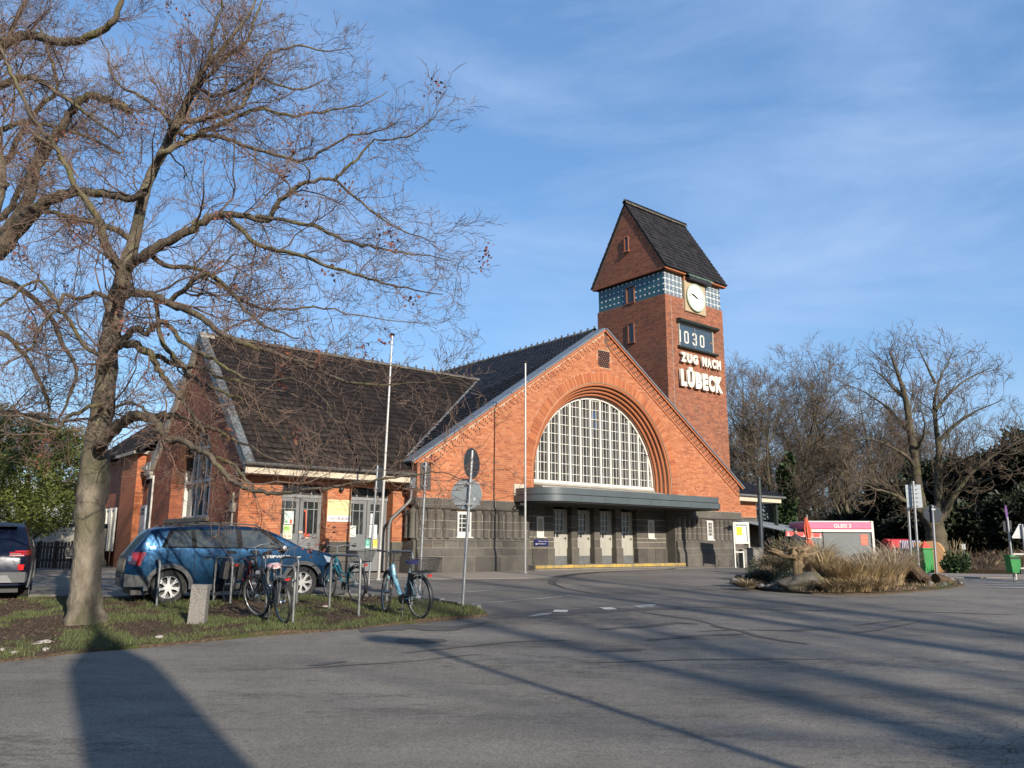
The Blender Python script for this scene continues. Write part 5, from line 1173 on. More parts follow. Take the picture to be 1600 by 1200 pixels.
def bark(name, c1, c2, moss=(.16,.16,.05), mossamt=.5, rough=.9, sc=3):
    c1, c2, moss = [tuple(x*.8 for x in c) for c in (c1, c2, moss)]; m, t, b = newmat(name); b.inputs['Roughness'].default_value = rough; b.inputs['Specular IOR Level'].default_value = .2
    geo = N(t, 'ShaderNodeNewGeometry'); tcn = N(t, 'ShaderNodeTexCoord'); mp = N(t, 'ShaderNodeMapping'); mp.inputs['Scale'].default_value = (1, 1, .45); t.links.new(tcn.outputs['Object'], mp.inputs[0])
    n = N(t, 'ShaderNodeTexNoise'); n.inputs['Scale'].default_value = sc; n.inputs['Detail'].default_value = 8; n.inputs['Roughness'].default_value = .7; t.links.new(mp.outputs[0], n.inputs['Vector'])
    n2 = N(t, 'ShaderNodeTexNoise'); n2.inputs['Scale'].default_value = 1.4; n2.inputs['Detail'].default_value = 6; t.links.new(tcn.outputs['Object'], n2.inputs['Vector'])
    mx = N(t, 'ShaderNodeMix', data_type='RGBA'); mx.inputs['A'].default_value = (*c1, 1); mx.inputs['B'].default_value = (*c2, 1)
    r = N(t, 'ShaderNodeMapRange'); r.inputs['From Min'].default_value = .36; r.inputs['From Max'].default_value = .64; t.links.new(n.outputs['Fac'], r.inputs['Value']); t.links.new(r.outputs[0], mx.inputs['Factor'])
    m2 = N(t, 'ShaderNodeMix', data_type='RGBA'); m2.inputs['B'].default_value = (*moss, 1); t.links.new(mx.outputs['Result'], m2.inputs['A'])
    r2 = N(t, 'ShaderNodeMapRange'); r2.inputs['From Min'].default_value = .48; r2.inputs['From Max'].default_value = .62; r2.inputs['To Max'].default_value = mossamt; t.links.new(n2.outputs['Fac'], r2.inputs['Value']); t.links.new(r2.outputs[0], m2.inputs['Factor'])
    t.links.new(m2.outputs['Result'], b.inputs['Base Color'])
    n3 = N(t, 'ShaderNodeTexNoise'); n3.inputs['Scale'].default_value = sc*5; n3.inputs['Detail'].default_value = 6; t.links.new(mp.outputs[0], n3.inputs['Vector'])
    bp = N(t, 'ShaderNodeBump'); bp.inputs['Strength'].default_value = 1.; bp.inputs['Distance'].default_value = .035; t.links.new(n3.outputs['Fac'], bp.inputs['Height']); t.links.new(bp.outputs[0], b.inputs['Normal'])
    return m
M['bark'] = bark('grey beech bark', (.24,.205,.155), (.075,.062,.046), (.09,.09,.045), .6, sc=2.8)
M['limb'] = bark('mossy limb bark', (.15,.122,.09), (.065,.054,.04), (.15,.14,.05), .6)
M['twig'] = pm('reddish twig', (.185,.115,.08), (.10,.066,.048), .8, .8)
M['twig2'] = pm('brown twig', (.135,.098,.062), (.085,.062,.042), .6, .85)
M['bark2'] = bark('background bark', (.13,.11,.075), (.065,.054,.04), (.09,.09,.035), .5, sc=1.5)

def limb_from_px(pts, sm=3):
    """pts: (px, py, Y metres away, radius in photo px). Smoothed polyline in metres."""
    P = [at(x, y, Y) for x, y, Y, r in pts]; Rr = [r*Y/FPX for x, y, Y, r in pts]; out_, ro = [], []
    n = len(P)
    for i in range(n-1):
        p0, p1, p2, p3 = P[max(i-1,0)], P[i], P[i+1], P[min(i+2,n-1)]
        for k in range(sm):
            t = k/sm; q = .5*((2*p1)+(p2-p0)*t+(2*p0-5*p1+4*p2-p3)*t*t+(3*p1-p0-3*p2+p3)*t**3); out_.append(q); ro.append(Rr[i]*(1-t)+Rr[i+1]*t)
    out_.append(P[-1]); ro.append(Rr[-1]); return out_, ro
def resamp(P, Rr, n):
    P = np.array([tuple(p) for p in P]); s = np.r_[0, np.cumsum(np.linalg.norm(np.diff(P, axis=0), axis=1))]; q = np.linspace(0, s[-1], n)
    return np.stack([np.interp(q, s, P[:, k]) for k in range(3)], 1), np.interp(q, s, Rr)
KD = 1.
def dep(pts, y0, y1):
    n = len(pts); y0 *= KD; y1 *= KD; return [(x, y, y0+(y1-y0)*i/(n-1), r) for i, (x, y, r) in enumerate(pts)]

rng = np.random.default_rng(5)
# ---- the big tree in front on the left ----
YT0 = 14.07; YT = gpix(133, 975).y; KD = YT/YT0
trunk = [(133,990,36),(133,970,31),(133,940,26.5),(134,900,24.5),(139,850,25),(141,800,25.5),(145,765,27),(147,740,26),(150,700,22),(158,650,19.5),(165,600,18.5),(169,550,18),(175,510,17),(181,470,16),(190,440,14.5),(203,400,12.5),(214,355,11),(226,300,10),(240,265,9.5),(256,235,9),(272,200,8.5),(287,172,8),(301,140,6.5),(322,103,5.5),(345,80,4.6),(368,50,3.6),(392,18,2.6),(405,-20,1.6)]
limbs = [
 dep([(222,400,8.5),(245,385,8),(270,373,7.5),(300,356,7),(325,342,6.5),(351,335,6),(387,337,5),(418,346,4.2),(428,328,4),(437,313,3.8),(455,298,3.6),(477,286,3.3),(500,280,3),(522,279,2.8),(538,266,2.4),(553,252,2.2),(568,236,1.9),(585,220,1.6),(612,218,1.4),(643,212,1.2),(670,192,1),(692,168,.7)], YT, 12.2),
 dep([(351,336,4.5),(375,356,4.3),(396,378,4),(425,390,3.6),(450,396,3.2),(475,400,3),(500,411,2.8),(540,425,2.4),(575,436,2),(610,445,1.6),(650,452,1.2),(690,458,.8)], 13.2, 11.6),
 dep([(400,338,3.5),(440,345,3.2),(495,355,3),(520,366,2.6),(545,378,2.3),(575,385,2),(607,391,1.7),(640,398,1.4),(675,400,1),(706,410,.6)], 12.9, 12.6),
 dep([(522,279,2.3),(545,300,2.1),(570,322,1.8),(600,345,1.5),(640,366,1.2),(680,380,.8)], 12.6, 12.2),
 dep([(271,198,6),(292,190,5),(315,186,4.6),(342,180,4.2),(378,166,3.8),(390,142,3.3),(396,121,3),(408,102,2.8),(416,86,2.5),(440,78,2.2),(470,72,1.7),(510,80,1.2),(550,74,.7)], YT, 15.2),
 dep([(256,238,5.5),(285,222,4.8),(315,207,4.4),(340,196,4),(370,182,3.6),(405,171,3.2),(430,176,2.9),(455,182,2.5),(490,176,2),(530,170,1.6),(565,166,1.3),(605,144,.7)], YT, 16.2),
 dep([(290,214,4),(330,212,3.7),(365,222,3.4),(400,232,3),(440,246,2.6),(480,250,2.3),(510,232,2),(545,214,1.6),(590,204,1.3),(625,190,.8)], 14.3, 13),
 dep([(268,200,4.2),(262,186,3.8),(245,168,3.2),(225,153,2.8),(205,143,2.4),(190,135,2),(172,110,1.6),(168,80,1.2),(150,50,.8)], YT, 15.5),
 dep([(301,144,4),(312,122,3.6),(324,103,3.2),(330,75,2.8),(333,48,2.5),(345,20,2),(350,-10,1.4)], YT, 13),
 dep([(315,130,3.6),(335,110,3.2),(355,90,3),(382,70,2.7),(392,45,2.3),(402,20,1.8),(412,-10,1.2)], YT, 15.5),
 dep([(330,150,3),(365,140,2.7),(400,120,2.4),(430,130,2),(470,140,1.6),(505,125,1)], 14.4, 16),
 dep([(226,300,5.5),(205,310,6),(180,307,7),(150,302,7.5),(112,301,8),(95,305,8.5),(80,312,9.5),(60,326,11),(40,342,13),(18,365,15),(-10,395,18)], YT, 15),
 dep([(196,448,11),(188,425,9.5),(180,410,8.5),(171,396,8),(163,378,7.5),(160,360,6.5),(150,338,6),(143,324,5.5),(130,305,5),(117,288,4.6),(104,262,4.2),(90,234,4),(76,215,3.8),(65,205,3.6),(45,175,3.3),(27,135,3),(14,105,2.8),(3,80,2.5),(-15,60,2)], YT, 12.5),
 dep([(160,352,5),(140,345,5),(120,342,4.6),(95,335,4),(70,330,3.6)], 13.9, 14.5),
 dep([(196,459,7),(225,459,6.5),(250,466,6),(270,477,5.6),(292,486,5.4),(315,497,5.2),(335,512,5),(355,527,4.6),(385,538,4.2),(420,548,3.8),(455,562,3.4),(500,580,2.8),(545,596,2.2),(600,600,1.6),(660,596,1.1),(715,590,.6)], YT, 11.3),
 dep([(262,474,4.5),(285,455,4),(305,436,3.6),(330,428,3.2),(355,450,2.8),(375,475,2.4),(400,500,2),(430,515,1.6),(470,530,1.2)], 13.6, 12.2),
 dep([(228,392,4.8),(250,410,4.4),(275,418,4),(305,420,3.6),(340,440,3.2),(370,465,2.8),(400,480,2.4),(440,485,2),(490,480,1.6),(540,488,1.2),(600,500,.8),(680,505,.5)], YT, 15.8),
 dep([(180,540,8),(195,537,7.5),(212,541,7),(234,552,6),(242,563,5.4),(247,576,5),(256,591,4.5),(268,605,4.2),(281,621,4),(292,636,3.6),(302,648,3),(312,662,2.4),(322,680,1.8)], YT, 13),
 dep([(236,553,4.5),(255,560,4.2),(272,568,4),(292,573,3.8),(310,573,3.4),(325,578,3),(340,588,2.8),(370,596,2.4),(400,606,2),(440,612,1.6),(490,630,1.1),(530,660,.7)], 13.8, 12),
 dep([(183,536,6),(197,527,5.5),(207,514,5),(217,514,4.8),(225,520,4.6),(237,514,4.6),(246,506,4.6),(257,503,4.2),(266,512,3.8),(278,527,3.6),(290,537,3.4),(302,545,3.2),(316,553,3),(330,560,2.8),(350,571,2.6),(372,585,2.2),(400,596,1.8),(440,590,1.4),(480,600,1),(520,640,.7)], YT, 11.8),
 dep([(243,470,3.4),(246,500,3.6),(250,523,4),(258,541,4),(271,556,4),(282,570,4.2),(294,583,3.8),(308,594,3.2),(323,603,3),(345,612,2.6),(370,620,2),(400,640,1.5),(430,665,1),(450,700,.6)], 13.6, 12.5),
 dep([(160,690,10),(172,678,9.5),(183,666,9),(196,657,8.5),(210,650,8),(222,650,7.6),(235,654,6.8),(247,664,6),(256,677,5.6),(263,688,5.4),(275,689,5.2),(287,690,5),(300,697,4.8),(315,705,4.4),(328,713,4.2),(342,728,4),(356,743,3.8),(370,755,3.6),(388,763,3.4),(410,769,3.2),(435,771,3),(470,768,2.6),(510,764,2.2),(550,756,1.9),(590,750,1.7),(632,744,1.4),(672,738,1.1),(700,738,.9),(722,752,.6)], YT, 10.6),
 dep([(235,653,5),(255,648,5),(272,650,4.8),(290,655,4.4),(305,660,4),(322,666,3.4),(340,672,2.8),(365,690,2.2),(395,700,1.6),(430,720,1.1)], 13.9, 12.6),
 dep([(330,714,3),(350,718,3),(368,728,2.8),(380,745,2.4),(395,760,2),(400,778,1.5)], 13.2, 12.4),
 dep([(178,470,4),(150,460,3.6),(120,466,3.2),(100,460,3),(92,480,2.8),(88,470,2.6),(60,440,2.4),(35,450,2.2),(10,470,2),(-15,490,1.8)], YT, 12.8),
 dep([(168,560,4),(140,545,3.5),(118,520,3.2),(105,495,3),(90,485,2.8),(70,500,2.4),(52,540,2),(30,560,1.6),(0,570,1.2)], YT, 12.5),
 dep([(155,630,3.6),(130,640,3.2),(108,650,3),(90,668,2.4),(60,660,2),(30,650,1.5),(-10,652,1)], YT, 13.2),
 dep([(172,640,2.6),(190,632,2.4),(212,630,2.2),(228,640,2.2),(238,652,2)], 13.9, 13.5),
]
def make_tree(name, label, trunkpts, limbpts, rng, lv, mats, group=None, base=None, cat='tree', rmin=.0036, leaves=0, trunkk=14, bumps=True, thin=None):
    P, Rr = limb_from_px(trunkpts, 4); b0 = Vector((P[0].x, P[0].y, g(P[0].x, P[0].y))) if base is None else Vector(base)
    t = thing(name, label, cat, b0, 0, group)
    mb = MB(); r2 = [r*(1+.05*math.sin(i*1.7)+.03*math.sin(i*4.1)) for i, r in enumerate(Rr)]
    PP = np.array([tuple(p) for p in P])[None]; V, F = tubes(PP, np.array(r2)[None], trunkk*2)
    if bumps:
        for i in range(len(V)):
            v = Vector(V[i]); c = PP[0][min(len(P)-1, i//(trunkk*2))]; d = v-Vector(c)
            V[i] = Vector(c)+d*(1+.05*mnoise.noise(v*1.6)+.05*mnoise.noise(v*4.5)+.03*mnoise.noise(v*11)+(.25*max(0,1-(v.z-b0.z)/.45)**2*abs(math.sin(math.atan2(d.y,d.x)*2.5+.6))))
    np_obj('trunk', V-np.array(b0), F, mats[0], t, True)
    # limbs
    LP, LR, VV, FF = [], [], [], []; off = 0
    for l in limbpts:
        p, r = limb_from_px(l, 3); j_ = min(range(len(P)), key=lambda i: (P[i]-p[0]).length); dj = (P[j_]-p[0]).length
        if dj < .7: p = [P[max(0, j_-1)], P[j_].lerp(p[0], .5)]+p; r = [r[0]*.9, r[0]*1.08]+r
        p = [Vector(q)+Vector((random.gauss(0,.014), random.gauss(0,.014), random.gauss(0,.014)))*(1 if i else 0) for i, q in enumerate(p)]
        V, F = tubes(np.array([tuple(q) for q in p])[None], np.array(r)[None], 8); VV.append(V); FF.append(F+off); off += len(V)
        a, b_ = resamp(p, r, 14); LP.append(a); LR.append(b_)
    a, b_ = resamp(P[len(P)*3//5:], Rr[len(P)*3//5:], 14); LP.append(a); LR.append(b_)
    np_obj('limbs', np.concatenate(VV)-np.array(b0), np.concatenate(FF), mats[1], t, True)
    cur = (np.array(LP), np.array(LR)); VV, FF, off = [], [], 0; tips = None
    for (per, t0, t1, ang, lo, hi, npts, wig, up, rf, k, byr) in lv:
        c = grow(cur[0], cur[1], per, t0, t1, ang, lo, hi, npts, rng, wig, up, rf, rmin, byr)
        if thin and not VV: m_ = thin(c[0][:, 0]); c = (c[0][m_], c[1][m_])
        V, F = tubes(c[0], c[1], k); VV.append(V); FF.append(F+off); off += len(V)
        cur = c if len(VV) > 1 else (np.concatenate([c[0]]), c[1])
    tips = cur
    V = np.concatenate(VV)-np.array(b0); o = np_obj('twigs', V, np.concatenate(FF), mats[2], t); o['kind'] = 'stuff'
    if leaves:
        pick = rng.integers(0, len(tips[0]), leaves); c0 = tips[0][pick, -1]; pts = np.repeat(c0, 14, 0)+rng.normal(0, .07, (leaves*14, 3))-np.array(b0)
        n = len(pts); a = rng.normal(size=(n, 3)); X = nrm(a)*.022; Y = nrm(np.cross(a, rng.normal(size=(n, 3))))*.034
        V = np.stack([pts-X, pts-Y, pts+X, pts+Y], 1).reshape(-1, 3); o = np_obj('dry_leaves', V, np.arange(n)[:, None]*4+np.array([[0,1,2,3]]), M['redleaf'], t); o['kind'] = 'stuff'
    return t
M['redleaf'] = pm('withered red leaf', (.22,.07,.04), (.13,.05,.03), 5, .8, island=.4)
LV = [(4.5, .10, 1., R(46), .8, 1.75, 9, .26, .02, .4, 5, .03),
      (5.8, .10, 1., R(44), .45, 1.15, 7, .24, .03, .6, 4, None),
      (6.6, .10, 1., R(42), .2, .6, 5, .22, .05, .7, 3, None),
      (9.5, .12, 1., R(38), .08, .26, 3, .18, .08, .8, 3, None)]
make_tree('beech_tree', 'big leafless tree with smooth grey trunk on the verge, its crown filling the upper left', [(x, y, YT, r*.85) for x, y, r in trunk], limbs, rng, LV, (M['bark'], M['limb'], M['twig']), leaves=75, cat='tree', thin=lambda p: (rng.random(len(p)) < .42) | (p[:, 2] > 5.3) | (p[:, 0] > -3.1) | (p[:, 0] < -6.6))
# ---- second big tree standing just outside the left edge, its limbs in view ----
Y2 = 16.5*KD
tr2 = [(-215,975,40),(-212,900,32),(-205,800,30),(-190,700,28),(-150,600,25),(-100,520,22),(-50,450,20),(-15,390,17),(5,330,14),(15,280,12),(12,240,10),(5,190,9),(-5,130,7),(-20,60,5),(-30,-30,3)]
l2 = [dep([(0,370,12),(20,352,10),(45,306,9),(55,270,8.5),(70,240,8),(85,216,7.5),(100,192,7),(112,175,6.5),(124,160,6.5),(137,150,6.5),(155,150,6.5),(175,160,7),(190,165,7),(204,174,6)], 16.4, 15.2),
 dep([(-40,110,9),(0,72,9),(20,62,8.5),(45,55,8),(70,60,7.5),(95,64,7.5),(115,66,7),(135,58,6.5),(155,50,6),(172,38,5.5),(185,15,5),(194,-15,4)], 16, 14.8),
 dep([(-30,150,6.5),(0,135,6),(25,124,5.5),(45,121,5),(68,130,4.6),(90,144,4),(120,165,3.2),(150,190,2.6),(185,215,2)], 16.3, 15.2),
 dep([(10,290,6),(-5,270,6),(15,240,5),(35,205,4.4),(60,170,4),(90,140,3.4),(85,110,3),(75,80,2.6),(60,40,2)], 16.5, 17.5),
 dep([(5,340,6),(25,312,5),(50,262,4.6),(60,235,4),(58,215,5),(70,222,4.5),(85,228,3)], 16.4, 15.6),
 dep([(-20,430,6),(10,440,5),(40,455,4.5),(75,490,4),(100,540,3.4),(120,580,2.8),(110,620,2.2),(90,660,1.6)], 16.5, 15.5),
 dep([(-30,500,5),(0,520,4.4),(30,545,3.6),(60,590,3),(75,640,2.2),(70,690,1.6)], 16.5, 15.8),
 dep([(-40,620,4),(0,640,3.6),(50,650,3),(100,660,2.4),(160,650,1.6)], 16.5, 15.8),
 dep([(5,200,5),(40,190,4),(90,200,3.2),(140,215,2.6),(190,240,2)], 16.5, 17.4),
 dep([(0,90,4),(30,20,3.4),(50,-20,3)], 16.2, 17)]
make_tree('beech_tree', 'leafless tree with mossy limbs reaching in from the left edge', [(x-14, y, Y2, r*.72) for x, y, r in tr2], l2, rng, LV, (M['bark'], M['limb'], M['twig']), base=(at(-215,975,Y2).x, Y2, g(-12, Y2)), leaves=14)

KD = 1.
# ---- bare park trees behind the square ----
def rtree(name, label, x, Y, H, rad, rng, group=None, n=12, spread=.9, mats=None, dens=1., stems=1, lean=0, levels=None, cat='tree', zb=None, rmin=.014, lowest=.18, prof=None):
    """procedural bare tree: stems, scaffold limbs and three orders of twigs"""
    z0 = g(x, Y) if zb is None else zb; b0 = np.array([x, Y, z0]); mats = mats or (M['bark2'], M['bark2'], M['twig2'])
    t = thing(name, label, cat, b0, 0, group); TP, TR = [], []
    for s in range(stems):
        a = rng.uniform(0, 6.28); tilt = (0 if stems == 1 else .2)+lean*.5; m_ = 14; P = np.empty((m_, 3)); P[0] = b0; d = np.array([math.cos(a)*tilt, math.sin(a)*tilt, 1.])
        h = H*(1 if s == 0 else rng.uniform(.75, .95))
        for k in range(1, m_): d = d/np.linalg.norm(d)+np.r_[rng.normal(0, 0 if prof else .06, 2), .02]; P[k] = P[k-1]+d/np.linalg.norm(d)*h/(m_-1)
        TP.append(P); TR.append(rad*np.linspace(1, .05, m_)**1.15*(1 if s == 0 else .75)); TR[-1][0] *= 1.25
    if prof: TR = [np.interp(np.linspace(0, H, 14), [q[0] for q in prof], [q[1] for q in prof])]
    TP, TR = np.array(TP), np.array(TR); V, F = tubes(TP, TR, 10); np_obj('trunk', V-b0, F, mats[0], t, True)
    c1 = grow(TP, TR, -n, lowest, .97, R(50), H*.28*spread, H*.52*spread, 10, rng, .19, .09, .42, rmin)
    V, F = tubes(*c1, 6); np_obj('limbs', V-b0, F, mats[1], t, True)
    VV, FF, off = [], [], 0; cur = c1
    for per, lo, hi, npts, k, rf in (levels or ((1.9*dens, H*.09, H*.22, 7, 4, .5), (2.6*dens, H*.045, H*.11, 5, 3, .55), (3.6*dens, H*.02, H*.06, 3, 3, .6))):
        cur = grow(cur[0], cur[1], per, .12, 1., R(42), lo, hi, npts, rng, .2, .07, rf, rmin*.75)
        V, F = tubes(*cur, k); VV.append(V-b0); FF.append(F+off); off += len(V)
    o = np_obj('twigs', np.concatenate(VV), np.concatenate(FF), mats[2], t); o['kind'] = 'stuff'; return t
def X(px, Y): return at(px, 850, Y).x
YB = 44
# twin-stemmed oak, traced
def zpx(pts, Y): return [(x, y, Y, r) for x, y, r in pts]
oak_tr = zpx([(1463,862,17),(1463,840,15),(1459,822,14),(1448,808,10),(1440,795,9),(1436,775,8),(1432,750,7.5),(1430,725,7),(1427,700,6.6),(1422,670,5.6),(1418,640,4.8),(1413,615,4),(1405,590,3),(1398,570,2),(1390,550,1.2)], YB)
oak_l = [dep([(x, y, r*(1-.62*(i/(len(l)-1))**1.2)) for i, (x, y, r) in enumerate(l)], YB, YB+dy) for l, dy in (
 ([(1459,824,10),(1464,805,9),(1468,785,8),(1466,760,7.2),(1466,730,6.6),(1467,700,6.2),(1463,670,5.5),(1460,640,4.6),(1462,615,4),(1470,590,3),(1482,565,2),(1490,545,1.2)], 1),
 ([(1468,810,8),(1480,795,6.5),(1488,780,5.5),(1500,762,4.6),(1515,742,4),(1535,725,3.6),(1560,708,3),(1590,690,2.5),(1620,670,2)], -2),
 ([(1440,800,5),(1425,790,4),(1410,780,3.4),(1390,770,3),(1370,765,2.6),(1350,758,2),(1325,752,1.4)], -3),
 ([(1430,730,4),(1415,712,3.2),(1395,700,2.8),(1375,690,2.2),(1350,685,1.6),(1325,690,1)], -2),
 ([(1424,680,3.6),(1405,660,3),(1390,640,2.6),(1370,625,2.2),(1345,610,1.6),(1318,600,1)], 2),
 ([(1416,625,3),(1395,605,2.4),(1375,585,2),(1355,575,1.4)], 1),
 ([(1467,690,3.6),(1485,670,3),(1505,655,2.6),(1530,640,2),(1555,630,1.4),(1570,622,1)], -2),
 ([(1461,640,3.2),(1480,620,2.6),(1500,600,2.2),(1525,585,1.6),(1550,575,1)], 2),
 ([(1466,740,3.6),(1490,725,3),(1520,712,2.4),(1550,705,1.8),(1585,700,1.2)], -3),
 ([(1428,705,3),(1440,690,2.4),(1445,665,2),(1440,640,1.6)], -2),
 ([(1462,600,2.4),(1450,575,2),(1440,555,1.4),(1432,540,.9)], 0),
 ([(1500,762,3),(1530,755,2.5),(1565,740,2),(1600,735,1.5)], -4))]
LVB = [(2.6, .1, 1., R(46), 1.4, 3.6, 8, .2, .08, .42, 5, .09), (2.8, .1, 1., R(42), .8, 1.9, 6, .2, .08, .5, 4, None), (3.0, .1, 1., R(40), .4, 1.0, 4, .2, .08, .6, 3, None), (3.6, .15, 1., R(38), .2, .5, 3, .2, .1, .7, 3, None)]
make_tree('oak_tree', 'tall leafless oak with twin stems behind the round sign on the right', oak_tr, oak_l, rng, LVB, (M['bark2'], M['bark2'], M['twig2']), base=(at(1463,862,YB).x, YB, g(26, YB)), rmin=.011, trunkk=8, bumps=False)
TRS = [('tall hazy brown tree with fine twigs just right of the tower', 1165, 62, 15.0, .28, 1.0), ('leafless tree behind the ivy covered trunk', 1225, 56, 13.0, .25, 1.1), ('ivy', 1232, 50, 11.5, .3, 1.), 
       ('rounded brown twiggy tree midway between the tower and the oak', 1290, 60, 12.4, .26, 1.1), ('leafless tree leaning over the grey trailer', 1340, 54, 13.2, .25, 1.1), ('slim leafless tree left of the twin stemmed oak', 1385, 64, 14.6, .28, 1.), ('leafless tree right of the twin stemmed oak', 1530, 60, 11.5, .28, 1.1), ('leafless tree at the right edge behind the evergreens', 1625, 56, 9.5, .22, 1.)]
for i, (lb, px, Y, H, rad, sp) in enumerate(TRS):
    if lb == 'ivy': lb = 'forked leafless tree with its trunk wrapped in green ivy'
    tt = rtree('bare_tree', lb, X(px, Y), Y, H, rad, np.random.default_rng(20+i), 'leafless trees behind the square', 18, sp, dens=1.3, stems=2 if i in (1,2,4) else 1)
    if 'ivy' in lb: ivy = tt
# low brown scrub and saplings that fill in under the crowns
for i, px in enumerate((1150, 1195, 1262, 1318, 1365, 1410)):
    Y = 66+(i*7 % 9); rtree('thicket_tree', 'low dense brown thicket under the leafless trees, %s' % ('beside the tower', 'left of the ivy trunk', 'right of the ivy trunk', 'behind the grey trailer', 'behind the trailer corner', 'left of the oak')[i], X(px, Y), Y, 10.5+i % 3, .14, np.random.default_rng(60+i), 'brown thickets under the trees', 20, 1.2, dens=1.55, stems=3, lowest=.05)
rtree('bare_tree', 'leafless tree behind the dark yew at the far left', X(-60, 60), 60, 13, .3, np.random.default_rng(91), 'leafless trees behind the square', 12, 1.)

# ---- leafy crowns ----
def leafmass(name, parent, blobs, n, size, mat, rng, b0, droop=0., kind='stuff', aspect=.45):
    """leaf sprays spread through a set of ellipsoids (x,y,z,rx,ry,rz)"""
    B = np.array(blobs, float); vol = (B[:, 3]*B[:, 4]*B[:, 5])**.66; pick = rng.choice(len(B), n, p=vol/vol.sum()); d = nrm(rng.normal(size=(n, 3))); rr = rng.random(n)**.28
    P = B[pick, :3]+d*rr[:, None]*B[pick, 3:]*(1+.16*np.sin(d[:, :1]*7+B[pick, :1]*5)+.12*np.sin(d[:, 1:2]*11+pick[:, None]))
    out_ = nrm(d*np.array([1, 1, .4])+rng.normal(0, .45, (n, 3))+np.array([0, 0, -droop])); sd = nrm(np.cross(out_, rng.normal(size=(n, 3)))); s = size*rng.uniform(.5, 1.4, n)[:, None]
    V = np.stack([P, P+out_*s*.5+sd*s*aspect*.5, P+out_*s, P+out_*s*.5-sd*s*aspect*.5], 1).reshape(-1, 3)-np.array(b0)
    o = np_obj(name, V, np.arange(n)[:, None]*4+np.array([[0,1,2,3]]), mat, parent); o['kind'] = kind; return o
def folmat(name, c1, c2, sc=.5):
    m = pm(name, c1, c2, sc, .6, island=.45, contrast=.15); b = m.node_tree.nodes['Principled BSDF']; b.inputs['Specular IOR Level'].default_value = .35; return m
M['yew'] = folmat('yew foliage', (.15,.175,.036), (.06,.08,.02), .9); M['dkfol'] = folmat('dark evergreen foliage', (.028,.040,.016), (.012,.018,.009)); M['ivy'] = folmat('ivy leaf', (.085,.135,.05), (.04,.07,.028)); M['shrub'] = folmat('olive shrub foliage', (.10,.11,.035), (.07,.07,.025))
def evergreen(name, label, x, Y, blobs, n, size, mat, seed, group=None, trunk_h=3, cat='tree', asp=.45):
    z = g(x, Y); b0 = (x, Y, z); t = thing(name, label, cat, b0, 0, group); r = np.random.default_rng(seed)
    mb = MB().tube([(0,0,-.1),(.05,.02,trunk_h*.5),(0,.05,trunk_h)], [.22,.17,.08], 8)
    for q in range(7):
        a = r.uniform(0, 6.28); bl = blobs[q % len(blobs)]; mb.tube([(0,0,trunk_h*.4+.1*q), tuple((np.array(bl[:3])-[x,Y,z])*.5+r.normal(0,.15,3)), tuple(np.array(bl[:3])-[x,Y,z]+r.normal(0,.3,3))], [.08,.05,.02], 5)
    mb.build('trunk', M['bark2'], t, smooth=True); leafmass('foliage', t, blobs, n, size, mat, r, b0, aspect=asp); return t
# yew on the left
def pb(px, py, Y, rx, rz, ry=None):
    p = at(px, py, Y); s = Y/FPX; return (p.x, p.y, p.z, rx*s, ry if ry else rx*s, rz*s)
bl = [pb(20,690,27,55,40), pb(80,700,27.5,50,35), pb(-30,720,27,60,60), pb(40,750,26,60,45), pb(100,740,26.5,38,42), pb(10,790,25.6,45,30), pb(85,795,26,42,30), pb(-60,790,26,50,40), pb(55,820,25.8,30,18), pb(110,690,28,25,25), pb(60,665,28,22,18), pb(-10,650,28,30,20), pb(115,785,26.5,22,30)]
evergreen('yew_tree', 'dense green yew behind the dark blue car at the far left', X(30, 27), 27, bl, 52000, .12, M['yew'], 3, trunk_h=3.2, asp=.35)
# dark mass of evergreens on the right
blR = []
for i, (px, py, Y, rx, rz) in enumerate(((1400,800,50,45,45),(1460,790,52,60,60),(1520,770,50,55,50),(1570,770,48,50,60),(1620,740,46,50,70),(1500,830,46,60,35),(1560,830,45,60,40),(1600,820,44,50,50),(1350,830,55,40,30),(1545,735,52,26,24),(1480,745,53,35,25),(1590,725,50,25,22),(1420,840,48,50,28))):
    blR.append(pb(px, py, Y, rx, rz))
gr = [('dark yew mass behind the beach chairs', [0,12,8]), ('dark evergreen tree behind the round sign', [1,5,10]), ('tall dark evergreen right of the oak', [2,9]), ('dark evergreen above the planting bed', [3,6]), ('dark conifer at the right edge of the picture', [4,7,11])]
for i, (lb, ids) in enumerate(gr):
    b_ = [blR[k] for k in ids]; evergreen('evergreen_tree', lb, b_[0][0], b_[0][1], b_, 9000*len(b_), .34, M['dkfol'], 30+i, 'dark evergreens on the right', 4)
# spiky conifer tops
# hedge screening what lies behind the kiosk
hb = [(X(1180+q*26, 57), 57+((q*37) % 5)*.5, 1.5+(q*53 % 7)*.16, 1.5, 1.2, 1.6+(q*29 % 5)*.22) for q in range(17)]
hd = thing('hedge', 'dark overgrown hedge across the back behind the grey trailer', 'hedge', (hb[0][0], 57, g(15, 57)))
leafmass('foliage', hd, hb, 42000, .24, M['dkfol'], np.random.default_rng(77), hd.location)
MB().tube([(0,0,0),(.3,0,1.2)], [.08,.04], 6).tube([(5,0,0),(5.2,0,1.2)], [.08,.04], 6).tube([(10,0,0),(10.2,0,1.2)], [.08,.04], 6).build('stems', M['bark2'], hd)
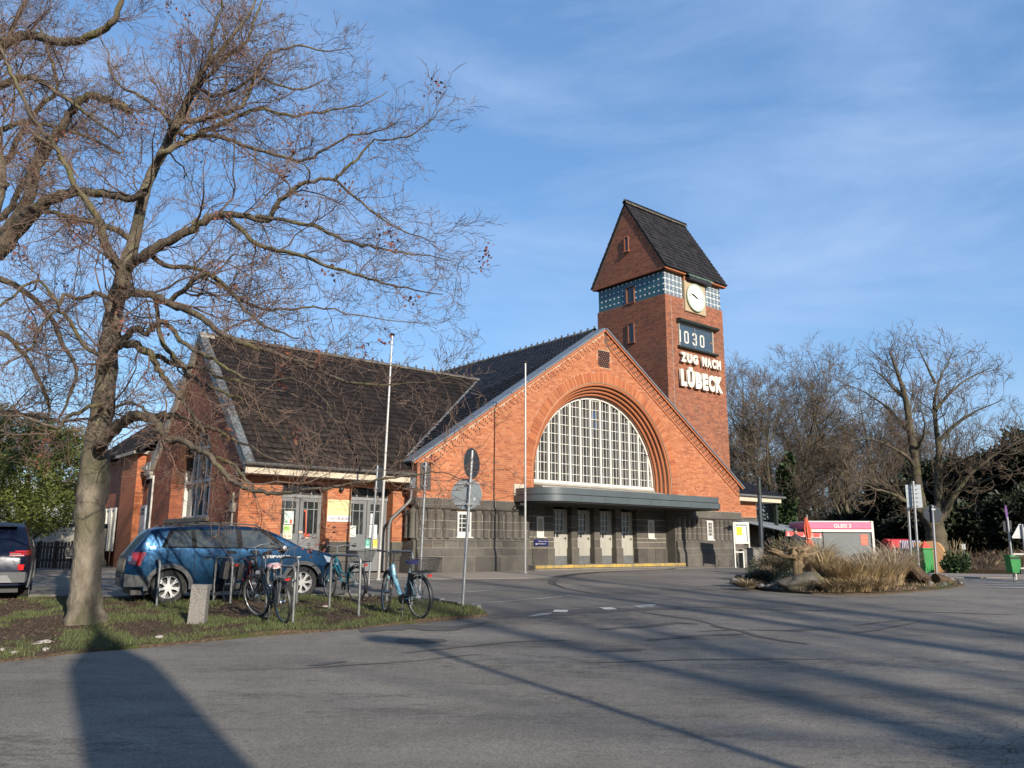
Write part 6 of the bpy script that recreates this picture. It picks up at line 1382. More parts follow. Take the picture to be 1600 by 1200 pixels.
# ivy on the forked trunk
iv = thing('ivy', 'column of glossy green ivy climbing the forked tree right of the annex', 'ivy', (X(1230, 49.6), 49.6, g(15, 50)))
leafmass('foliage', iv, [pb(1229,840,49.6,11,25), pb(1228,800,49.6,12,28), pb(1230,770,49.7,11,22), pb(1226,745,49.8,9,20), pb(1233,725,50,6,16)], 9000, .2, M['ivy'], np.random.default_rng(78), iv.location, aspect=.9)
MB().tube([(0,0,0),(.1,.1,2),(0,.1,4)], [.2,.16,.1], 8).build('stem', M['bark2'], iv)
# trees that stand behind the viewer: their shadows cross the road
for i, (x, y, H, rad, lb) in enumerate(((3.15, -3.4, 15, .50, 'large leafless tree behind the viewer whose trunk shadow falls on the road'), (18, -17, 23, .55, 'leafless tree behind the viewer on the right'), (21.5, -13, 22, .5, 'leafless tree far behind the viewer on the right'), (22, -21, 24, .55, 'leafless tree beyond the corner behind the viewer'), (24, -17, 24, .6, 'farthest leafless tree behind the viewer'), (33, -8.5, 23, .55, 'leafless tree to the right outside the view'))):
    rtree('street_tree', lb, x, y, H, rad, np.random.default_rng(40+i), 'street trees behind the viewer', 16 if i else 7, .8 if i else .5, mats=(M['bark'], M['limb'], M['twig']), dens=.5, lowest=.62 if i == 0 else .4, rmin=.01, zb=0, prof=((0,.66),(1,.56),(5,.52),(6.9,.50),(7.5,.09),(15,.02)) if i == 0 else None)

evergreen('evergreen_tree', 'dense evergreen bush tree standing behind the viewer on the right', 10.2, -4.0, [(10.2,-4.0,4.3,1.3,1.2,.9),(9.6,-4.3,3.6,1.3,1.2,1.2),(10.9,-3.6,3.2,1.3,1.2,1.3),(9.9,-3.8,5.0,.7,.7,.5)], 9000, .16, M['yew'], 88, trunk_h=3)
# ================= cars =================
def carpaint(name, c, met=.75):
    m, t, b = newmat(name); b.inputs['Base Color'].default_value = (*c, 1); b.inputs['Metallic'].default_value = met; b.inputs['Roughness'].default_value = .33; b.inputs['Coat Weight'].default_value = .35; b.inputs['Coat Roughness'].default_value = .03
    tc = N(t, 'ShaderNodeTexCoord'); n = N(t, 'ShaderNodeTexNoise'); n.inputs['Scale'].default_value = 3; n.inputs['Detail'].default_value = 6; t.links.new(tc.outputs['Object'], n.inputs['Vector'])
    r = N(t, 'ShaderNodeMapRange'); r.inputs['To Min'].default_value = .02; r.inputs['To Max'].default_value = .14; t.links.new(n.outputs['Fac'], r.inputs['Value']); t.links.new(r.outputs[0], b.inputs['Coat Roughness']); return m
M['rim'] = pm('alloy rim', (.60,.60,.59), (.50,.50,.49), 6, .35, metal=.15)
M['redlamp'] = pm('red lamp lens', (.45,.01,.012), (.30,.008,.01), 9, .15, coat=1)
M['whitelamp'] = pm('clear lamp lens', (.55,.58,.6), (.30,.32,.34), 20, .1, metal=.3, coat=1)
M['clad'] = pm('grey plastic cladding', (.075,.078,.08), (.055,.058,.06), 8, .6)
M['silverclad'] = pm('silver skid trim', (.20,.205,.21), (.15,.155,.16), 8, .5, metal=.2)
class Car:
    def __init__(s, name, label, L, W, top, belt, wheels, wr, paint, loc, rz, cladz=.32):
        s.L, s.W, s.top, s.belt, s.wheels, s.wr, s.paint = L, W, top, belt, wheels, wr, paint
        s.t = thing(name, label, 'car', loc, rz, 'cars parked beside the verge'); s.clad = cladz
        s.body()
    def zt(s, x): return float(np.interp(x, [p[0] for p in s.top], [p[1] for p in s.top]))
    def bz(s, x): return float(np.interp(x, [p[0] for p in s.belt], [p[1] for p in s.belt]))
    def pw(s, x):
        e = 1.; a = x/.55; b = (s.L-x)/.75
        if a < 1: e *= .80+.20*math.sqrt(max(0, 1-(1-a)**2))
        if b < 1: e *= .70+.30*math.sqrt(max(0, 1-(1-b)**2))
        return s.W/2*e
    def zb(s, x):
        z = .24+(.10 if x < .35 or x > s.L-.4 else 0)
        for c in s.wheels:
            R_ = s.wr+.055
            if abs(x-c) < R_: z = max(z, s.wr+math.sqrt(R_*R_-(x-c)**2))
        return z
    def y(s, x, z):        # half width of the skin at (x, z)
        w = s.pw(x); zt, bz = s.zt(x), min(s.bz(x), s.zt(x)-.02)
        if z < .55: return w*(.955+.045*math.sin(max(0,(z-.2))/.35*math.pi/2))
        if z <= bz: return w*(1-.03*((z-.6)/max(.05, bz-.6))**2) if z > .6 else w
        h = (z-bz); H = max(.05, zt-bz); lean = .30*min(1, H/.45)
        return max(.0, w*.97-lean*h*1.0-.03*(h/H)**6)
    def section(s, x):
        zb, zt, bz = s.zb(x), s.zt(x), min(s.bz(x), s.zt(x)-.02); zb = min(zb, bz-.03); pts = []
        for q in np.linspace(0, 1, 9): z = zb+(bz-zb)*q; pts.append((s.y(x, z), z))
        H = zt-bz
        for q in (.2, .4, .6, .78, .9): z = bz+H*q*(.96); pts.append((s.y(x, z), z))
        ye = s.y(x, bz+H*.9*.96); rr_ = min(.10, H*.5+.03)
        pts += [(ye-rr_*.35, zt-.018), (ye-rr_*1.1, zt-.002), (ye*.6, zt+.012), (ye*.3, zt+.018), (0, zt+.02)]
        return pts
    def body(s):
        xs = sorted(set([0, .012, .03, .06] + [p[0] for p in s.top if 0 < p[0] < s.L] + list(np.linspace(.1, s.L-.1, 78)) + [s.L-.06, s.L-.03, s.L-.012, s.L] + [c+dx for c in s.wheels for dx in np.linspace(-s.wr-.054, s.wr+.054, 22)]))
        xs = [x for i, x in enumerate(xs) if i == 0 or x-xs[i-1] > .006]
        secs = [s.section(x) for x in xs]; n = len(secs[0]); vs, fs = [], []; m_ = 2*n-1
        for x, sc in zip(xs, secs):
            vs += [(x, -y, z) for y, z in sc] + [(x, y, z) for y, z in sc[-2::-1]]
        for i in range(len(xs)-1):
            for j in range(m_-1): fs.append((i*m_+j, i*m_+j+1, (i+1)*m_+j+1, (i+1)*m_+j))
        fs += [list(range(m_)), [(len(xs)-1)*m_+j for j in range(m_)][::-1]]
        mb = MB(); mb.add(vs, fs); mb.build('body', s.paint, s.t, smooth=32)
        mb = MB().box(.15, s.L-.15, -s.W*.40, s.W*.40, .2, .34)
        for c in s.wheels: mb.box(c-.36, c+.36, -s.W*.42, s.W*.42, .3, .74)
        mb.build('underbody', M['black'], s.t)
        for c in s.wheels:
            for sd in (-1, 1): s.wheel(c, sd)
    def wheel(s, c, sd):
        w = thing('wheel', None, None); w.parent = s.t; w.location = (c, sd*(s.W/2-.105), s.wr); w.rotation_euler = (0, random.uniform(0,1), 0); OFF[w.name] = {'off': Vector((0,0,0))}
        R_ = s.wr; MB().lathe([(R_*.64,-.1),(R_*.9,-.105),(R_*.985,-.085),(R_,-.05),(R_,.05),(R_*.985,.085),(R_*.9,.105),(R_*.64,.1)], (0,0,0), 'y', 36, False).build('tyre', M['rubber'], w, smooth=True)
        mb = MB(); o_ = sd*.085; mb.lathe([(R_*.67,o_+sd*.012),(R_*.645,o_+sd*.02),(R_*.60,o_-sd*.01),(R_*.58,o_-sd*.12)], (0,0,0), 'y', 36, False)
        mb.lathe([(0,o_+sd*.01),(.055,o_+sd*.008),(.07,o_-sd*.03)], (0,0,0), 'y', 20)
        for k in range(7):
            a = 2*math.pi*k/7; mt = Matrix.Rotation(-a, 4, 'Y'); mb.prism([(.04,-.028),(R_*.42,-.02),(R_*.62,-.042),(R_*.62,-.012),(R_*.5,0),(R_*.62,.012),(R_*.62,.042),(R_*.42,.02),(.04,.028)], o_-sd*.035, o_+sd*.006, 'y', mt)
        mb.build('rim', M['rim'], w, smooth=25); MB().lathe([(0,o_-sd*.10),(R_*.58,o_-sd*.10),(R_*.58,o_-sd*.11),(0,o_-sd*.11)], (0,0,0), 'y', 24).build('brake_disc', M['clad'], w)
    def patch(s, name, mat, corners, side=-1, off=.004, nu=8, nv=5, parent=None):
        """panel lying on the side skin; corners in (x,z): bl, br, tr, tl"""
        vs = []; (a, b, c, d) = corners
        for j in range(nv+1):
            for i in range(nu+1):
                p, q = i/nu, j/nv; x = (a[0]*(1-p)+b[0]*p)*(1-q)+(d[0]*(1-p)+c[0]*p)*q; z = (a[1]*(1-p)+b[1]*p)*(1-q)+(d[1]*(1-p)+c[1]*p)*q
                vs.append((x, side*(s.y(x, z)+off), z))
        fs = [(j*(nu+1)+i, j*(nu+1)+i+1, (j+1)*(nu+1)+i+1, (j+1)*(nu+1)+i) for j in range(nv) for i in range(nu)]
        mb = MB(); mb.add(vs, fs); return mb.build(name, mat, parent or s.t, smooth=60)
    def xof(s, z, rear=True):   # where the top line crosses height z
        xs = np.linspace(0, s.L*.45, 300) if rear else np.linspace(s.L, s.L*.5, 300)
        for x in xs:
            if s.zt(x) >= z: return float(x)
        return float(xs[-1])
    def endpatch(s, name, mat, z0, z1, wy0, wy1, rear=True, off=.006, n=8, parent=None, yc=0, lift=0):
        vs = []
        for j in range(n+1):
            z = z0+(z1-z0)*j/n; x = s.xof(z, rear)+(-off if rear else off); w = wy0+(wy1-wy0)*j/n
            for i in range(9): q = -1+2*i/8; vs.append((x+(.05 if rear else -.05)*abs(q)**3*(w > .4), yc+q*w, z+.01+lift))
        fs = [(j*9+i, j*9+i+1, (j+1)*9+i+1, (j+1)*9+i) for j in range(n) for i in range(8)]; mb = MB(); mb.add(vs, fs); return mb.build(name, mat, parent or s.t, smooth=60)
    def arch(s, c, side):
        mb = MB(); vs = []; n = 22
        for j in range(n+1):
            a = -.12+(math.pi+.24)*j/n
            for r in (s.wr+.045, s.wr+.125):
                x, z = c+r*math.cos(a), max(.2, s.wr+r*math.sin(a)); yy = s.y(x, min(z, s.bz(x))); vs += [(x, side*(yy+.022), z), (x, side*(yy-.03), z)]
        fs = []
        for j in range(n): a = 4*j; fs += [(a, a+2, a+6, a+4), (a, a+4, a+5, a+1), (a+2, a+3, a+7, a+6)]
        mb.add(vs, fs); mb.build('arch_cladding', M['clad'], s.t, smooth=50)
M['bluepaint'] = carpaint('bright blue car paint', (.003,.032,.078)); M['navypaint'] = carpaint('dark navy car paint', (.004,.008,.022), .1); M['navypaint'].node_tree.nodes['Principled BSDF'].inputs['Coat Weight'].default_value = .12; M['navypaint'].node_tree.nodes['Principled BSDF'].inputs['Specular IOR Level'].default_value = .25
top = [(0,.56),(.015,.80),(.05,.94),(.12,1.02),(.22,1.16),(.36,1.35),(.44,1.44),(.56,1.475),(.9,1.50),(1.6,1.515),(2.3,1.50),(2.62,1.455),(2.9,1.345),(3.2,1.19),(3.42,1.065),(3.52,1.03),(3.8,.985),(4.12,.90),(4.28,.80),(4.37,.66),(4.4,.52)]
belt = [(0,.7),(.3,1.03),(.6,1.09),(2.4,1.045),(3.2,1.01),(3.45,.97),(4.0,.84),(4.4,.66),(4.5,.5)]
CA = 31.5; WX, WY = -.416*16.2, 16.2; hx_, hy_ = math.cos(R(CA)), math.sin(R(CA))   # near rear wheel, heading
CX, CY = WX-.80*hx_-.76*hy_, WY-.80*hy_+.76*hx_; CZ = g(CX, CY)-.01
def uC(px): return at(px, 900, 18.05).x
bc = Car('blue_estate_car', 'bright blue estate car with roof rails parked side on behind the bicycles', 4.4, 1.73, top, belt, (.80, 3.44), .325, M['bluepaint'], (CX, CY, CZ), R(CA))
bc.t.rotation_euler = (0, -math.atan2(g(0, CY+1.37)-g(0, CY), 2.63), R(CA))
for sd in (-1, 1):
    for c in bc.wheels: bc.arch(c, sd)
    bc.patch('sill_cladding', M['clad'], ((1.27,.235),(3.05,.235),(3.05,.36),(1.27,.36)), sd, .014)
    bc.patch('window_trim', M['dark'], ((.62,1.085),(3.18,1.02),(2.64,1.43),(.78,1.44)), sd, .002, 24, 5)
    bc.patch('window', M['carglass'], ((.70,1.11),(1.20,1.10),(1.17,1.415),(.84,1.405)), sd, .006)
    bc.patch('window', M['carglass'], ((1.29,1.095),(2.08,1.075),(2.05,1.42),(1.25,1.42)), sd, .006)
    bc.patch('window', M['carglass'], ((2.19,1.07),(2.98,1.05),(2.54,1.40),(2.16,1.415)), sd, .006)
    bc.patch('quarter_window', M['carglass'], ((3.01,1.05),(3.12,1.045),(2.93,1.17),(2.91,1.15)), sd, .006, 3, 3)
    for x, z0, z1 in ((1.245,.40,1.09),(2.125,.36,1.06),(3.12,.42,1.0)): bc.patch('door_gap', M['dark'], ((x,z0),(x+.012,z0),(x+.012,z1),(x,z1)), sd, .0025, 1, 10)
    bc.patch('filler_cap_gap', M['dark'], ((.55,.78),(.56,.78),(.56,.95),(.55,.95)), sd, .003, 1, 4)
    for x in (1.42, 2.28):
        h = bc.y(x+.08, .88); o = MB().bbox(x-.02, x+.19, -.0, .03, .865, .9, .01).build('door_handle', M['bluepaint'], bc.t); o.location = (0, sd*(h+.012)-(.03 if sd > 0 else 0)+( .0), 0)
        bc.patch('handle_recess', M['black'], ((x,.85),(x+.16,.85),(x+.16,.905),(x,.905)), sd, .003, 3, 2)
    rl = [(x, sd*(bc.y(x, bc.zt(x)-.06)-.05), bc.zt(x)+z) for x, z in ((.62,.0),(.72,.045),(1.2,.058),(1.9,.058),(2.45,.045),(2.58,.0))]; MB().tube(rl, .016, 6).build('roof_rail', M['clad'], bc.t)
    mb = MB(); y0 = sd*(bc.y(3.02, 1.0)+.0); mb.lathe([(0,-.085),(.05,-.08),(.075,-.03),(.075,.03),(.05,.075),(0,.085)], (0,0,0), 'y', 16); o = mb.build('mirror', M['alu'], bc.t, smooth=True, loc=(2.99, y0+sd*.13, 1.045)); o.scale = (.8, 1.1, .85)
    MB().box(2.95, 3.06, min(y0, y0+sd*.1), max(y0, y0+sd*.1), .97, 1.0).build('mirror_foot', M['black'], bc.t)
    bc.patch('headlight', M['whitelamp'], ((3.98,.74),(4.27,.66),(4.2,.79),(3.9,.885)), sd, .006, 8, 4)
    bc.patch('tail_light', M['redlamp'], ((.06,.80),(.26,.74),(.36,1.0),(.13,1.02)), sd, .008, 6, 6)
    bc.patch('tail_light_lens', M['whitelamp'], ((.05,.84),(.11,.83),(.12,.93),(.06,.94)), sd, .011, 3, 3)
    bc.patch('bumper_trim', M['clad'], ((.012,.36),(.42,.36),(.36,.55),(.012,.60)), sd, .01, 10, 4)
    bc.patch('bumper_trim', M['clad'], ((3.95,.36),(4.37,.36),(4.37,.5),(4.0,.47)), sd, .008, 8, 3)
    bc.patch('wing_badge', M['white'], ((3.28,.835),(3.38,.845),(3.40,.87),(3.30,.865)), sd, .006, 2, 2)
bc.endpatch('rear_window', M['carglass'], 1.05, 1.38, .60, .52); bc.endpatch('windscreen', M['carglass'], 1.09, 1.44, .66, .52, False); bc.endpatch('rear_bumper', M['clad'], .50, .62, .72, .74, True, .03)
ts_ = text_mesh('door_lettering', 'STEPWAY', .075, .001, M['white'], bc.t, (2.60, -(bc.y(2.85, .86)+.008), .845), bold=.004, fit=(.56, .055))
# navy car at the far left, seen from behind
top2 = [(0,.62),(.01,.86),(.05,.96),(.13,1.04),(.22,1.18),(.40,1.42),(.5,1.50),(.62,1.545),(1.1,1.585),(1.9,1.58),(2.5,1.50),(2.9,1.34),(3.3,1.10),(3.5,1.05),(4.1,.98),(4.3,.82),(4.38,.6)]
belt2 = [(0,.72),(.3,.99),(.7,1.04),(3.3,1.0),(4.1,.85),(4.38,.55)]
loc2 = (-10.5, 16.15, g(-10, 16.3)); nc = Car('navy_crossover_car', 'dark navy crossover seen from behind at the left edge', 4.38, 1.82, top2, belt2, (.80, 3.42), .345, M['navypaint'], loc2, R(119))
for sd in (-1, 1):
    for c in nc.wheels: nc.arch(c, sd)
    nc.patch('window', M['carglass'], ((.70,1.06),(1.2,1.06),(1.15,1.44),(.85,1.42)), sd, .006); nc.patch('window', M['carglass'], ((1.28,1.06),(2.1,1.05),(2.05,1.47),(1.23,1.46)), sd, .006); nc.patch('window', M['carglass'], ((2.17,1.05),(3.0,1.03),(2.5,1.42),(2.12,1.46)), sd, .006)
    nc.patch('sill_cladding', M['clad'], ((1.25,.26),(2.95,.26),(2.95,.40),(1.25,.40)), sd, .014)
    nc.patch('tail_light', M['redlamp'], ((.02,.93),(.34,.93),(.32,1.04),(.05,1.02)), sd, .012, 8, 3)
    nc.endpatch('tail_light', M['redlamp'], .905, .985, .13, .12, True, .022, yc=sd*.64)
    nc.endpatch('tail_light_lens', M['whitelamp'], .935, .955, .10, .09, True, .028, yc=sd*.62)
    nc.endpatch('rear_reflector', pm('bright red reflector', (.75,.015,.02), (.6,.01,.015), 9, .2), .63, .74, .045, .06, True, .03, yc=sd*.74)
    rl = [(x, sd*(nc.y(x, nc.zt(x)-.06)-.06), nc.zt(x)+z) for x, z in ((.7,.0),(.8,.035),(1.6,.045),(2.2,.03),(2.35,.0))]; MB().tube(rl, .015, 6).build('roof_rail', M['clad'], nc.t)
nc.endpatch('rear_window', M['carglass'], 1.08, 1.44, .66, .56, True, .008); nc.endpatch('windscreen', M['carglass'], 1.12, 1.5, .68, .55, False)
nc.endpatch('number_plate_recess', M['clad'], .74, .87, .34, .30, True, .012); nc.endpatch('boot_strip', M['silverclad'], .885, .90, .48, .48, True, .02)
MB().bbox(-.045, .1, -.86, .86, .40, .60, .03).build('rear_bumper', M['clad'], nc.t); MB().prism([(-.62,.40),(.62,.40),(.52,.54),(-.52,.54)], -.06, -.04, 'x').build('skid_plate', M['silverclad'], nc.t)
MB().box(.26, .50, -.58, .58, 1.50, 1.53).build('spoiler', M['navypaint'], nc.t)

# ================= bicycles =================
M['tlamp'] = pm('bicycle red lamp', (.5,.03,.02), (.4,.02,.02), 9, .3)
def bike(name, label, rear, front, frame_m, style, wheel_r=.35, steer=0., lean=0., **k):
    """rear and front are the ground points of the wheels"""
    rear, front = Vector(rear), Vector(front); d = front-rear; WB_ = 1.10; rz = math.atan2(d.y, d.x)
    t = thing(name, label, 'bicycle', rear, rz, 'bicycles parked at the racks'); t.rotation_euler = (lean, -math.atan2(d.z, d.xy.length), rz)
    r = wheel_r; fm = frame_m; bb = Vector((.44, 0, .29)); hx = Vector((0,0,r))
    H0, H1 = Vector((.86, 0, .66)), Vector((.80, 0, .86))   # head tube bottom/top
    ST = Vector((.27, 0, .78 if style != 'low' else .70))
    def W(x, nm):
        w = thing(nm, None, None); w.parent = t; OFF[w.name] = {'off': Vector((0,0,0))}; w.location = (x, 0, r)
        MB().ring((0,0,0), r-.018, .019, 'y', 40, 8).build('tyre', M['rubber'], w, smooth=True); MB().ring((0,0,0), r-.043, .009, 'y', 40, 6).build('rim', M['alu'], w, smooth=True)
        mb = MB()
        for i in range(16): a = 2*math.pi*i/16; b = a+.35*(1 if i % 2 else -1); mb.tube([(.022*math.cos(b), .025*(1 if i % 2 else -1), .022*math.sin(b)), ((r-.045)*math.cos(a), 0, (r-.045)*math.sin(a))], .0016, 3, False)
        mb.build('spokes', M['alu'], w); MB().lathe([(.02,-.045),(.028,-.04),(.028,.04),(.02,.045)], (0,0,0), 'y', 10).build('hub', M['alu'], w); return w
    W(0, 'rear_wheel'); fw_ = W(WB_, 'front_wheel')
    mb = MB()
    if style == 'ebike':
        mb.tube([H1-Vector((0,0,.02)), (.76,0,.66), (.62,0,.42), (.50,0,.31)], [.036,.04,.042,.045], 10); mb.tube([(.68,0,.52),(.42,0,.52),(.33,0,.55)], [.001,.001,.001], 4)
    elif style == 'low':
        mb.tube([H0+Vector((-.0,0,.03)), (.62,0,.40), bb], .022, 8); mb.tube([H1-Vector((0,0,.04)), (.62,0,.56), (.36,0,.48)], .018, 8)
    else:
        mb.tube([H0, bb], .019, 8); mb.tube([H1-Vector((0,0,.03)), ST-Vector((0,0,.06))] if style == 'diamond' else [H1-Vector((0,0,.05)), (.55,0,.62), (.37,0,.5)], .016, 8)
    mb.tube([bb, ST], .017, 8); mb.tube([H0-Vector((-.015,0,.05)), H1+Vector((-.005,0,.02))], .022, 10)
    for s in (-1, 1): mb.tube([bb+Vector((-.02,s*.03,0)), (0, s*.055, r)], .010, 6); mb.tube([ST-Vector((-.02,s*-.02,.10)), (0, s*.055, r)], .009, 6)
    mb.build('frame', fm, t, smooth=True)
    fk = thing('fork', None, None); fk.parent = t; OFF[fk.name] = {'off': Vector((0,0,0))}
    mb = MB()
    for s in (-1, 1): mb.tube([H0+Vector((.01,s*.045,-.03)), (1.0, s*.05, .50), (WB_, s*.052, r)], .012, 6)
    mb.box(.845,.885,-.055,.055,.60,.64); mb.build('fork_blades', k.get('fork_m', fm), fk, smooth=True)
    bh = k.get('bar', 'city'); hb_ = MB(); tp = H1+Vector((-.015,0,.0)); hz = 1.05
    hb_.tube([tp, Vector((.77,0,hz-.03)), Vector((.82,0,hz))], .013, 6)
    if bh == 'city': pts_ = [(.57,-.30,hz+.01),(.68,-.28,hz+.03),(.80,-.16,hz+.03),(.83,0,hz),(.80,.16,hz+.03),(.68,.28,hz+.03),(.57,.30,hz+.01)]
    else: pts_ = [(.74,-.31,hz+.03),(.78,-.2,hz+.03),(.83,-.06,hz),(.83,.06,hz),(.78,.2,hz+.03),(.74,.31,hz+.03)]
    hb_.tube(pts_, .011, 6); hb_.build('handlebar', k.get('bar_m', M['black']), fk, smooth=True)
    for s in (0, -1):
        p, q = Vector(pts_[s]), Vector(pts_[1 if s == 0 else -2]); MB().tube([p, p.lerp(q, .9)], .018, 8).build('grip', M['black'], fk); sy = -1 if s == 0 else 1; MB().tube([(.80,sy*.13,hz+.02),(.84,sy*.2,hz)], .006, 4).build('brake_lever', M['black'], fk)
    cb = MB(); cb.tube([(.80,-.14,hz+.02),(.93,-.08,hz-.02),(.93,-.02,hz-.16),(.87,.0,.82)], .004, 4).tube([(.80,.14,hz+.02),(.95,.1,hz-.04),(.93,.03,hz-.2),(.86,.0,.72)], .004, 4); cb.build('cables', M['black'], fk)
    MB().lathe([(.0,-.04),(.03,-.035),(.04,.02),(.0,.035)], (0,0,0), 'x', 12).build('front_lamp', M['whitelamp'], fk, smooth=True, loc=(.93, 0, .76))
    if steer:   # turn fork and wheel about the head axis
        ax = (H1-H0).normalized(); c = H0; mt = Matrix.Translation(c) @ Matrix.Rotation(steer, 4, ax) @ Matrix.Translation(-c)
        fk.matrix_local = mt; fw_.matrix_local = mt @ Matrix.Translation((WB_, 0, r))
    sz = k.get('saddle_z', .93)
    MB().tube([ST-Vector((0,0,.02)), Vector((.245,0,sz))], .012, 8).build('seat_post', M['alu'], t)
    sd_ = MB(); vs = []; prof = [(-.13,.085),(-.11,.098),(-.06,.095),(0,.06),(.06,.03),(.12,.020),(.14,.012)]
    for x, w in prof: vs += [(x,-w,.0),(x,-w*.75,.035+.02*(x<-.05)),(x,0,.04+.02*(x<-.05)),(x,w*.75,.035+.02*(x<-.05)),(x,w,.0),(x,0,-.01)]
    sd_.add(vs, [(i*6+j, i*6+(j+1) % 6, (i+1)*6+(j+1) % 6, (i+1)*6+j) for i in range(6) for j in range(6)]+[list(range(6)), [36+j for j in range(6)]]); sd_.build('saddle', k.get('saddle_m', M['black']), t, smooth=60, loc=(.235, 0, sz))
    # crank, chain guard, pedals
    cr = MB().lathe([(.0,.035),(.09,.035),(.09,.042),(0,.042)], (bb.x,0,bb.z), 'y', 20); 
    for s, a in ((-1, 1.1), (1, 1.1+math.pi)): e = bb+Vector((.17*math.cos(a), s*.07, .17*math.sin(a))); cr.tube([bb+Vector((0,s*.06,0)), e], .009, 5); cr.box(e.x-.045, e.x+.045, min(e.y, e.y+s*.09), max(e.y, e.y+s*.09), e.z-.012, e.z+.012)
    cr.build('crank', M['black'], t)
    cg = MB().tube([bb+Vector((.0,.05,.05)), (.02,.055,r+.03)], .012, 6).tube([bb+Vector((0,.05,-.07)), (.02,.055,r-.035)], .008, 6); cg.build('chain_guard', M['black'], t)
    if k.get('motor'): MB().lathe([(0,-.06),(.075,-.055),(.09,0),(.075,.055),(0,.06)], (.47,0,.29), 'y', 20).build('motor', M['black'], t, smooth=True); MB().tube([(.20,.065,.52),(.215,0,.62),(.30,0,.72)], .0, 4) ; MB().bbox(.235,.33,-.035,.035,.33,.72,.02).build('battery', M['black'], t).rotation_euler = (0, -.08, 0)
    if k.get('fenders', True):
        for cx_, a0, a1, nm, par in ((0, R(25), R(205), 'rear_mudguard', t), (WB_, R(35), R(165), 'front_mudguard', t)):
            vs = []; n = 16
            for i in range(n+1): a = a0+(a1-a0)*i/n; vs += [(cx_+(r+.022)*math.cos(a), -.027, r+(r+.022)*math.sin(a)), (cx_+(r+.034)*math.cos(a), 0, r+(r+.034)*math.sin(a)), (cx_+(r+.022)*math.cos(a), .027, r+(r+.022)*math.sin(a))]
            q = MB(); q.add(vs, [(3*i+j, 3*i+j+1, 3*i+j+4, 3*i+j+3) for i in range(n) for j in (0,1)]); o = q.build(nm, k.get('fender_m', M['black']), par, smooth=60)
            if steer and nm[0] == 'f': o.matrix_local = mt
            o2 = MB().tube([(cx_+(r+.02)*math.cos(a0 if nm[0]=='r' else a1-.1), -.03, r+(r+.02)*math.sin(a0 if nm[0]=='r' else a1-.1)), (cx_, -.06, r)], .003, 4)
    if k.get('rack', True):
        rk_ = MB(); zr = .76
        for s in (-1, 1): rk_.tube([(.16,s*.03,zr),(.05,s*.06,zr),(-.30,s*.06,zr)], .006, 5); rk_.tube([(-.05,s*.06,zr),(0,s*.06,r)], .006, 5); rk_.tube([(-.22,s*.06,zr),(-.0,s*.065,r+.02)], .006, 5)
        for x in (0, -.12, -.3): rk_.tube([(x,-.06,zr),(x,.06,zr)], .005, 4)
        rk_.build('carrier', k.get('rack_m', M['alu']), t)
        MB().box(-.335,-.315,-.04,.04,.71,.745).build('tail_lamp', M['tlamp'], t)
    if k.get('basket'):
        b_ = MB(); z0, z1 = .785, 1.0; tp_ = [(-.42,-.19),(.06,-.19),(.06,.19),(-.42,.19)]; bt = [(-.34,-.14),(.02,-.14),(.02,.14),(-.34,.14)]
        P_ = lambda q, c: Vector((bt[c][0]*(1-q)+tp_[c][0]*q, bt[c][1]*(1-q)+tp_[c][1]*q, z0*(1-q)+z1*q))
        for q in (0, 1): b_.tube([P_(q,0),P_(q,1),P_(q,2),P_(q,3),P_(q,0)], .006 if q else .005, 5, False)
        for c in range(4):
            c2 = (c+1) % 4
            for i in range(1, 14): f = i/14; b_.tube([P_(0,c).lerp(P_(0,c2),f), P_(1,c).lerp(P_(1,c2),f)], .0021, 3, False)
            for q in np.linspace(.1,.9,8): b_.tube([P_(q,c), P_(q,c2)], .0021, 3, False)
        for i in range(1, 12): x = -.34+.36*i/12; b_.tube([(x,-.14,z0),(x,.14,z0)], .002, 3, False)
        b_.build('basket', M['black'], t)
    if k.get('pannier'): MB().bbox(-.28,.05,-.2,-.07,.45,.78,.04).bbox(-.28,.05,.07,.2,.45,.78,.04).build('pannier', M['black'], t)
    if k.get('bag'): o = MB().lathe([(0,-.05),(.14,-.04),(.15,.03),(.09,.07),(0,.08)], (0,0,0), 'z', 14).build('saddle_cover', k['bag'], t, smooth=True, loc=(.22, 0, sz+.02)); o.scale = (1, .75, .7)
    MB().tube([(.40,.06,.27),(.30,.14,.02)], .009, 5).build('kickstand', M['black'], t)
    return t
def gv(px, py): p = gpix(px, py); p.z = g(p.x, p.y)+.05; return p
M['skyblue'] = pm('pale blue frame paint', (.20,.42,.50), (.17,.37,.45), 3, .35, coat=.6); M['teal'] = pm('teal frame paint', (.03,.20,.24), (.025,.17,.2), 3, .35, coat=.5); M['blackfr'] = pm('black frame paint', (.015,.015,.017), (.03,.03,.03), 6, .35, coat=.4); M['redfr'] = pm('dark red frame paint', (.14,.01,.015), (.10,.01,.012), 5, .35, coat=.4); M['bluesad'] = pm('royal blue saddle', (.015,.02,.22), (.012,.015,.18), 5, .6); M['plastic'] = pm('white and red plastic bag', (.72,.72,.74), (.6,.22,.2), 14, .35, contrast=.08)
bike('blue_bicycle', 'pale blue electric bicycle with rear wire basket and royal blue saddle, rightmost at the racks', gv(655,972), Vector(gv(655,972)).lerp(gv(592,960), .86), M['skyblue'], 'ebike', .355, R(-20), R(-4), basket=True, saddle_m=M['bluesad'], motor=True, bar='flat', saddle_z=.90)
bike('teal_bicycle', 'teal bicycle with swept handlebar and wire basket over its rear wheel behind the middle rack', gv(557,945), gv(500,936.5), M['teal'], 'low', .35, R(-8), R(-3), basket=True, bar='city', bar_m=M['alu'], saddle_z=.93)
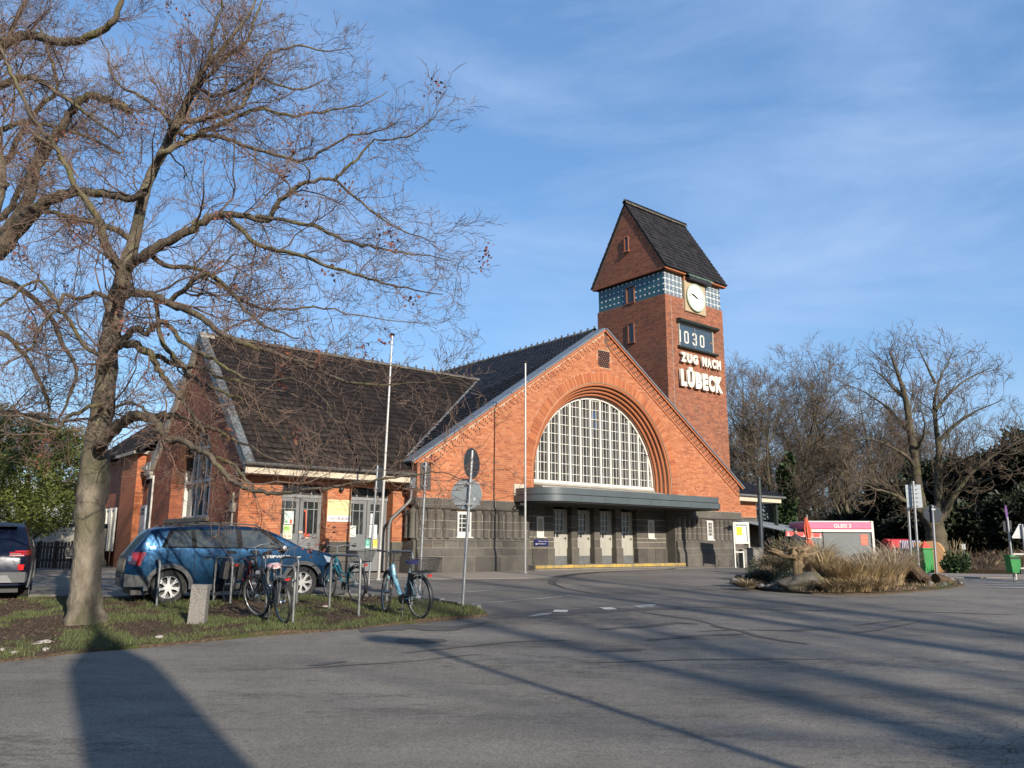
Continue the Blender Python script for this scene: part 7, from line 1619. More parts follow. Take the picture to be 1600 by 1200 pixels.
bike('black_bicycle', 'old black bicycle with a plastic bag over its saddle, beside the granite block', gv(443,980.5), gv(405,968), M['blackfr'], 'low', .35, R(18), R(-9), bag=M['plastic'], bar='city', saddle_z=.88)
bike('dark_bicycle', 'dark bicycle with black panniers parked at the rack nearest the blue car doors', gv(352,945), gv(352,945)+Vector((-.62,.92,.03)), M['blackfr'], 'diamond', .34, R(10), R(5), pannier=True, bar='flat')
bike('red_bicycle', 'dark red bicycle standing between the black bicycle and the blue car', gv(392,944), gv(392,944)+Vector((-.72,.85,.03)), M['redfr'], 'diamond', .34, R(-15), R(4), bar='flat', rack=False)
bike('grey_bicycle', 'grey bicycle with silver handlebar behind the black bicycle, next to the front car wheel', gv(424,948), gv(424,948)+Vector((-.66,.88,.03)), M['clad'], 'low', .345, R(12), R(-6), bar='city', bar_m=M['alu'], rack=True)
def rack(a, b, h, label):
    a, b = Vector(a), Vector(b); d = (b-a); t = thing('bicycle_rack', label, 'bicycle rack', a, math.atan2(d.y, d.x), 'tubular steel bicycle racks'); L = d.xy.length; r = .13; dz = b.z-a.z
    pts = [(0,0,-.1),(0,0,h-r)]+[(r-r*math.cos(q), 0, h-r+r*math.sin(q)) for q in (.4,.8,1.2,1.57)]+[(L-r+r*math.sin(q), 0, h-r+r*math.cos(q)) for q in (0,.4,.8,1.2,1.57)]+[(L,0,-.1+dz)]
    MB().tube(pts, .024, 10).build('hoop', M['pipe'], t, smooth=True); MB().lathe([(.05,.0),(.05,.012),(.026,.014)], (0,0,0), 'z', 14).build('collar', M['pipe'], t); MB().lathe([(.05,dz),(.05,dz+.012),(.026,dz+.014)], (L,0,0), 'z', 14).build('collar', M['pipe'], t)
rd_ = Vector((.68,-.73,0))
rack(gv(225,942), gv(247,951).lerp(gv(225,942), .12), .80, 'empty steel bicycle rack left of the granite block in front of the rear car wheel')
rack(gv(333,943), gv(333,943)+rd_*.78+Vector((0,0,-.01)), .84, 'steel rack with the dark bicycle in front of the blue car doors')
rack(gv(436,940), gv(436,940)+rd_*.72, .84, 'steel rack behind the black bicycle by the front car wheel')
rack(gv(424,972)+Vector((-.25,.5,0)), gv(457,978), .86, 'steel rack holding the black bicycle with the plastic bag')
rack(gv(514,958), gv(560,967), .98, 'tall empty steel rack in front of the teal bicycle')
rack(gv(604,944), gv(643,950), .98, 'steel rack behind the pale blue bicycle')
# granite block, stones
gb = gpix(305, 980); t = thing('granite_marker', 'upright grey granite block on the verge beside the bicycles', 'stone marker', (gb.x, gb.y+.1, g(gb.x, gb.y)+.03), R(8))
mb = MB(); w = .142; mb.add([(-w,-.12,-.1),(w-.03,-.13,-.1),(w-.03,.12,-.1),(-w,.13,-.1),(-w+.02,-.1,.63),(w-.01,-.11,.62),(w-.01,.10,.62),(-w+.02,.11,.63)], [(0,3,2,1),(4,5,6,7),(0,1,5,4),(1,2,6,5),(2,3,7,6),(3,0,4,7)])
bmx = mb.mesh('granite_block', M['granite']); bm = bmesh.new(); bm.from_mesh(bmx); bmesh.ops.bevel(bm, geom=bm.edges[:], offset=.012, segments=2); bmesh.ops.subdivide_edges(bm, edges=bm.edges[:], cuts=2)
for v in bm.verts: v.co += Vector((mnoise.noise(v.co*6), mnoise.noise(v.co*6+Vector((5,0,0))), 0))*.012
bm.to_mesh(bmx); bm.free(); link('granite_block', bmx, t)
for i, (px, py, s, lb) in enumerate(((70,1011,.10,'largest pale stone on the soil at the front edge of the verge'), (58,1013,.055,'small pale stone left of the largest stone on the verge'), (71,1021,.05,'small stone nearest the road edge'), (22,1026,.045,'small stone by the left edge of the picture'), (248,1001,.05,'small flat stone on the verge below the granite block'), (2,1022,.05,'stone cut by the left edge of the picture'), (508,952,.05,'small white stone under the tall empty rack'))):
    p = gpix(px, py); o = link('stone', rock_mesh('stone', pm('pale field stone %d' % i, (.42,.38,.33), (.28,.25,.22), 9, .9), 50+i, .5), None, (p.x, p.y, g(p.x,p.y)+.05), (0,0,i)); o.scale = (s*1.3, s, s); tag(o, lb, 'stone', 'stones on the verge')
# ================= poles, signs =================
def pole(t, h, r=.03, lean=(0,0), mat=None, nm='pole'):
    return MB().tube([(0,0,-.1),(lean[0]*.5,lean[1]*.5,h*.5),(lean[0],lean[1],h)], r, 12).lathe([(r*1.1,h-.0),(r*1.1,h+.012),(0,h+.018)], (lean[0],lean[1],0), 'z', 12).build(nm, mat or M['alu'], t, smooth=40)
def disc(r, th, mat, nm='sign_disc'): return MB().lathe([(0,-th),(r-.005,-th),(r,-th+.004),(r,0),(0,0)], (0,0,0), 'y', 40).mesh(nm, mat, 30)
# 1: pole with two round signs seen from behind
b = gpix(722, 953); t = thing('traffic_sign', 'sign pole with a wide grey disc under a narrow dark disc, at the verge tip', 'road sign', b)
p1 = at(737.5, 704, b.y-.1); ln = (p1.x-b.x, 0); H = p1.z-b.z; pole(t, H, .03, ln)
def on(z, px=None): f = z/H; return Vector((ln[0]*f, 0, z))
q = at(737, 724, b.y); o = link('sign_disc', disc(.30, .012, M['signdark']), t, on(q.z-b.z)+Vector((0,.05,0)), (0,0,R(62)))
q = at(730, 772, b.y); o = link('sign_disc', disc(.30, .012, M['signback']), t, on(q.z-b.z)+Vector((-.06,.06,0)), (0,0,R(-6)))
for dz in (-.19, .2): MB().box(-.28,.2,.03,.045,q.z-b.z+dz-.012,q.z-b.z+dz+.012).box(-.05,.06,-.035,.04,q.z-b.z+dz-.02,q.z-b.z+dz+.02).build('clamp', M['alu'], t, loc=(on(q.z-b.z).x, 0, 0))
MB().box(-.02,.0,-.001,.001,-.02,.03).box(.03,.05,-.001,.001,-.03,.02).box(.0,.04,-.001,.001,0,.012).build('sticker', M['white'], t, loc=on(q.z-b.z)+Vector((.10,.03,-.1)))
def rectsign(px0, py0, px1, py1, base, tx, ty, w0, h0, label, mat=None, yaw=0, name='parking_sign', Y=None, pr=.028, offy=.05, offx=0):
    b = Vector(base); p1 = at(tx, ty, b.y); t = thing(name, label, 'road sign', b); H = p1.z-b.z; lx = p1.x-b.x; pole(t, H, pr, (lx, 0))
    c = at((px0+px1)/2, (py0+py1)/2, b.y); f = (c.z-b.z)/H
    o = MB().bbox(-w0/2, w0/2, -.008, .008, -h0/2, h0/2, .004).build('sign_plate', mat or M['signdark'], t, loc=(lx*f+offx, offy, c.z-b.z)); o.rotation_euler = (0, 0, yaw)
    for s in (-.35, .35): MB().box(-.045,.045,-.035,offy,-.02+s*h0,.02+s*h0).build('clamp', M['alu'], t, loc=(lx*f, 0, c.z-b.z))
    return t
Ys = 22.5
def gatY(px, Y): p = at(px, 880, Y); return Vector((p.x, Y, g(p.x, Y)))
rectsign(657,723,673,766, gatY(656.5, 19.6), 665.5, 722, .27, .68, 'pole with an upright dark rectangular sign seen from behind, in front of the hall corner', yaw=R(10))
rectsign(588,730,600,768, gatY(577, 21.5), 590, 728, .20, .68, 'pole with a narrow dark sign beside the left flagpole', yaw=R(40), offx=.06)
# parking sign by the gable corner
b = gatY(370.5, 24.6); p1 = at(377, 744, b.y); t = thing('parking_sign', 'post with yellow and blue disc above a small yellow plate at the gable corner', 'road sign', b); H = p1.z-b.z; lx = p1.x-b.x; pole(t, H, .03, (lx, 0))
c1, c2, c3 = at(376.5, 751, b.y), at(377, 767, b.y), at(375.5, 782, b.y)
o = link('no_stopping_disc', disc(.22, .01, flat('sign blue', (.03,.07,.35))), t, (lx*.95, -.05, c1.z-b.z)); o = MB().ring((0,0,0), .2, .02, 'y', 28, 6).box(-.2,.2,-.012,0,-.02,.02,Matrix.Rotation(R(45),4,'Y')).build('red_ring', flat('sign red', (.55,.03,.04)), t, loc=(lx*.95,-.062,c1.z-b.z))
link('yellow_disc', disc(.20, .01, flat('sign yellow', (.80,.55,.10))), t, (lx*.93, -.05, c2.z-b.z)); link('blue_drop', MB().prism([(0,.09),(-.06,-.0),(-.04,-.06),(.04,-.06),(.06,0)], -.002, 0).mesh('blue_drop', flat('sign blue dark', (.03,.07,.4))), t, (lx*.93, -.063, c2.z-b.z))
MB().bbox(-.16,.16,-.01,.0,-.20,.20,.004).build('yellow_plate', flat('sign lemon', (.80,.72,.16)), t, loc=(lx*.9,-.05,c3.z-b.z))
MB().prism([(-.10,.13),(.10,.09),(.10,.02),(.07,.02),(.07,-.02),(.10,-.02),(.10,-.05),(-.10,-.01)], -.002, 0).build('tow_symbol', M['black'], t, loc=(lx*.9,-.061,c3.z-b.z))
# flagpoles
M['poleW'] = pm('silver flagpole', (.60,.58,.53), (.5,.48,.44), 2, .38, metal=.35)
for (bx, by, Y, tx, ty, lb, r_) in ((592,893,23.2,613,524,'left flagpole leaning slightly, in front of the grey doors',.043), (820.5,893,26.74,821,567,'right flagpole standing in front of the hall beside the canopy',.042)):
    b = gatY(bx, Y); p1 = at(tx, ty, Y); t = thing('flagpole', lb, 'flagpole', b, 0, 'flagpoles in front of the station'); H = p1.z-b.z; lx = p1.x-b.x; n = 10
    MB().tube([(lx*i/n, 0, -.05+(H+.05)*i/n) for i in range(n+1)], [r_*(1-.35*i/n) for i in range(n+1)], 14).build('mast', M['poleW'], t, smooth=40)
    MB().lathe([(.0,0),(.075,.0),(.085,.03),(.05,.06),(0,.07)], (lx,0,H), 'z', 14).build('cap', M['black'], t, smooth=True); MB().lathe([(r_*1.9,0),(r_*1.9,.03),(r_*1.15,.05)], (0,0,0), 'z', 14).build('foot_ring', M['poleW'], t)
    MB().tube([(lx*.45, -.07, H*.45),(lx*.22,-.085,H*.25),(0,-.075,1.2)], .004, 4).build('halyard', M['white'], t)
# ---- right side ----
b = gatY(1190.5, 31.5); b.z = g(b.x, b.y); p1 = at(1185, 745, 31.5); t = thing('lamp_post', 'dark cylindrical lamp post in front of the right end of the hall', 'lamp post', b); H = p1.z-b.z
MB().tube([(0,0,-.1),(p1.x-b.x,0,H*.8)], [.085,.08], 14).build('post', pm('blue grey post', (.07,.085,.095), (.05,.06,.07), 3, .45, metal=.3), t, smooth=True)
MB().lathe([(.08,H*.80),(.1,H*.80),(.1,H*.83),(.085,H*.83),(.085,H*.96),(.11,H*.97),(.11,H*.99),(.03,H)], (p1.x-b.x,0,0), 'z', 16).build('lantern', M['darkgreen'], t, smooth=30); MB().tube([(p1.x-b.x,0,H*.97),(p1.x-b.x-.05,.0,H+.04)], .03, 6).build('finial', M['darkgreen'], t)
# notice case
Yb = 34.5; b = gatY(1160, Yb); t = thing('notice_board', 'white framed standing notice case with a yellow timetable poster at the hall corner', 'notice board', b, R(30))
s_ = Yb/FPX; W_ = .86; zt, zb_ = at(1160,816,Yb).z-b.z, at(1160,850,Yb).z-b.z
for x in (-W_/2, W_/2): MB().box(x-.035,x+.035,-.035,.035,-.05,zt).build('post', M['white'], t)
MB().bbox(-W_/2+.035, W_/2-.035, -.06, .04, zb_, zt, .01).build('case', M['white'], t); MB().box(-W_/2+.10, W_/2-.10, -.064,-.06, zb_+.08, zt-.07).build('backing', pm('pale board', (.72,.74,.68), (.66,.68,.62), 2, .4), t)
MB().box(-W_/2+.12, -W_/2+.44, -.068,-.064, zb_+.36, zt-.2).build('yellow_poster', flat('timetable yellow', (.80,.52,.03)), t); MB().box(-W_/2+.10, W_/2-.12, -.068,-.064, zt-.16, zt-.09).build('header_strip', flat('header blue grey', (.14,.17,.2)), t)
scribble('lettering', t, -.24, .2, zt-.15, .045, -.070, M['white'], (11,), 9); MB().box(W_/2-.17, W_/2-.11, -.068,-.064, zb_+.1, zt-.18).build('shadow_slot', flat('slot grey', (.16,.17,.18)), t)
MB().box(-W_/2+.035, .05, -.02,.02, .62,.67).box(.05,.11,-.02,.02,-.02,.67).build('lower_rail', M['white'], t)
MB().bbox(.12,.36,.05,.3,-.02,.75,.02).build('grey_cabinet', M['conc'], t)
# bicycle stands left along the wall
for k, px in enumerate((1063, 1093)):
    b = LB(14.6+1.25*k, -.75, .68); t = thing('wall_bicycle_stand', 'low dark bicycle stand on the ground under the right %s' % ('half columns', 'hall window')[k], 'bicycle rack', b, YAWB)
    MB().box(0,.85,-.06,.0,.0,.06).build('base_bar', M['signdark'], t); 
    for x in (.1,.5): MB().tube([(x,-.03,.05),(x,-.03,.28),(x+.06,-.03,.32),(x+.12,-.03,.28),(x+.12,-.03,.05)], .01, 5).build('loop', M['signdark'], t)
b = gatY(1181, 27.5); t = thing('concrete_post', 'square grey concrete pillar at the left end of the planted island', 'pillar', b, R(20)); mb = MB().bbox(-.20,.20,-.18,.18,-.1,.80,.03).build('pillar', M['conc'], t); MB().bbox(-.22,.22,-.20,.20,.80,.84,.02).build('cap', M['conc'], t)
# grey awning canopy with red banner, parasol, kiosk trailer
Ya = 40
def A(px, py, Y=Ya): return at(px, py, Y)
t = thing('awning', 'grey fabric awning sloping down between the annex and the trailer', 'awning', (A(1220,850).x, Ya+2, g(14,42)))
a_, b_, c_, d_ = A(1150,813,36.5), A(1195,815,44), A(1263,826,43), A(1228,830,38.5); o_ = Vector(t.location)
mb = MB(); 
n = 6; 
for i in range(n):
    p0, p1 = a_.lerp(d_, i/n)-o_, b_.lerp(c_, i/n)-o_; q0, q1 = a_.lerp(d_, (i+.98)/n)-o_, b_.lerp(c_, (i+.98)/n)-o_; mb.add([p0,p1,q1,q0,p0-Vector((0,0,.03)),p1-Vector((0,0,.03)),q1-Vector((0,0,.03)),q0-Vector((0,0,.03))], [(0,1,2,3),(7,6,5,4),(0,4,5,1),(3,2,6,7)])
mb.build('canvas', pm('grey canvas', (.22,.25,.27), (.16,.18,.2), 2, .8), t)
for p in (b_, c_, d_): MB().tube([(p-o_).xy.to_3d(), p-o_], .035, 8).build('post', M['signdark'], t)
t = thing('banner', 'red banner with white squares strung below the awning edge', 'banner', gatY(1256, 37)); o_ = Vector(t.location)
p, q = A(1228,830,37)-o_, A(1284,833.5,37)-o_; dx = (q-p).normalized(); L = (q-p).length; rz = math.atan2(dx.y, dx.x); h = .21
o = MB().box(0,L,-.006,.006,-h,0).build('cloth', flat('banner red', (.68,.06,.05)), t, loc=p); o.rotation_euler = (0, -math.asin(dx.z), rz); mb = MB(); r = random.Random(2)
for k in range(9):
    x = .06+k*L/9
    if k % 2 == 0: mb.box(x, x+.10, -.009,-.006,-.17,-.13).box(x+.02,x+.08,-.009,-.006,-.10,-.04)
    mb.box(x-.02, x+.14, -.009,-.006,-h+.0,-h+.025)
o2 = mb.build('print', M['white'], t, loc=p); o2.rotation_euler = o.rotation_euler
for pt in (p-Vector((.04,0,0)), q+Vector((.04,0,0))): MB().tube([(pt.x, pt.y, 0), (pt.x, pt.y, pt.z+.08)], .03, 6).build('post', M['black'], t)
# closed parasol
Yp = 34; b = gatY(1264, Yp); t = thing('parasol', 'closed orange red parasol standing in front of the trailer', 'parasol', b); s_ = Yp/FPX; ztop, zbot, zw = A(1264,808,Yp).z-b.z, A(1266,855,Yp).z-b.z, A(1264,842,Yp).z-b.z
mb = MB(); vs = []; pr = [(ztop,.02),(ztop-.12,.07),(ztop-.45,.15),(zw+.25,.16),(zw,.10),(zw-.12,.15),(zbot,.25)]
for z, r_ in pr:
    for j in range(16): a = 2*math.pi*j/16; rr2 = r_*(1 if j % 2 else .62); vs.append((rr2*math.cos(a)+(ztop-z)*.06, rr2*math.sin(a)*.9, z+(.05*math.sin(j*2.3) if z == zbot else 0)))
mb.add(vs, [(i*16+j, i*16+(j+1) % 16, (i+1)*16+(j+1) % 16, (i+1)*16+j) for i in range(len(pr)-1) for j in range(16)]); mb.build('canopy', pm('orange red parasol cloth', (.72,.14,.07), (.60,.10,.05), 5, .8), t, smooth=25)
MB().tube([(0,0,0),(.05,0,ztop+.1)], .025, 8).build('pole', M['offwhite'], t); MB().ring((.06,0,zw), .11, .02, 'z', 16, 6).build('strap', M['cream'], t)
# trailer kiosk
Yk = 39.5; b = gatY(1316, Yk); t = thing('kiosk_trailer', 'closed grey sales trailer with pink fascia reading GLEIS 3', 'kiosk trailer', b, R(2)); W_ = (A(1366,850,Yk).x-A(1262,850,Yk).x); zt = A(1316,815,Yk).z-b.z; x0, x1 = -(b.x-A(1262,850,Yk).x), A(1366,850,Yk).x-b.x
MB().bbox(x0+.05, x1-.05, 0, 2.2, .45, zt-.12, .02).build('body', pm('grey trailer panel', (.13,.145,.145), (.11,.12,.12), 1.2, .5), t)
MB().bbox(x0, x1, -.06, 2.26, zt-.36, zt-.02, .03).build('fascia', pm('pink fascia', (.80,.13,.25), (.70,.11,.22), 2, .5), t); MB().box(x0, x1-.06, -.09, -.06, zt-.50, zt-.37).box(x0,x1,-.02,2.2,zt-.02,zt+.03).build('white_trim', M['white'], t)
MB().bbox(x1-.09, x1+.03, -.08, .05, .35, zt+.02, .01).build('corner_trim', M['white'], t); text_mesh('lettering', 'GLEIS 3', .25, .004, M['white'], t, ((x0+x1)/2-.32, -.066, zt-.30), bold=.008, fit=(.86,.19), off=False)
MB().box(x1-.62, x1-.28, -.012, 0, zt-1.12, zt-.62).build('price_notice', flat('orange notice', (.80,.14,.08)), t)
scribble('print', t, x1-.59, x1-.31, zt-.78, .05, -.016, flat('pale orange ink', (.8,.4,.3)), (5,), 4); scribble('print', t, x1-.59, x1-.31, zt-.95, .05, -.016, flat('pale orange ink', (.8,.4,.3)), (6,), 5)
for x in (x0+1.2, x1-.75): MB().lathe([(0,-.1),(.2,-.1),(.33,-.08),(.33,.08),(0,.1)], (x,.1,.33), 'y', 20).build('wheel', M['rubber'], t, smooth=30)
MB().prism([(x1-1.2,.45),(x1-1.15,.75),(x1-.95,.86),(x1-.55,.86),(x1-.35,.72),(x1-.3,.45)], -.05, .02).build('mudguard', M['black'], t); MB().box(x0,x1+1.1,.9,1.0,.38,.46).build('drawbar', M['offwhite'], t)
# person with a dark cap behind the planting
Yq = 36; b = gatY(1246, Yq); hz = at(1246.5, 826, Yq).z-b.z; t = thing('person', 'person in dark coat and dark cap standing behind the shrubs under the red banner', 'person', b, R(160)); sc = hz/1.80
sk = [(0,0,.95),(0,0,1.18),(0,.0,1.40),(0,.0,1.53),(0,-.0,1.60),(.19,0,1.42),(.26,.03,1.15),(.24,-.08,.92),(-.19,0,1.42),(-.26,.03,1.15),(-.24,-.08,.92),(.10,0,.88),(.12,0,.48),(.12,.02,.08),(.13,-.12,.03),(-.10,0,.88),(-.12,0,.48),(-.12,.02,.08),(-.13,-.12,.03)]
ed = [(0,1),(1,2),(2,3),(3,4),(2,5),(5,6),(6,7),(2,8),(8,9),(9,10),(0,11),(11,12),(12,13),(13,14),(0,15),(15,16),(16,17),(17,18)]; rd = [.15,.145,.15,.055,.06,.07,.052,.042,.07,.052,.042,.095,.065,.05,.04,.095,.065,.05,.04]
me = bpy.data.meshes.new('body'); me.from_pydata([Vector(p)*sc for p in sk], ed, []); o = bpy.data.objects.new('body', me); COL.objects.link(o); md = o.modifiers.new('s', 'SKIN'); 
for v, r_ in zip(me.skin_vertices[0].data, rd): v.radius = (r_*sc, r_*sc*.8)
me.skin_vertices[0].data[0].use_root = True; ms = o.modifiers.new('d', 'SUBSURF'); ms.levels = 2; ms.render_levels = 2; bpy.context.view_layer.update()
me2 = bpy.data.meshes.new_from_object(o.evaluated_get(bpy.context.evaluated_depsgraph_get())); bpy.data.objects.remove(o); me2.name = 'body'; me2.materials.clear(); me2.materials.append(flat('dark coat', (.03,.03,.038), .85)); me2.polygons.foreach_set('use_smooth', [True]*len(me2.polygons)); link('body', me2, t)
mb = MB().lathe([(0,-.12),(.05,-.115),(.07,-.07),(.078,0),(.076,.05),(.05,.10),(0,.12)], (0,0,0), 'z', 18); o = mb.build('head', M['skin'], t, smooth=True, loc=(0,-.01,1.68*sc)); o.scale = (1,1.12,1.)
MB().prism([(-.012,0),(.012,0),(.0,.045)], -.105, -.075).build('nose', M['skin'], t, loc=(0,0,1.66*sc)); MB().lathe([(.085,-.005),(.09,.03),(.08,.09),(.04,.125),(0,.13)], (0,0,0), 'z', 18).prism([(-.07,-.0),(.07,0),(.05,-.0),(-.05,0)][:0] or [(-.07,-.005),(.07,-.005),(.07,.008),(-.07,.008)], -.16, -.05).build('cap', flat('dark cap', (.02,.02,.022), .9), t, smooth=30, loc=(0,-.01,1.70*sc))
for s in (-1,1): MB().tube([(0,0,0),(0,-.01,-.05),(0,-.02,-.10)], [.028,.035,.02], 6).build('hand', M['skin'], t, smooth=True, loc=(s*.24*sc,-.09*sc,.93*sc)); 
# two-post information sign seen from behind
Yt = 29; b = gatY(1431, Yt); t = thing('route_sign', 'tall rectangular grey route sign on two steel posts seen from behind', 'road sign', b, R(-12))
for (bx, tx, dy) in ((1435.5,1426,0),(1429,1421,.35)):
    p0, p1 = at(bx, 893, Yt), at(tx, 752 if dy == 0 else 757, Yt); MB().tube([(p0.x-b.x, dy, -.1), (p1.x-b.x, dy, p1.z-b.z)], .042, 10).build('post', M['alu'], t, smooth=True)
c0, c1 = at(1417.5, 757, Yt), at(1440, 793, Yt); cx_ = (c0.x+c1.x)/2-b.x; o = MB().bbox(-.26,.26,-.01,.01,-(c0.z-c1.z)/2,(c0.z-c1.z)/2,.004).build('sign_plate', pm('pale grey sign back', (.40,.44,.46), (.34,.38,.40), 2, .5, metal=.2), t, loc=(cx_, .12, (c0.z+c1.z)/2-b.z))
mb = MB()
for k in range(6): z = -.36+.145*k; mb.box(-.04,.14,-.03,-.01,z,z+.02)
for k in range(1,5): mb.box(-.26,.26,-.012,-.010,-.42+.17*k,-.415+.17*k)
mb.build('bracket', M['signdark'], t, loc=(cx_-.02,.12,(c0.z+c1.z)/2-b.z))
# round dark sign on the island
b = gpix(1464.5, 914); b.z = g(b.x, b.y)+.05; p1 = at(1456.5, 790, b.y); t = thing('traffic_sign', 'round dark sign on a steel pole at the right end of the planted island', 'road sign', b); H = p1.z-b.z; lx = p1.x-b.x; pole(t, H, .03, (lx, 0)); c = at(1458.5, 803, b.y); link('sign_disc', disc(.235, .012, pm('navy grey sign back', (.03,.04,.055), (.022,.03,.042), 3, .5, metal=.2)), t, (c.x-b.x, .05, c.z-b.z), (0,0,R(-8)))
MB().box(-.05,.05,-.03,.045,-.02,.02).build('clamp', M['alu'], t, loc=(c.x-b.x+.0,0,c.z-b.z+.12))
# beach chairs
def beach_chair(px, py, Y, w, h, hood, rz, label, hood_mat, body=True, d=.75):
    b = gatY(px, Y); t = thing('beach_chair', label, 'beach chair', b, rz, 'hooded beach chairs')
    pr = [(-d*.55,0),(d*.45,0),(d*.45,h*.55),(d*.40,h*.8),(d*.25,h*.95),(0,h),(-d*.35,h*.97),(-d*.55,h*.85)]
    for s in (-1, 1): MB().prism(pr, s*w/2-.03, s*w/2+.03, 'x').build('side_panel', M['wicker'] if body else hood_mat, t)
    MB().prism([(d*.40,0),(d*.45,0),(d*.45,h*.55),(d*.40,h*.8),(d*.25,h*.95),(0,h),(-d*.35,h*.97),(-d*.35,h*.94),(0,h*.97),(d*.22,h*.92),(d*.36,h*.78),(d*.40,h*.55)], -w/2+.03, w/2-.03, 'x').build('back_hood', M['wicker'] if body else hood_mat, t)
    MB().bbox(-w/2+.04, w/2-.04, -d*.35, d*.38, h*.22, h*.32, .03).build('seat', hood_mat, t); MB().bbox(-w/2+.03, w/2-.03, -d*.62, -d*.5, h*.74, h*.97, .02).build('awning', hood_mat, t); MB().box(-w/2,w/2,-d*.5,d*.4,0,h*.2).build('base_box', M['wicker'], t); return t
M['stripe'], t_, b_ = newmat('violet white striped cloth'); tc = N(t_, 'ShaderNodeTexCoord'); wv = N(t_, 'ShaderNodeTexWave'); wv.inputs['Scale'].default_value = 4.2; cr = N(t_, 'ShaderNodeValToRGB'); cr.color_ramp.interpolation = 'CONSTANT'; cr.color_ramp.elements[0].color = (.06,.03,.10,1); cr.color_ramp.elements[1].position = .5; cr.color_ramp.elements[1].color = (.6,.55,.58,1)
t_.links.new(tc.outputs['Object'], wv.inputs['Vector']); t_.links.new(wv.outputs['Fac'], cr.inputs[0]); t_.links.new(cr.outputs[0], b_.inputs['Base Color'])
def hgt(py0, py1, Y): return (py1-py0)*Y/FPX
beach_chair(1459, 890, 37, .8, hgt(844,893,37)+.05, 1, R(238), 'tan wicker beach chair with rounded hood, rightmost of the group', M['wicker'], True, 1.12)
beach_chair(1402, 890, 40, 1.15, hgt(843,893,40)+.05, 1, R(10), 'beach chair with bright red hood, leftmost of the group', M['red'], False)
beach_chair(1425, 890, 38.5, .8, hgt(844,893,38.5)+.05, 1, R(-25), 'beach chair with violet and white striped hood between the red one and the tan one', M['stripe'], False)
t = thing('red_tent', 'small pointed red cloth cover beside the tan beach chair', 'cloth cover', gatY(1447.5, 35.6)); zt = at(1447, 845, 35.6).z-t.location.z
mb = MB(); mb.add([(-.24,-.2,zt-.42),(.30,-.2,zt-.42),(.30,.2,zt-.42),(-.24,.2,zt-.42),(0,0,zt)], [(0,1,4),(1,2,4),(2,3,4),(3,0,4),(3,2,1,0)]); mb.build('cloth', pm('scarlet cloth', (.72,.05,.03), (.6,.04,.03), 5, .7), t); MB().tube([(0,0,0),(0,0,zt-.05)], .03, 6).build('pole', M['wood'], t)
def bin_(t, w, d, z0, z1):
    MB().prism([(-w*.44,z0),(w*.44,z0),(w/2,z1),(-w/2,z1)], -d/2, d/2).build('bin_body', M['green'], t); MB().bbox(-w/2-.03, w/2+.03, -d/2-.03, d/2+.03, z1-.02, z1+.05, .02).build('lid', M['green'], t)
b = gatY(1446.5, 34.8); t = thing('litter_bin', 'green plastic bin standing beside the tan beach chair', 'litter bin', b, R(10)); bin_(t, .46, .45, .05, at(1446, 858, 34.8).z-b.z)
b = gatY(1447.5-11, 35.2); t = thing('litter_bin', 'dull green bin half hidden behind the steel post of the route sign', 'litter bin', b, R(5)); bin_(t, .40, .4, .1, at(1438, 858, 35.2).z-b.z)
# far right: leaning post with dark square plate, purple plate above, green bin, rail; triangular sign
b = gpix(1585, 907); b.z = g(b.x, b.y); p1 = at(1571.5, 790, b.y); t = thing('traffic_sign', 'steel post with a dark square plate and an edge-on violet plate near the right edge', 'road sign', b); H = p1.z-b.z; lx = p1.x-b.x; pole(t, H*.84, .032, (lx*.84, 0)); c = at(1575.5, 822, b.y)
MB().bbox(-.145,.145,-.01,.01,-.17,.17,.004).build('square_plate', M['signdark'], t, loc=(c.x-b.x,.05,c.z-b.z)).rotation_euler = (0,R(4),R(12)); c = at(1572, 801, b.y)
o = link('violet_plate', disc(.22, .014, flat('violet sign', (.16,.06,.22))), t, (c.x-b.x,.0,c.z-b.z), (0,0,R(52)))
t2 = thing('litter_bin', 'bright green litter bin hanging on the steel post near the right edge', 'litter bin', (b.x-.05, b.y-.1, b.z+.22), R(8)); 
MB().prism([(-.13,0),(.13,.0),(.16,.46),(-.18,.50)], -.13, .11).build('bin_body', M['green'], t2); MB().box(-.17,.15,-.14,-.13,.39,.45).build('rim', M['darkgreen'], t2); MB().box(.1,.22,-.16,.1,-.02,.09).build('bracket', M['signdark'], t2)
t3 = thing('guard_rail', 'white tubular rail running out of the picture at the right edge', 'railing', b+Vector((.15,.15,0)), R(-6)); MB().tube([(0,0,.74),(2.2,0,.74)], .028, 8).tube([(2.2,0,.74),(2.2,0,-.05)], .028, 8).build('top_rail', M['white'], t3); MB().tube([(0,0,.34),(2.2,0,.34)], .02, 8).build('lower_rail', M['white'], t3); MB().tube([(0,0,.76),(0,0,-.05)], .028, 8).build('post', M['white'], t3)
b = gpix(1606, 908); b.z = g(b.x, b.y); t = thing('traffic_sign', 'triangular white sign seen from behind, cut by the right edge', 'road sign', b); pole(t, at(1597,820,b.y).z-b.z, .03, (at(1597,820,b.y).x-b.x,0)); c = at(1597, 833, b.y)
MB().prism([(-.26,-.15),(.26,-.15),(.28,-.11),(.03,.26),(-.03,.26),(-.28,-.11)], -.008, .008).build('sign_plate', pm('white grey sign back', (.55,.56,.55), (.45,.46,.46), 2, .5), t, loc=(c.x-b.x,.05,c.z-b.z))
b = gatY(1508, 33); b.z += .3; t = thing('small_plate', 'small grey plate on a thin stake in the planting bed', 'plaque', b); MB().tube([(0,0,-.2),(0,0,.7)], .012, 6).build('stake', M['alu'], t); MB().box(-.09,.09,-.01,.01,.7,.92).build('plate', M['signback'], t)

# ================= planting on the island =================
def iz(x, y): return g(x, y)+ih(x, y)
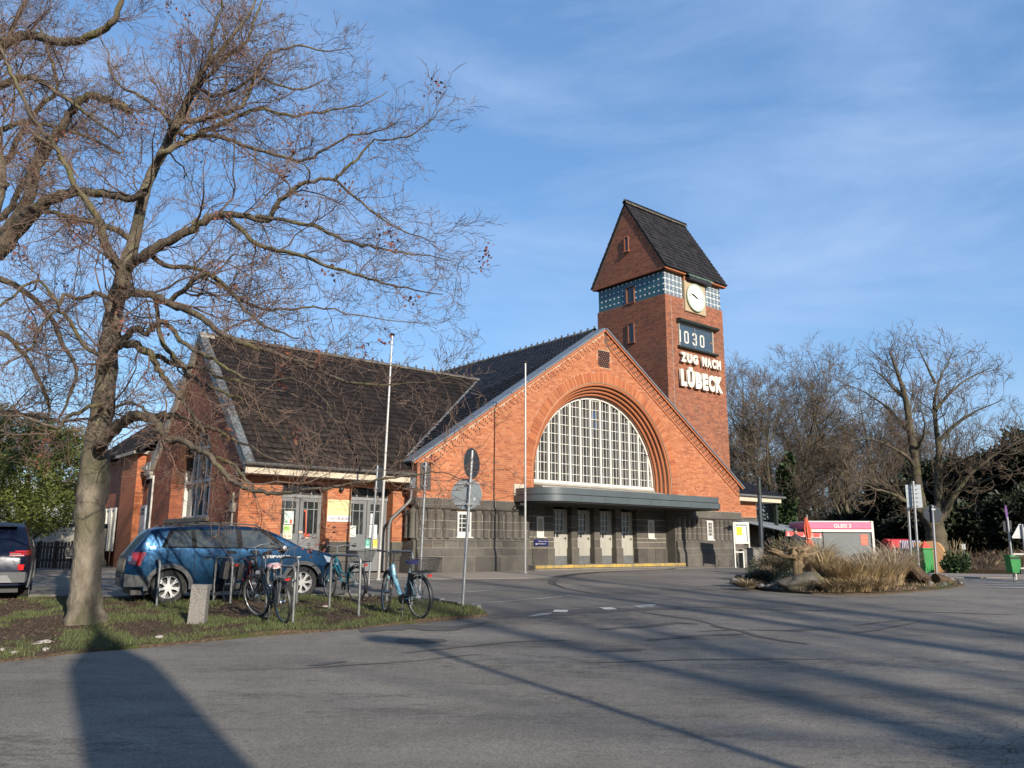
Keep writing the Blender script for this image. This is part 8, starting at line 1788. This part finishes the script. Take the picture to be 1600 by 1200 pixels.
# root stump on a boulder
def P0(px, py, Y): p = at(px, py, Y); return p
Yb_ = 21.2*KI; bx = at(1257, 912, Yb_).x; bl_ = rock_mesh('boulder', bark('mossy granite', (.17,.15,.12), (.10,.09,.07), (.11,.11,.045), .7, sc=4), 4, .62, 4); o = link('boulder', bl_, None, (bx, Yb_, iz(bx, Yb_)+.13), (0, 0, .5)); o.scale = (.62, .42, .36); tag(o, 'rounded mossy boulder under the upturned root stump', 'boulder')
t = thing('root_stump', 'weathered upturned root stump with a flat crown of broken roots standing on the boulder', 'tree stump', (at(1247, 900, Yb_).x, Yb_+.1, iz(bx, Yb_)+.30)); zz = t.location.z; M['stump'] = bark('bleached wood', (.33,.24,.135), (.10,.07,.045), (.12,.08,.05), .6, sc=5)
Pp = lambda px, py, dy=0: at(px, py, Yb_+.1+dy)-Vector(t.location)
mb = MB().tube([Pp(1247,904), Pp(1246,890), Pp(1245,877), Pp(1244,866)], [.13,.11,.13,.22], 12); mb.tube([Pp(1247,888), Pp(1255,880), Pp(1264,874,-.1), Pp(1273,869,-.15)], [.08,.07,.06,.035], 8); mb.tube([Pp(1245,872), Pp(1225,866,.1), Pp(1208,864,.1), Pp(1200,861,.1)], [.12,.07,.05,.02], 8)
bmx = mb.mesh('stem', M['stump']); 
link('stem', bmx, t); mb = MB(); r = random.Random(12)
for k in range(34):
    a = r.uniform(0, 6.28); L = r.uniform(.2, .68); z0 = zz; c = Pp(1243, 866)+Vector((r.uniform(-.2,.2), r.uniform(-.15,.15), 0)); e = c+Vector((math.cos(a)*L*1.0, math.sin(a)*L*.6, r.uniform(-.03,.22))); mb.tube([c, c.lerp(e,.5)+Vector((0,0,r.uniform(-.09,.05))), e], [r.uniform(.06,.12), r.uniform(.04,.08), .012], 6)
mb.build('roots', M['stump'], t, smooth=20)
# log and driftwood pile at the right
Yl = 22.6*KI; t = thing('log_pile', 'dark rotting log and driftwood leaning in the right part of the planted island', 'log pile', (at(1420,900,Yl).x, Yl, iz(11.2, Yl)))
for k, (x0, y0, x1, y1, r0, r1) in enumerate(((1440,905,1400,866,.16,.10),(1450,908,1425,882,.12,.08),(1395,895,1425,870,.07,.04),(1455,908,1410,898,.11,.06),(1462,905,1490,912,.16,.09))):
    a_, b_ = at(x0,y0,Yl+k*.1)-Vector(t.location), at(x1,y1,Yl+.2+k*.1)-Vector(t.location); n = 7; pts = [a_.lerp(b_, i/n)+Vector((0,0,mnoise.noise(Vector((k*3.1,i*.7,0)))*.06)) for i in range(n+1)]; MB().tube(pts, [r0+(r1-r0)*i/n+.02*mnoise.noise(Vector((i*1.3,k,2))) for i in range(n+1)], 9).build('log', bark('rotten log %d' % k, (.14,.09,.055), (.06,.04,.028), (.10,.10,.05), .3, sc=6), t, smooth=True)
def in_is(n, f, rr=None):
    o_ = []; 
    while len(o_) < n:
        x, y = f(); 
        if inpoly(x, y, ip): o_.append((x, y, iz(x, y)-.02))
    return o_
def tuft(c, n, h, w, spread, rng, mat, name, label, group, lean=.5, cat='ornamental grass', parent=None):
    """clump of arching blades"""
    t = parent or thing(name, label, cat, (c[0], c[1], iz(c[0], c[1])), 0, group); k = 5; a = rng.uniform(0, 6.28, n); r0 = rng.random(n)*spread*.3; P = np.zeros((n, k, 3)); P[:, 0] = np.c_[np.cos(a)*r0, np.sin(a)*r0, np.zeros(n)]; L = h*rng.uniform(.6, 1.15, n); d = nrm(np.c_[np.cos(a)*lean*rng.uniform(.2,1,n), np.sin(a)*lean*rng.uniform(.2,1,n), np.ones(n)])
    for i in range(1, k): P[:, i] = P[:, i-1]+d*(L/(k-1))[:, None]; d = nrm(d+np.c_[np.cos(a)*lean*.45, np.sin(a)*lean*.45, -.18*np.ones(n)*i/2]+rng.normal(0, .07, (n, 3)))
    sd = np.c_[-np.sin(a), np.cos(a), np.zeros(n)]; ww = w*np.linspace(1, .25, k); A_ = P-sd[:, None]*ww[None, :, None]/2; B_ = P+sd[:, None]*ww[None, :, None]/2; V = np.stack([A_, B_], 2).reshape(-1, 3); i0 = (np.arange(n)[:, None]*2*k+np.arange(k-1)[None]*2).reshape(-1); F = np.stack([i0, i0+1, i0+3, i0+2], 1)
    o = np_obj('blades', V, F, mat, t); o['kind'] = 'stuff'; return t
r5 = np.random.default_rng(9)
M['straw2'] = pm('tan grass blade', (.52,.385,.205), (.33,.235,.12), 1.5, .8, island=.45); M['plume'] = pm('silvery seed plume', (.55,.46,.34), (.42,.34,.24), 3, .8, island=.3)
TF_ = [(1290,905,22.2,.85,.5),(1312,912,21.4,.8,.55),(1335,915,21.2,.85,.6),(1358,912,21.6,.9,.6),(1380,914,21.6,.85,.55),(1398,908,22.3,.95,.5),(1305,895,23.6,.8,.5),(1330,893,24.2,.7,.5),(1355,893,24.3,.7,.5),(1378,895,24,.9,.5),(1400,893,24.2,.95,.45),(1285,890,24.6,1.0,.45),(1345,923,20.6,.6,.7),(1322,922,20.6,.55,.7),(1372,921,21,.6,.7),(1300,918,20.6,.5,.6),(1412,900,23.3,1.0,.5),(1168,918,21.6,.35,.5),(1272,896,23.8,.95,.4)]
pos_words = ['behind the boulder','right of the boulder','front centre of the island','centre right of the island','before the log pile','beside the log pile','in the back row left','in the back row centre','in the back row right of centre','in the back row near the logs','in the back row by the logs','in the back row before the trailer wheel','lying low at the front kerb','lying low at the front kerb near the boulder','lying low at the front kerb near the logs','low tuft beside the boulder','against the log pile','pale low tuft at the left end','tall tuft behind the stump']
for (px, py, Y, h, sp), w in zip(TF_, pos_words):
    c = at(px, py, Y*KI); t = tuft((c.x, c.y), 400, h, .017, sp*1.2, r5, M['straw2'] if h > .5 else M['straw'], 'ornamental_grass', 'dry tan ornamental grass clump %s' % w, 'ornamental grass clumps on the island', .55 if h > .7 else 1.1)
    if h > .88: tuft((c.x, c.y), 150, h*1.2, .012, sp, r5, M['plume'], 'x', '', '', .45, parent=t).name
shr = [(1205,885,24.8,.55,.5,'low olive shrub left of the root stump','shrub'),(1225,868,27.4,.75,.85,'rounded olive shrub behind the root stump','shrub'),(1200,900,23,.4,.3,'dark low shrub below the root stump','dkfol'),(1250,868,28,.7,.8,'brown green shrub behind the parasol foot','shrub'),(1188,905,22.5,.35,.28,'small dark shrub at the left end of the island','dkfol')]
for i, (px, py, Y, rx, rz, lb, mt) in enumerate(shr):
    c = at(px, py, Y*KI); z = iz(c.x, c.y) if inpoly(c.x, c.y, ip) else g(c.x, c.y); t = thing('shrub', lb, 'shrub', (c.x, c.y, z), 0, 'shrubs on the planted island'); r_ = np.random.default_rng(100+i)
    leafmass('foliage', t, [(c.x+r_.normal(0,.2), c.y+r_.normal(0,.2), z+rz*.6, rx*.8, rx*.8, rz*.6) for _ in range(4)], 2200, .055, M[mt], r_, (c.x, c.y, z)); n = 160; P = np.zeros((n, 4, 3)); d = nrm(np.c_[r_.normal(0,.5,n), r_.normal(0,.5,n), np.ones(n)])
    for k in range(1,4): P[:, k] = P[:, k-1]+d*(rz*1.5/3)*r_.uniform(.6,1.1,n)[:,None]; d = nrm(d+r_.normal(0,.2,(n,3)))
    V, F = tubes(P, np.full((n,4), .006), 3); np_obj('twigs', V, F, M['twig2'], t)['kind'] = 'stuff'
blades('ground_cover', in_is(5000, lambda: (random.uniform(5, 12), random.uniform(17.5, 26))), .12, .012, M['straw'], .8, label='short dry stems and ground cover between the grasses')
blades('island_grass', [(x, y, iz(x, y)) for x, y in [(random.gauss(12.1,.35)*KI, random.gauss(22.3,.35)*KI) for _ in range(1500)] if inpoly(x, y, ip)]+[(x, y, iz(x,y)) for x, y in [(random.gauss(7.9,.2)*KI, random.gauss(19.95,.15)*KI) for _ in range(400)] if inpoly(x,y,ip)], .07, .012, M['grass'], label='green grass at the kerb of the planted island')
# planting bed on the right: tumbled dry groundcover and a small shrub
pts = []
while len(pts) < 9000:
    x, y = random.uniform(14.6, 30), random.uniform(29.6, 36)
    if inpoly(x, y, mp_): pts.append((x, y, g(x, y)+mh(x, y)-.02))
blades('bed_cover', pts, .22, .03, M['leaf'], .9, label='brown tumbled ground cover on the raised planting bed'); blades('bed_cover_light', pts[:2500], .28, .02, M['straw'], .9, label='pale dry stems on the raised planting bed')
c = at(1495, 870, 32); t = thing('shrub', 'small green shrub with bare upright stems right of the tan beach chair', 'shrub', (c.x, c.y, g(c.x, c.y)+.1)); r_ = np.random.default_rng(140); leafmass('foliage', t, [(c.x,c.y,t.location.z+.35,.45,.4,.38),(c.x-.3,c.y,t.location.z+.3,.3,.3,.25)], 2600, .11, M['ivy'], r_, t.location, aspect=.5)
n = 26; P = np.zeros((n, 6, 3)); d = nrm(np.c_[r_.normal(0,.45,n), r_.normal(0,.3,n), np.ones(n)])
for k in range(1,6): P[:, k] = P[:, k-1]+d*.27*r_.uniform(.7,1.1,n)[:,None]; d = nrm(d+r_.normal(0,.14,(n,3))+np.array([0,0,.1]))
V, F = tubes(P, np.linspace(.016,.005,6)[None]*np.ones((n,1)), 4); np_obj('stems', V, F, M['straw'], t)

# ================= far left: house, fence, terrace =================
b = (at(-40, 850, 36).x, 36, g(-20, 36)); t = thing('cream_house', 'low cream rendered house with orange gable behind the yew', 'house', b); x1 = at(32, 850, 36).x-b[0]; z1 = at(0, 818, 36).z-b[2]; zt = at(0, 800, 36).z-b[2]
MB().box(-8, x1, 0, 5, 0, z1).build('wall', pm('cream render', (.72,.66,.50), (.62,.56,.42), 1.5, .8), t); MB().prism([(-5,z1),(x1-.6,z1),(x1-2.2,z1+1.9),(-3.4,z1+1.9)], 0, 5).build('gable', pm('orange render', (.62,.25,.12), (.52,.2,.1), 1.5, .8), t); MB().prism([(x1-.75,z1),(x1+.1,z1),(x1-2.1,z1+2.1),(x1-2.35,z1+1.95)], -.2, 5).build('roof', M['white'], t); MB().box(-8,x1+.05,-.05,0,z1-.08,z1).build('cornice', M['white'], t); MB().box(x1-1.2, x1-.3, -.04,0,z1-.5,z1-.2).build('window_head', M['cond'], t)
b = gatY(90, 33); t = thing('white_pavilion', 'pale low pavilion with white window panels seen under the yew', 'pavilion', b); h = at(90,822,33).z-b.z
MB().box(-2,1.6,0,2,0,h).build('wall', pm('dull white wall', (.35,.34,.31), (.25,.24,.22), 2, .8), t); MB().box(-2,1.7,-.1,2.1,h,h+.1).build('roof', M['signdark'], t)
for k in range(3): MB().box(-.35+k*.62,.12+k*.62,-.05,0,h-.62,h-.05).build('window', M['offwhite'], t)
t = thing('picket_fence', 'dark wooden fence across the back of the car park', 'fence', gatY(40, 30.5)); L = at(132,860,30.5).x-at(30,860,30.5).x; x0 = at(34,860,30.5).x-t.location.x
sl_ = MB().bbox(0,.09,-.012,.012,0,.95,.006).mesh('slat', M['wood'])
for k in range(int(L/.13)): link('slat', sl_, t, (x0+.13*k, 0, random.uniform(-.02,.02)))
MB().box(x0,x0+L,.015,.05,.25,.33).box(x0,x0+L,.015,.05,.72,.8).build('rail', M['wood'], t)
for k in range(5): MB().box(x0+k*L/4-.04,x0+k*L/4+.04,.05,.13,-.05,1.0).build('post', M['wood'], t)
for k, (px, lb) in enumerate(((112,'folded white chair leaning beside the fence behind the trunk'),)):
    b = gatY(px, 28); t = thing('folding_chair', lb, 'chair', b, R(40)); MB().box(-.2,.2,-.02,.02,.42,.46).build('seat', M['offwhite'], t); MB().box(-.2,.2,.16,.19,.5,.85).build('backrest', M['offwhite'], t)
    for x in (-.19,.19): MB().tube([(x,-.2,0),(x,.18,.85)], .012, 5).build('leg', M['signdark'], t); MB().tube([(x,.2,0),(x,-.15,.44)], .012, 5).build('leg', M['signdark'], t)
b = gatY(43, 30); t = thing('white_parasol', 'small white folded parasol tip above the dark fence', 'parasol', b); MB().lathe([(.2,at(43,862,30).z-b.z-.05),(.12,at(43,858,30).z-b.z),(0,at(43,852,30).z-b.z)], (0,0,0), 'z', 12).build('cloth', M['white'], t); MB().tube([(0,0,0),(0,0,at(43,855,30).z-b.z)], .02, 6).build('pole', M['wood'], t)
# street lamp behind the viewer whose shadow crosses the road
t = thing('street_lamp', 'tall street lamp behind the viewer whose thin shadow crosses the road', 'street lamp', (6.55, -1.75, 0), R(-29)); MB().tube([(0,0,-.1),(0,0,7.1)], [.07,.05], 12).build('mast', M['alu'], t, smooth=True); MB().bbox(-.65,.35,-.18,.18,7.0,7.25,.05).build('lantern', M['alu'], t)

# ---- unseen houses and hedge added to block the low sky and fill reflections ----
r = random.Random(31)
for i, (x, y, w, h, rz) in enumerate(((-46,-34,16,7,20),(-24,-42,15,8,6),(-4,-45,14,7.5,0),(16,-46,15,8,-6),(42,-44,16,8,-24),(66,-28,16,7,-50),(-62,-10,15,7,62),(72,-4,14,7,-78))):
    t = thing('house', ('cream house','brick house','grey house','white house','yellow house','red house','brown house','beige house')[i]+' added unseen behind the viewer to block the low sky', 'house', (x, y, -.05), R(rz), 'unseen houses added to block the low sky')
    c = ((.45,.4,.3),(.3,.12,.07),(.3,.3,.3),(.5,.5,.47),(.5,.4,.2),(.35,.14,.1),(.25,.18,.13),(.42,.36,.28))[i]
    MB().box(-w/2, w/2, -5, 5, 0, h-2.2).build('wall', pm('house render %d' % i, c, tuple(q*.8 for q in c), 1, .85), t)
    MB().prism([(-5.5,h-2.3),(5.5,h-2.3),(0,h+2.0)], -w/2-.3, w/2+.3, 'x').build('roof', M['tile_t'], t)
    for k in range(4):
        for j in range(2): MB().box(-w/2+1.4+k*(w-2.8)/3-.5, -w/2+1.4+k*(w-2.8)/3+.5, 5, 5.03, .9+2.4*j, 2.2+2.4*j).build('window', M['glass'], t)
bh_ = [(x+r.uniform(-1,1), -30+.012*x*x-8*(abs(x)<1)+r.uniform(-1,1), 2.4, 3.2, 2, 2.4+r.uniform(0,1.2)) for x in range(-60, 61, 4)]
t = thing('hedge', 'tall evergreen hedge added unseen behind the viewer to block the low sky', 'hedge', (0, -30, 0)); leafmass('foliage', t, bh_, 30000, .5, M['dkfol'], np.random.default_rng(5), (0,-30,0)); MB().tube([(0,0,0),(0,0,2)], [.1,.05], 6).build('stem', M['bark2'], t)
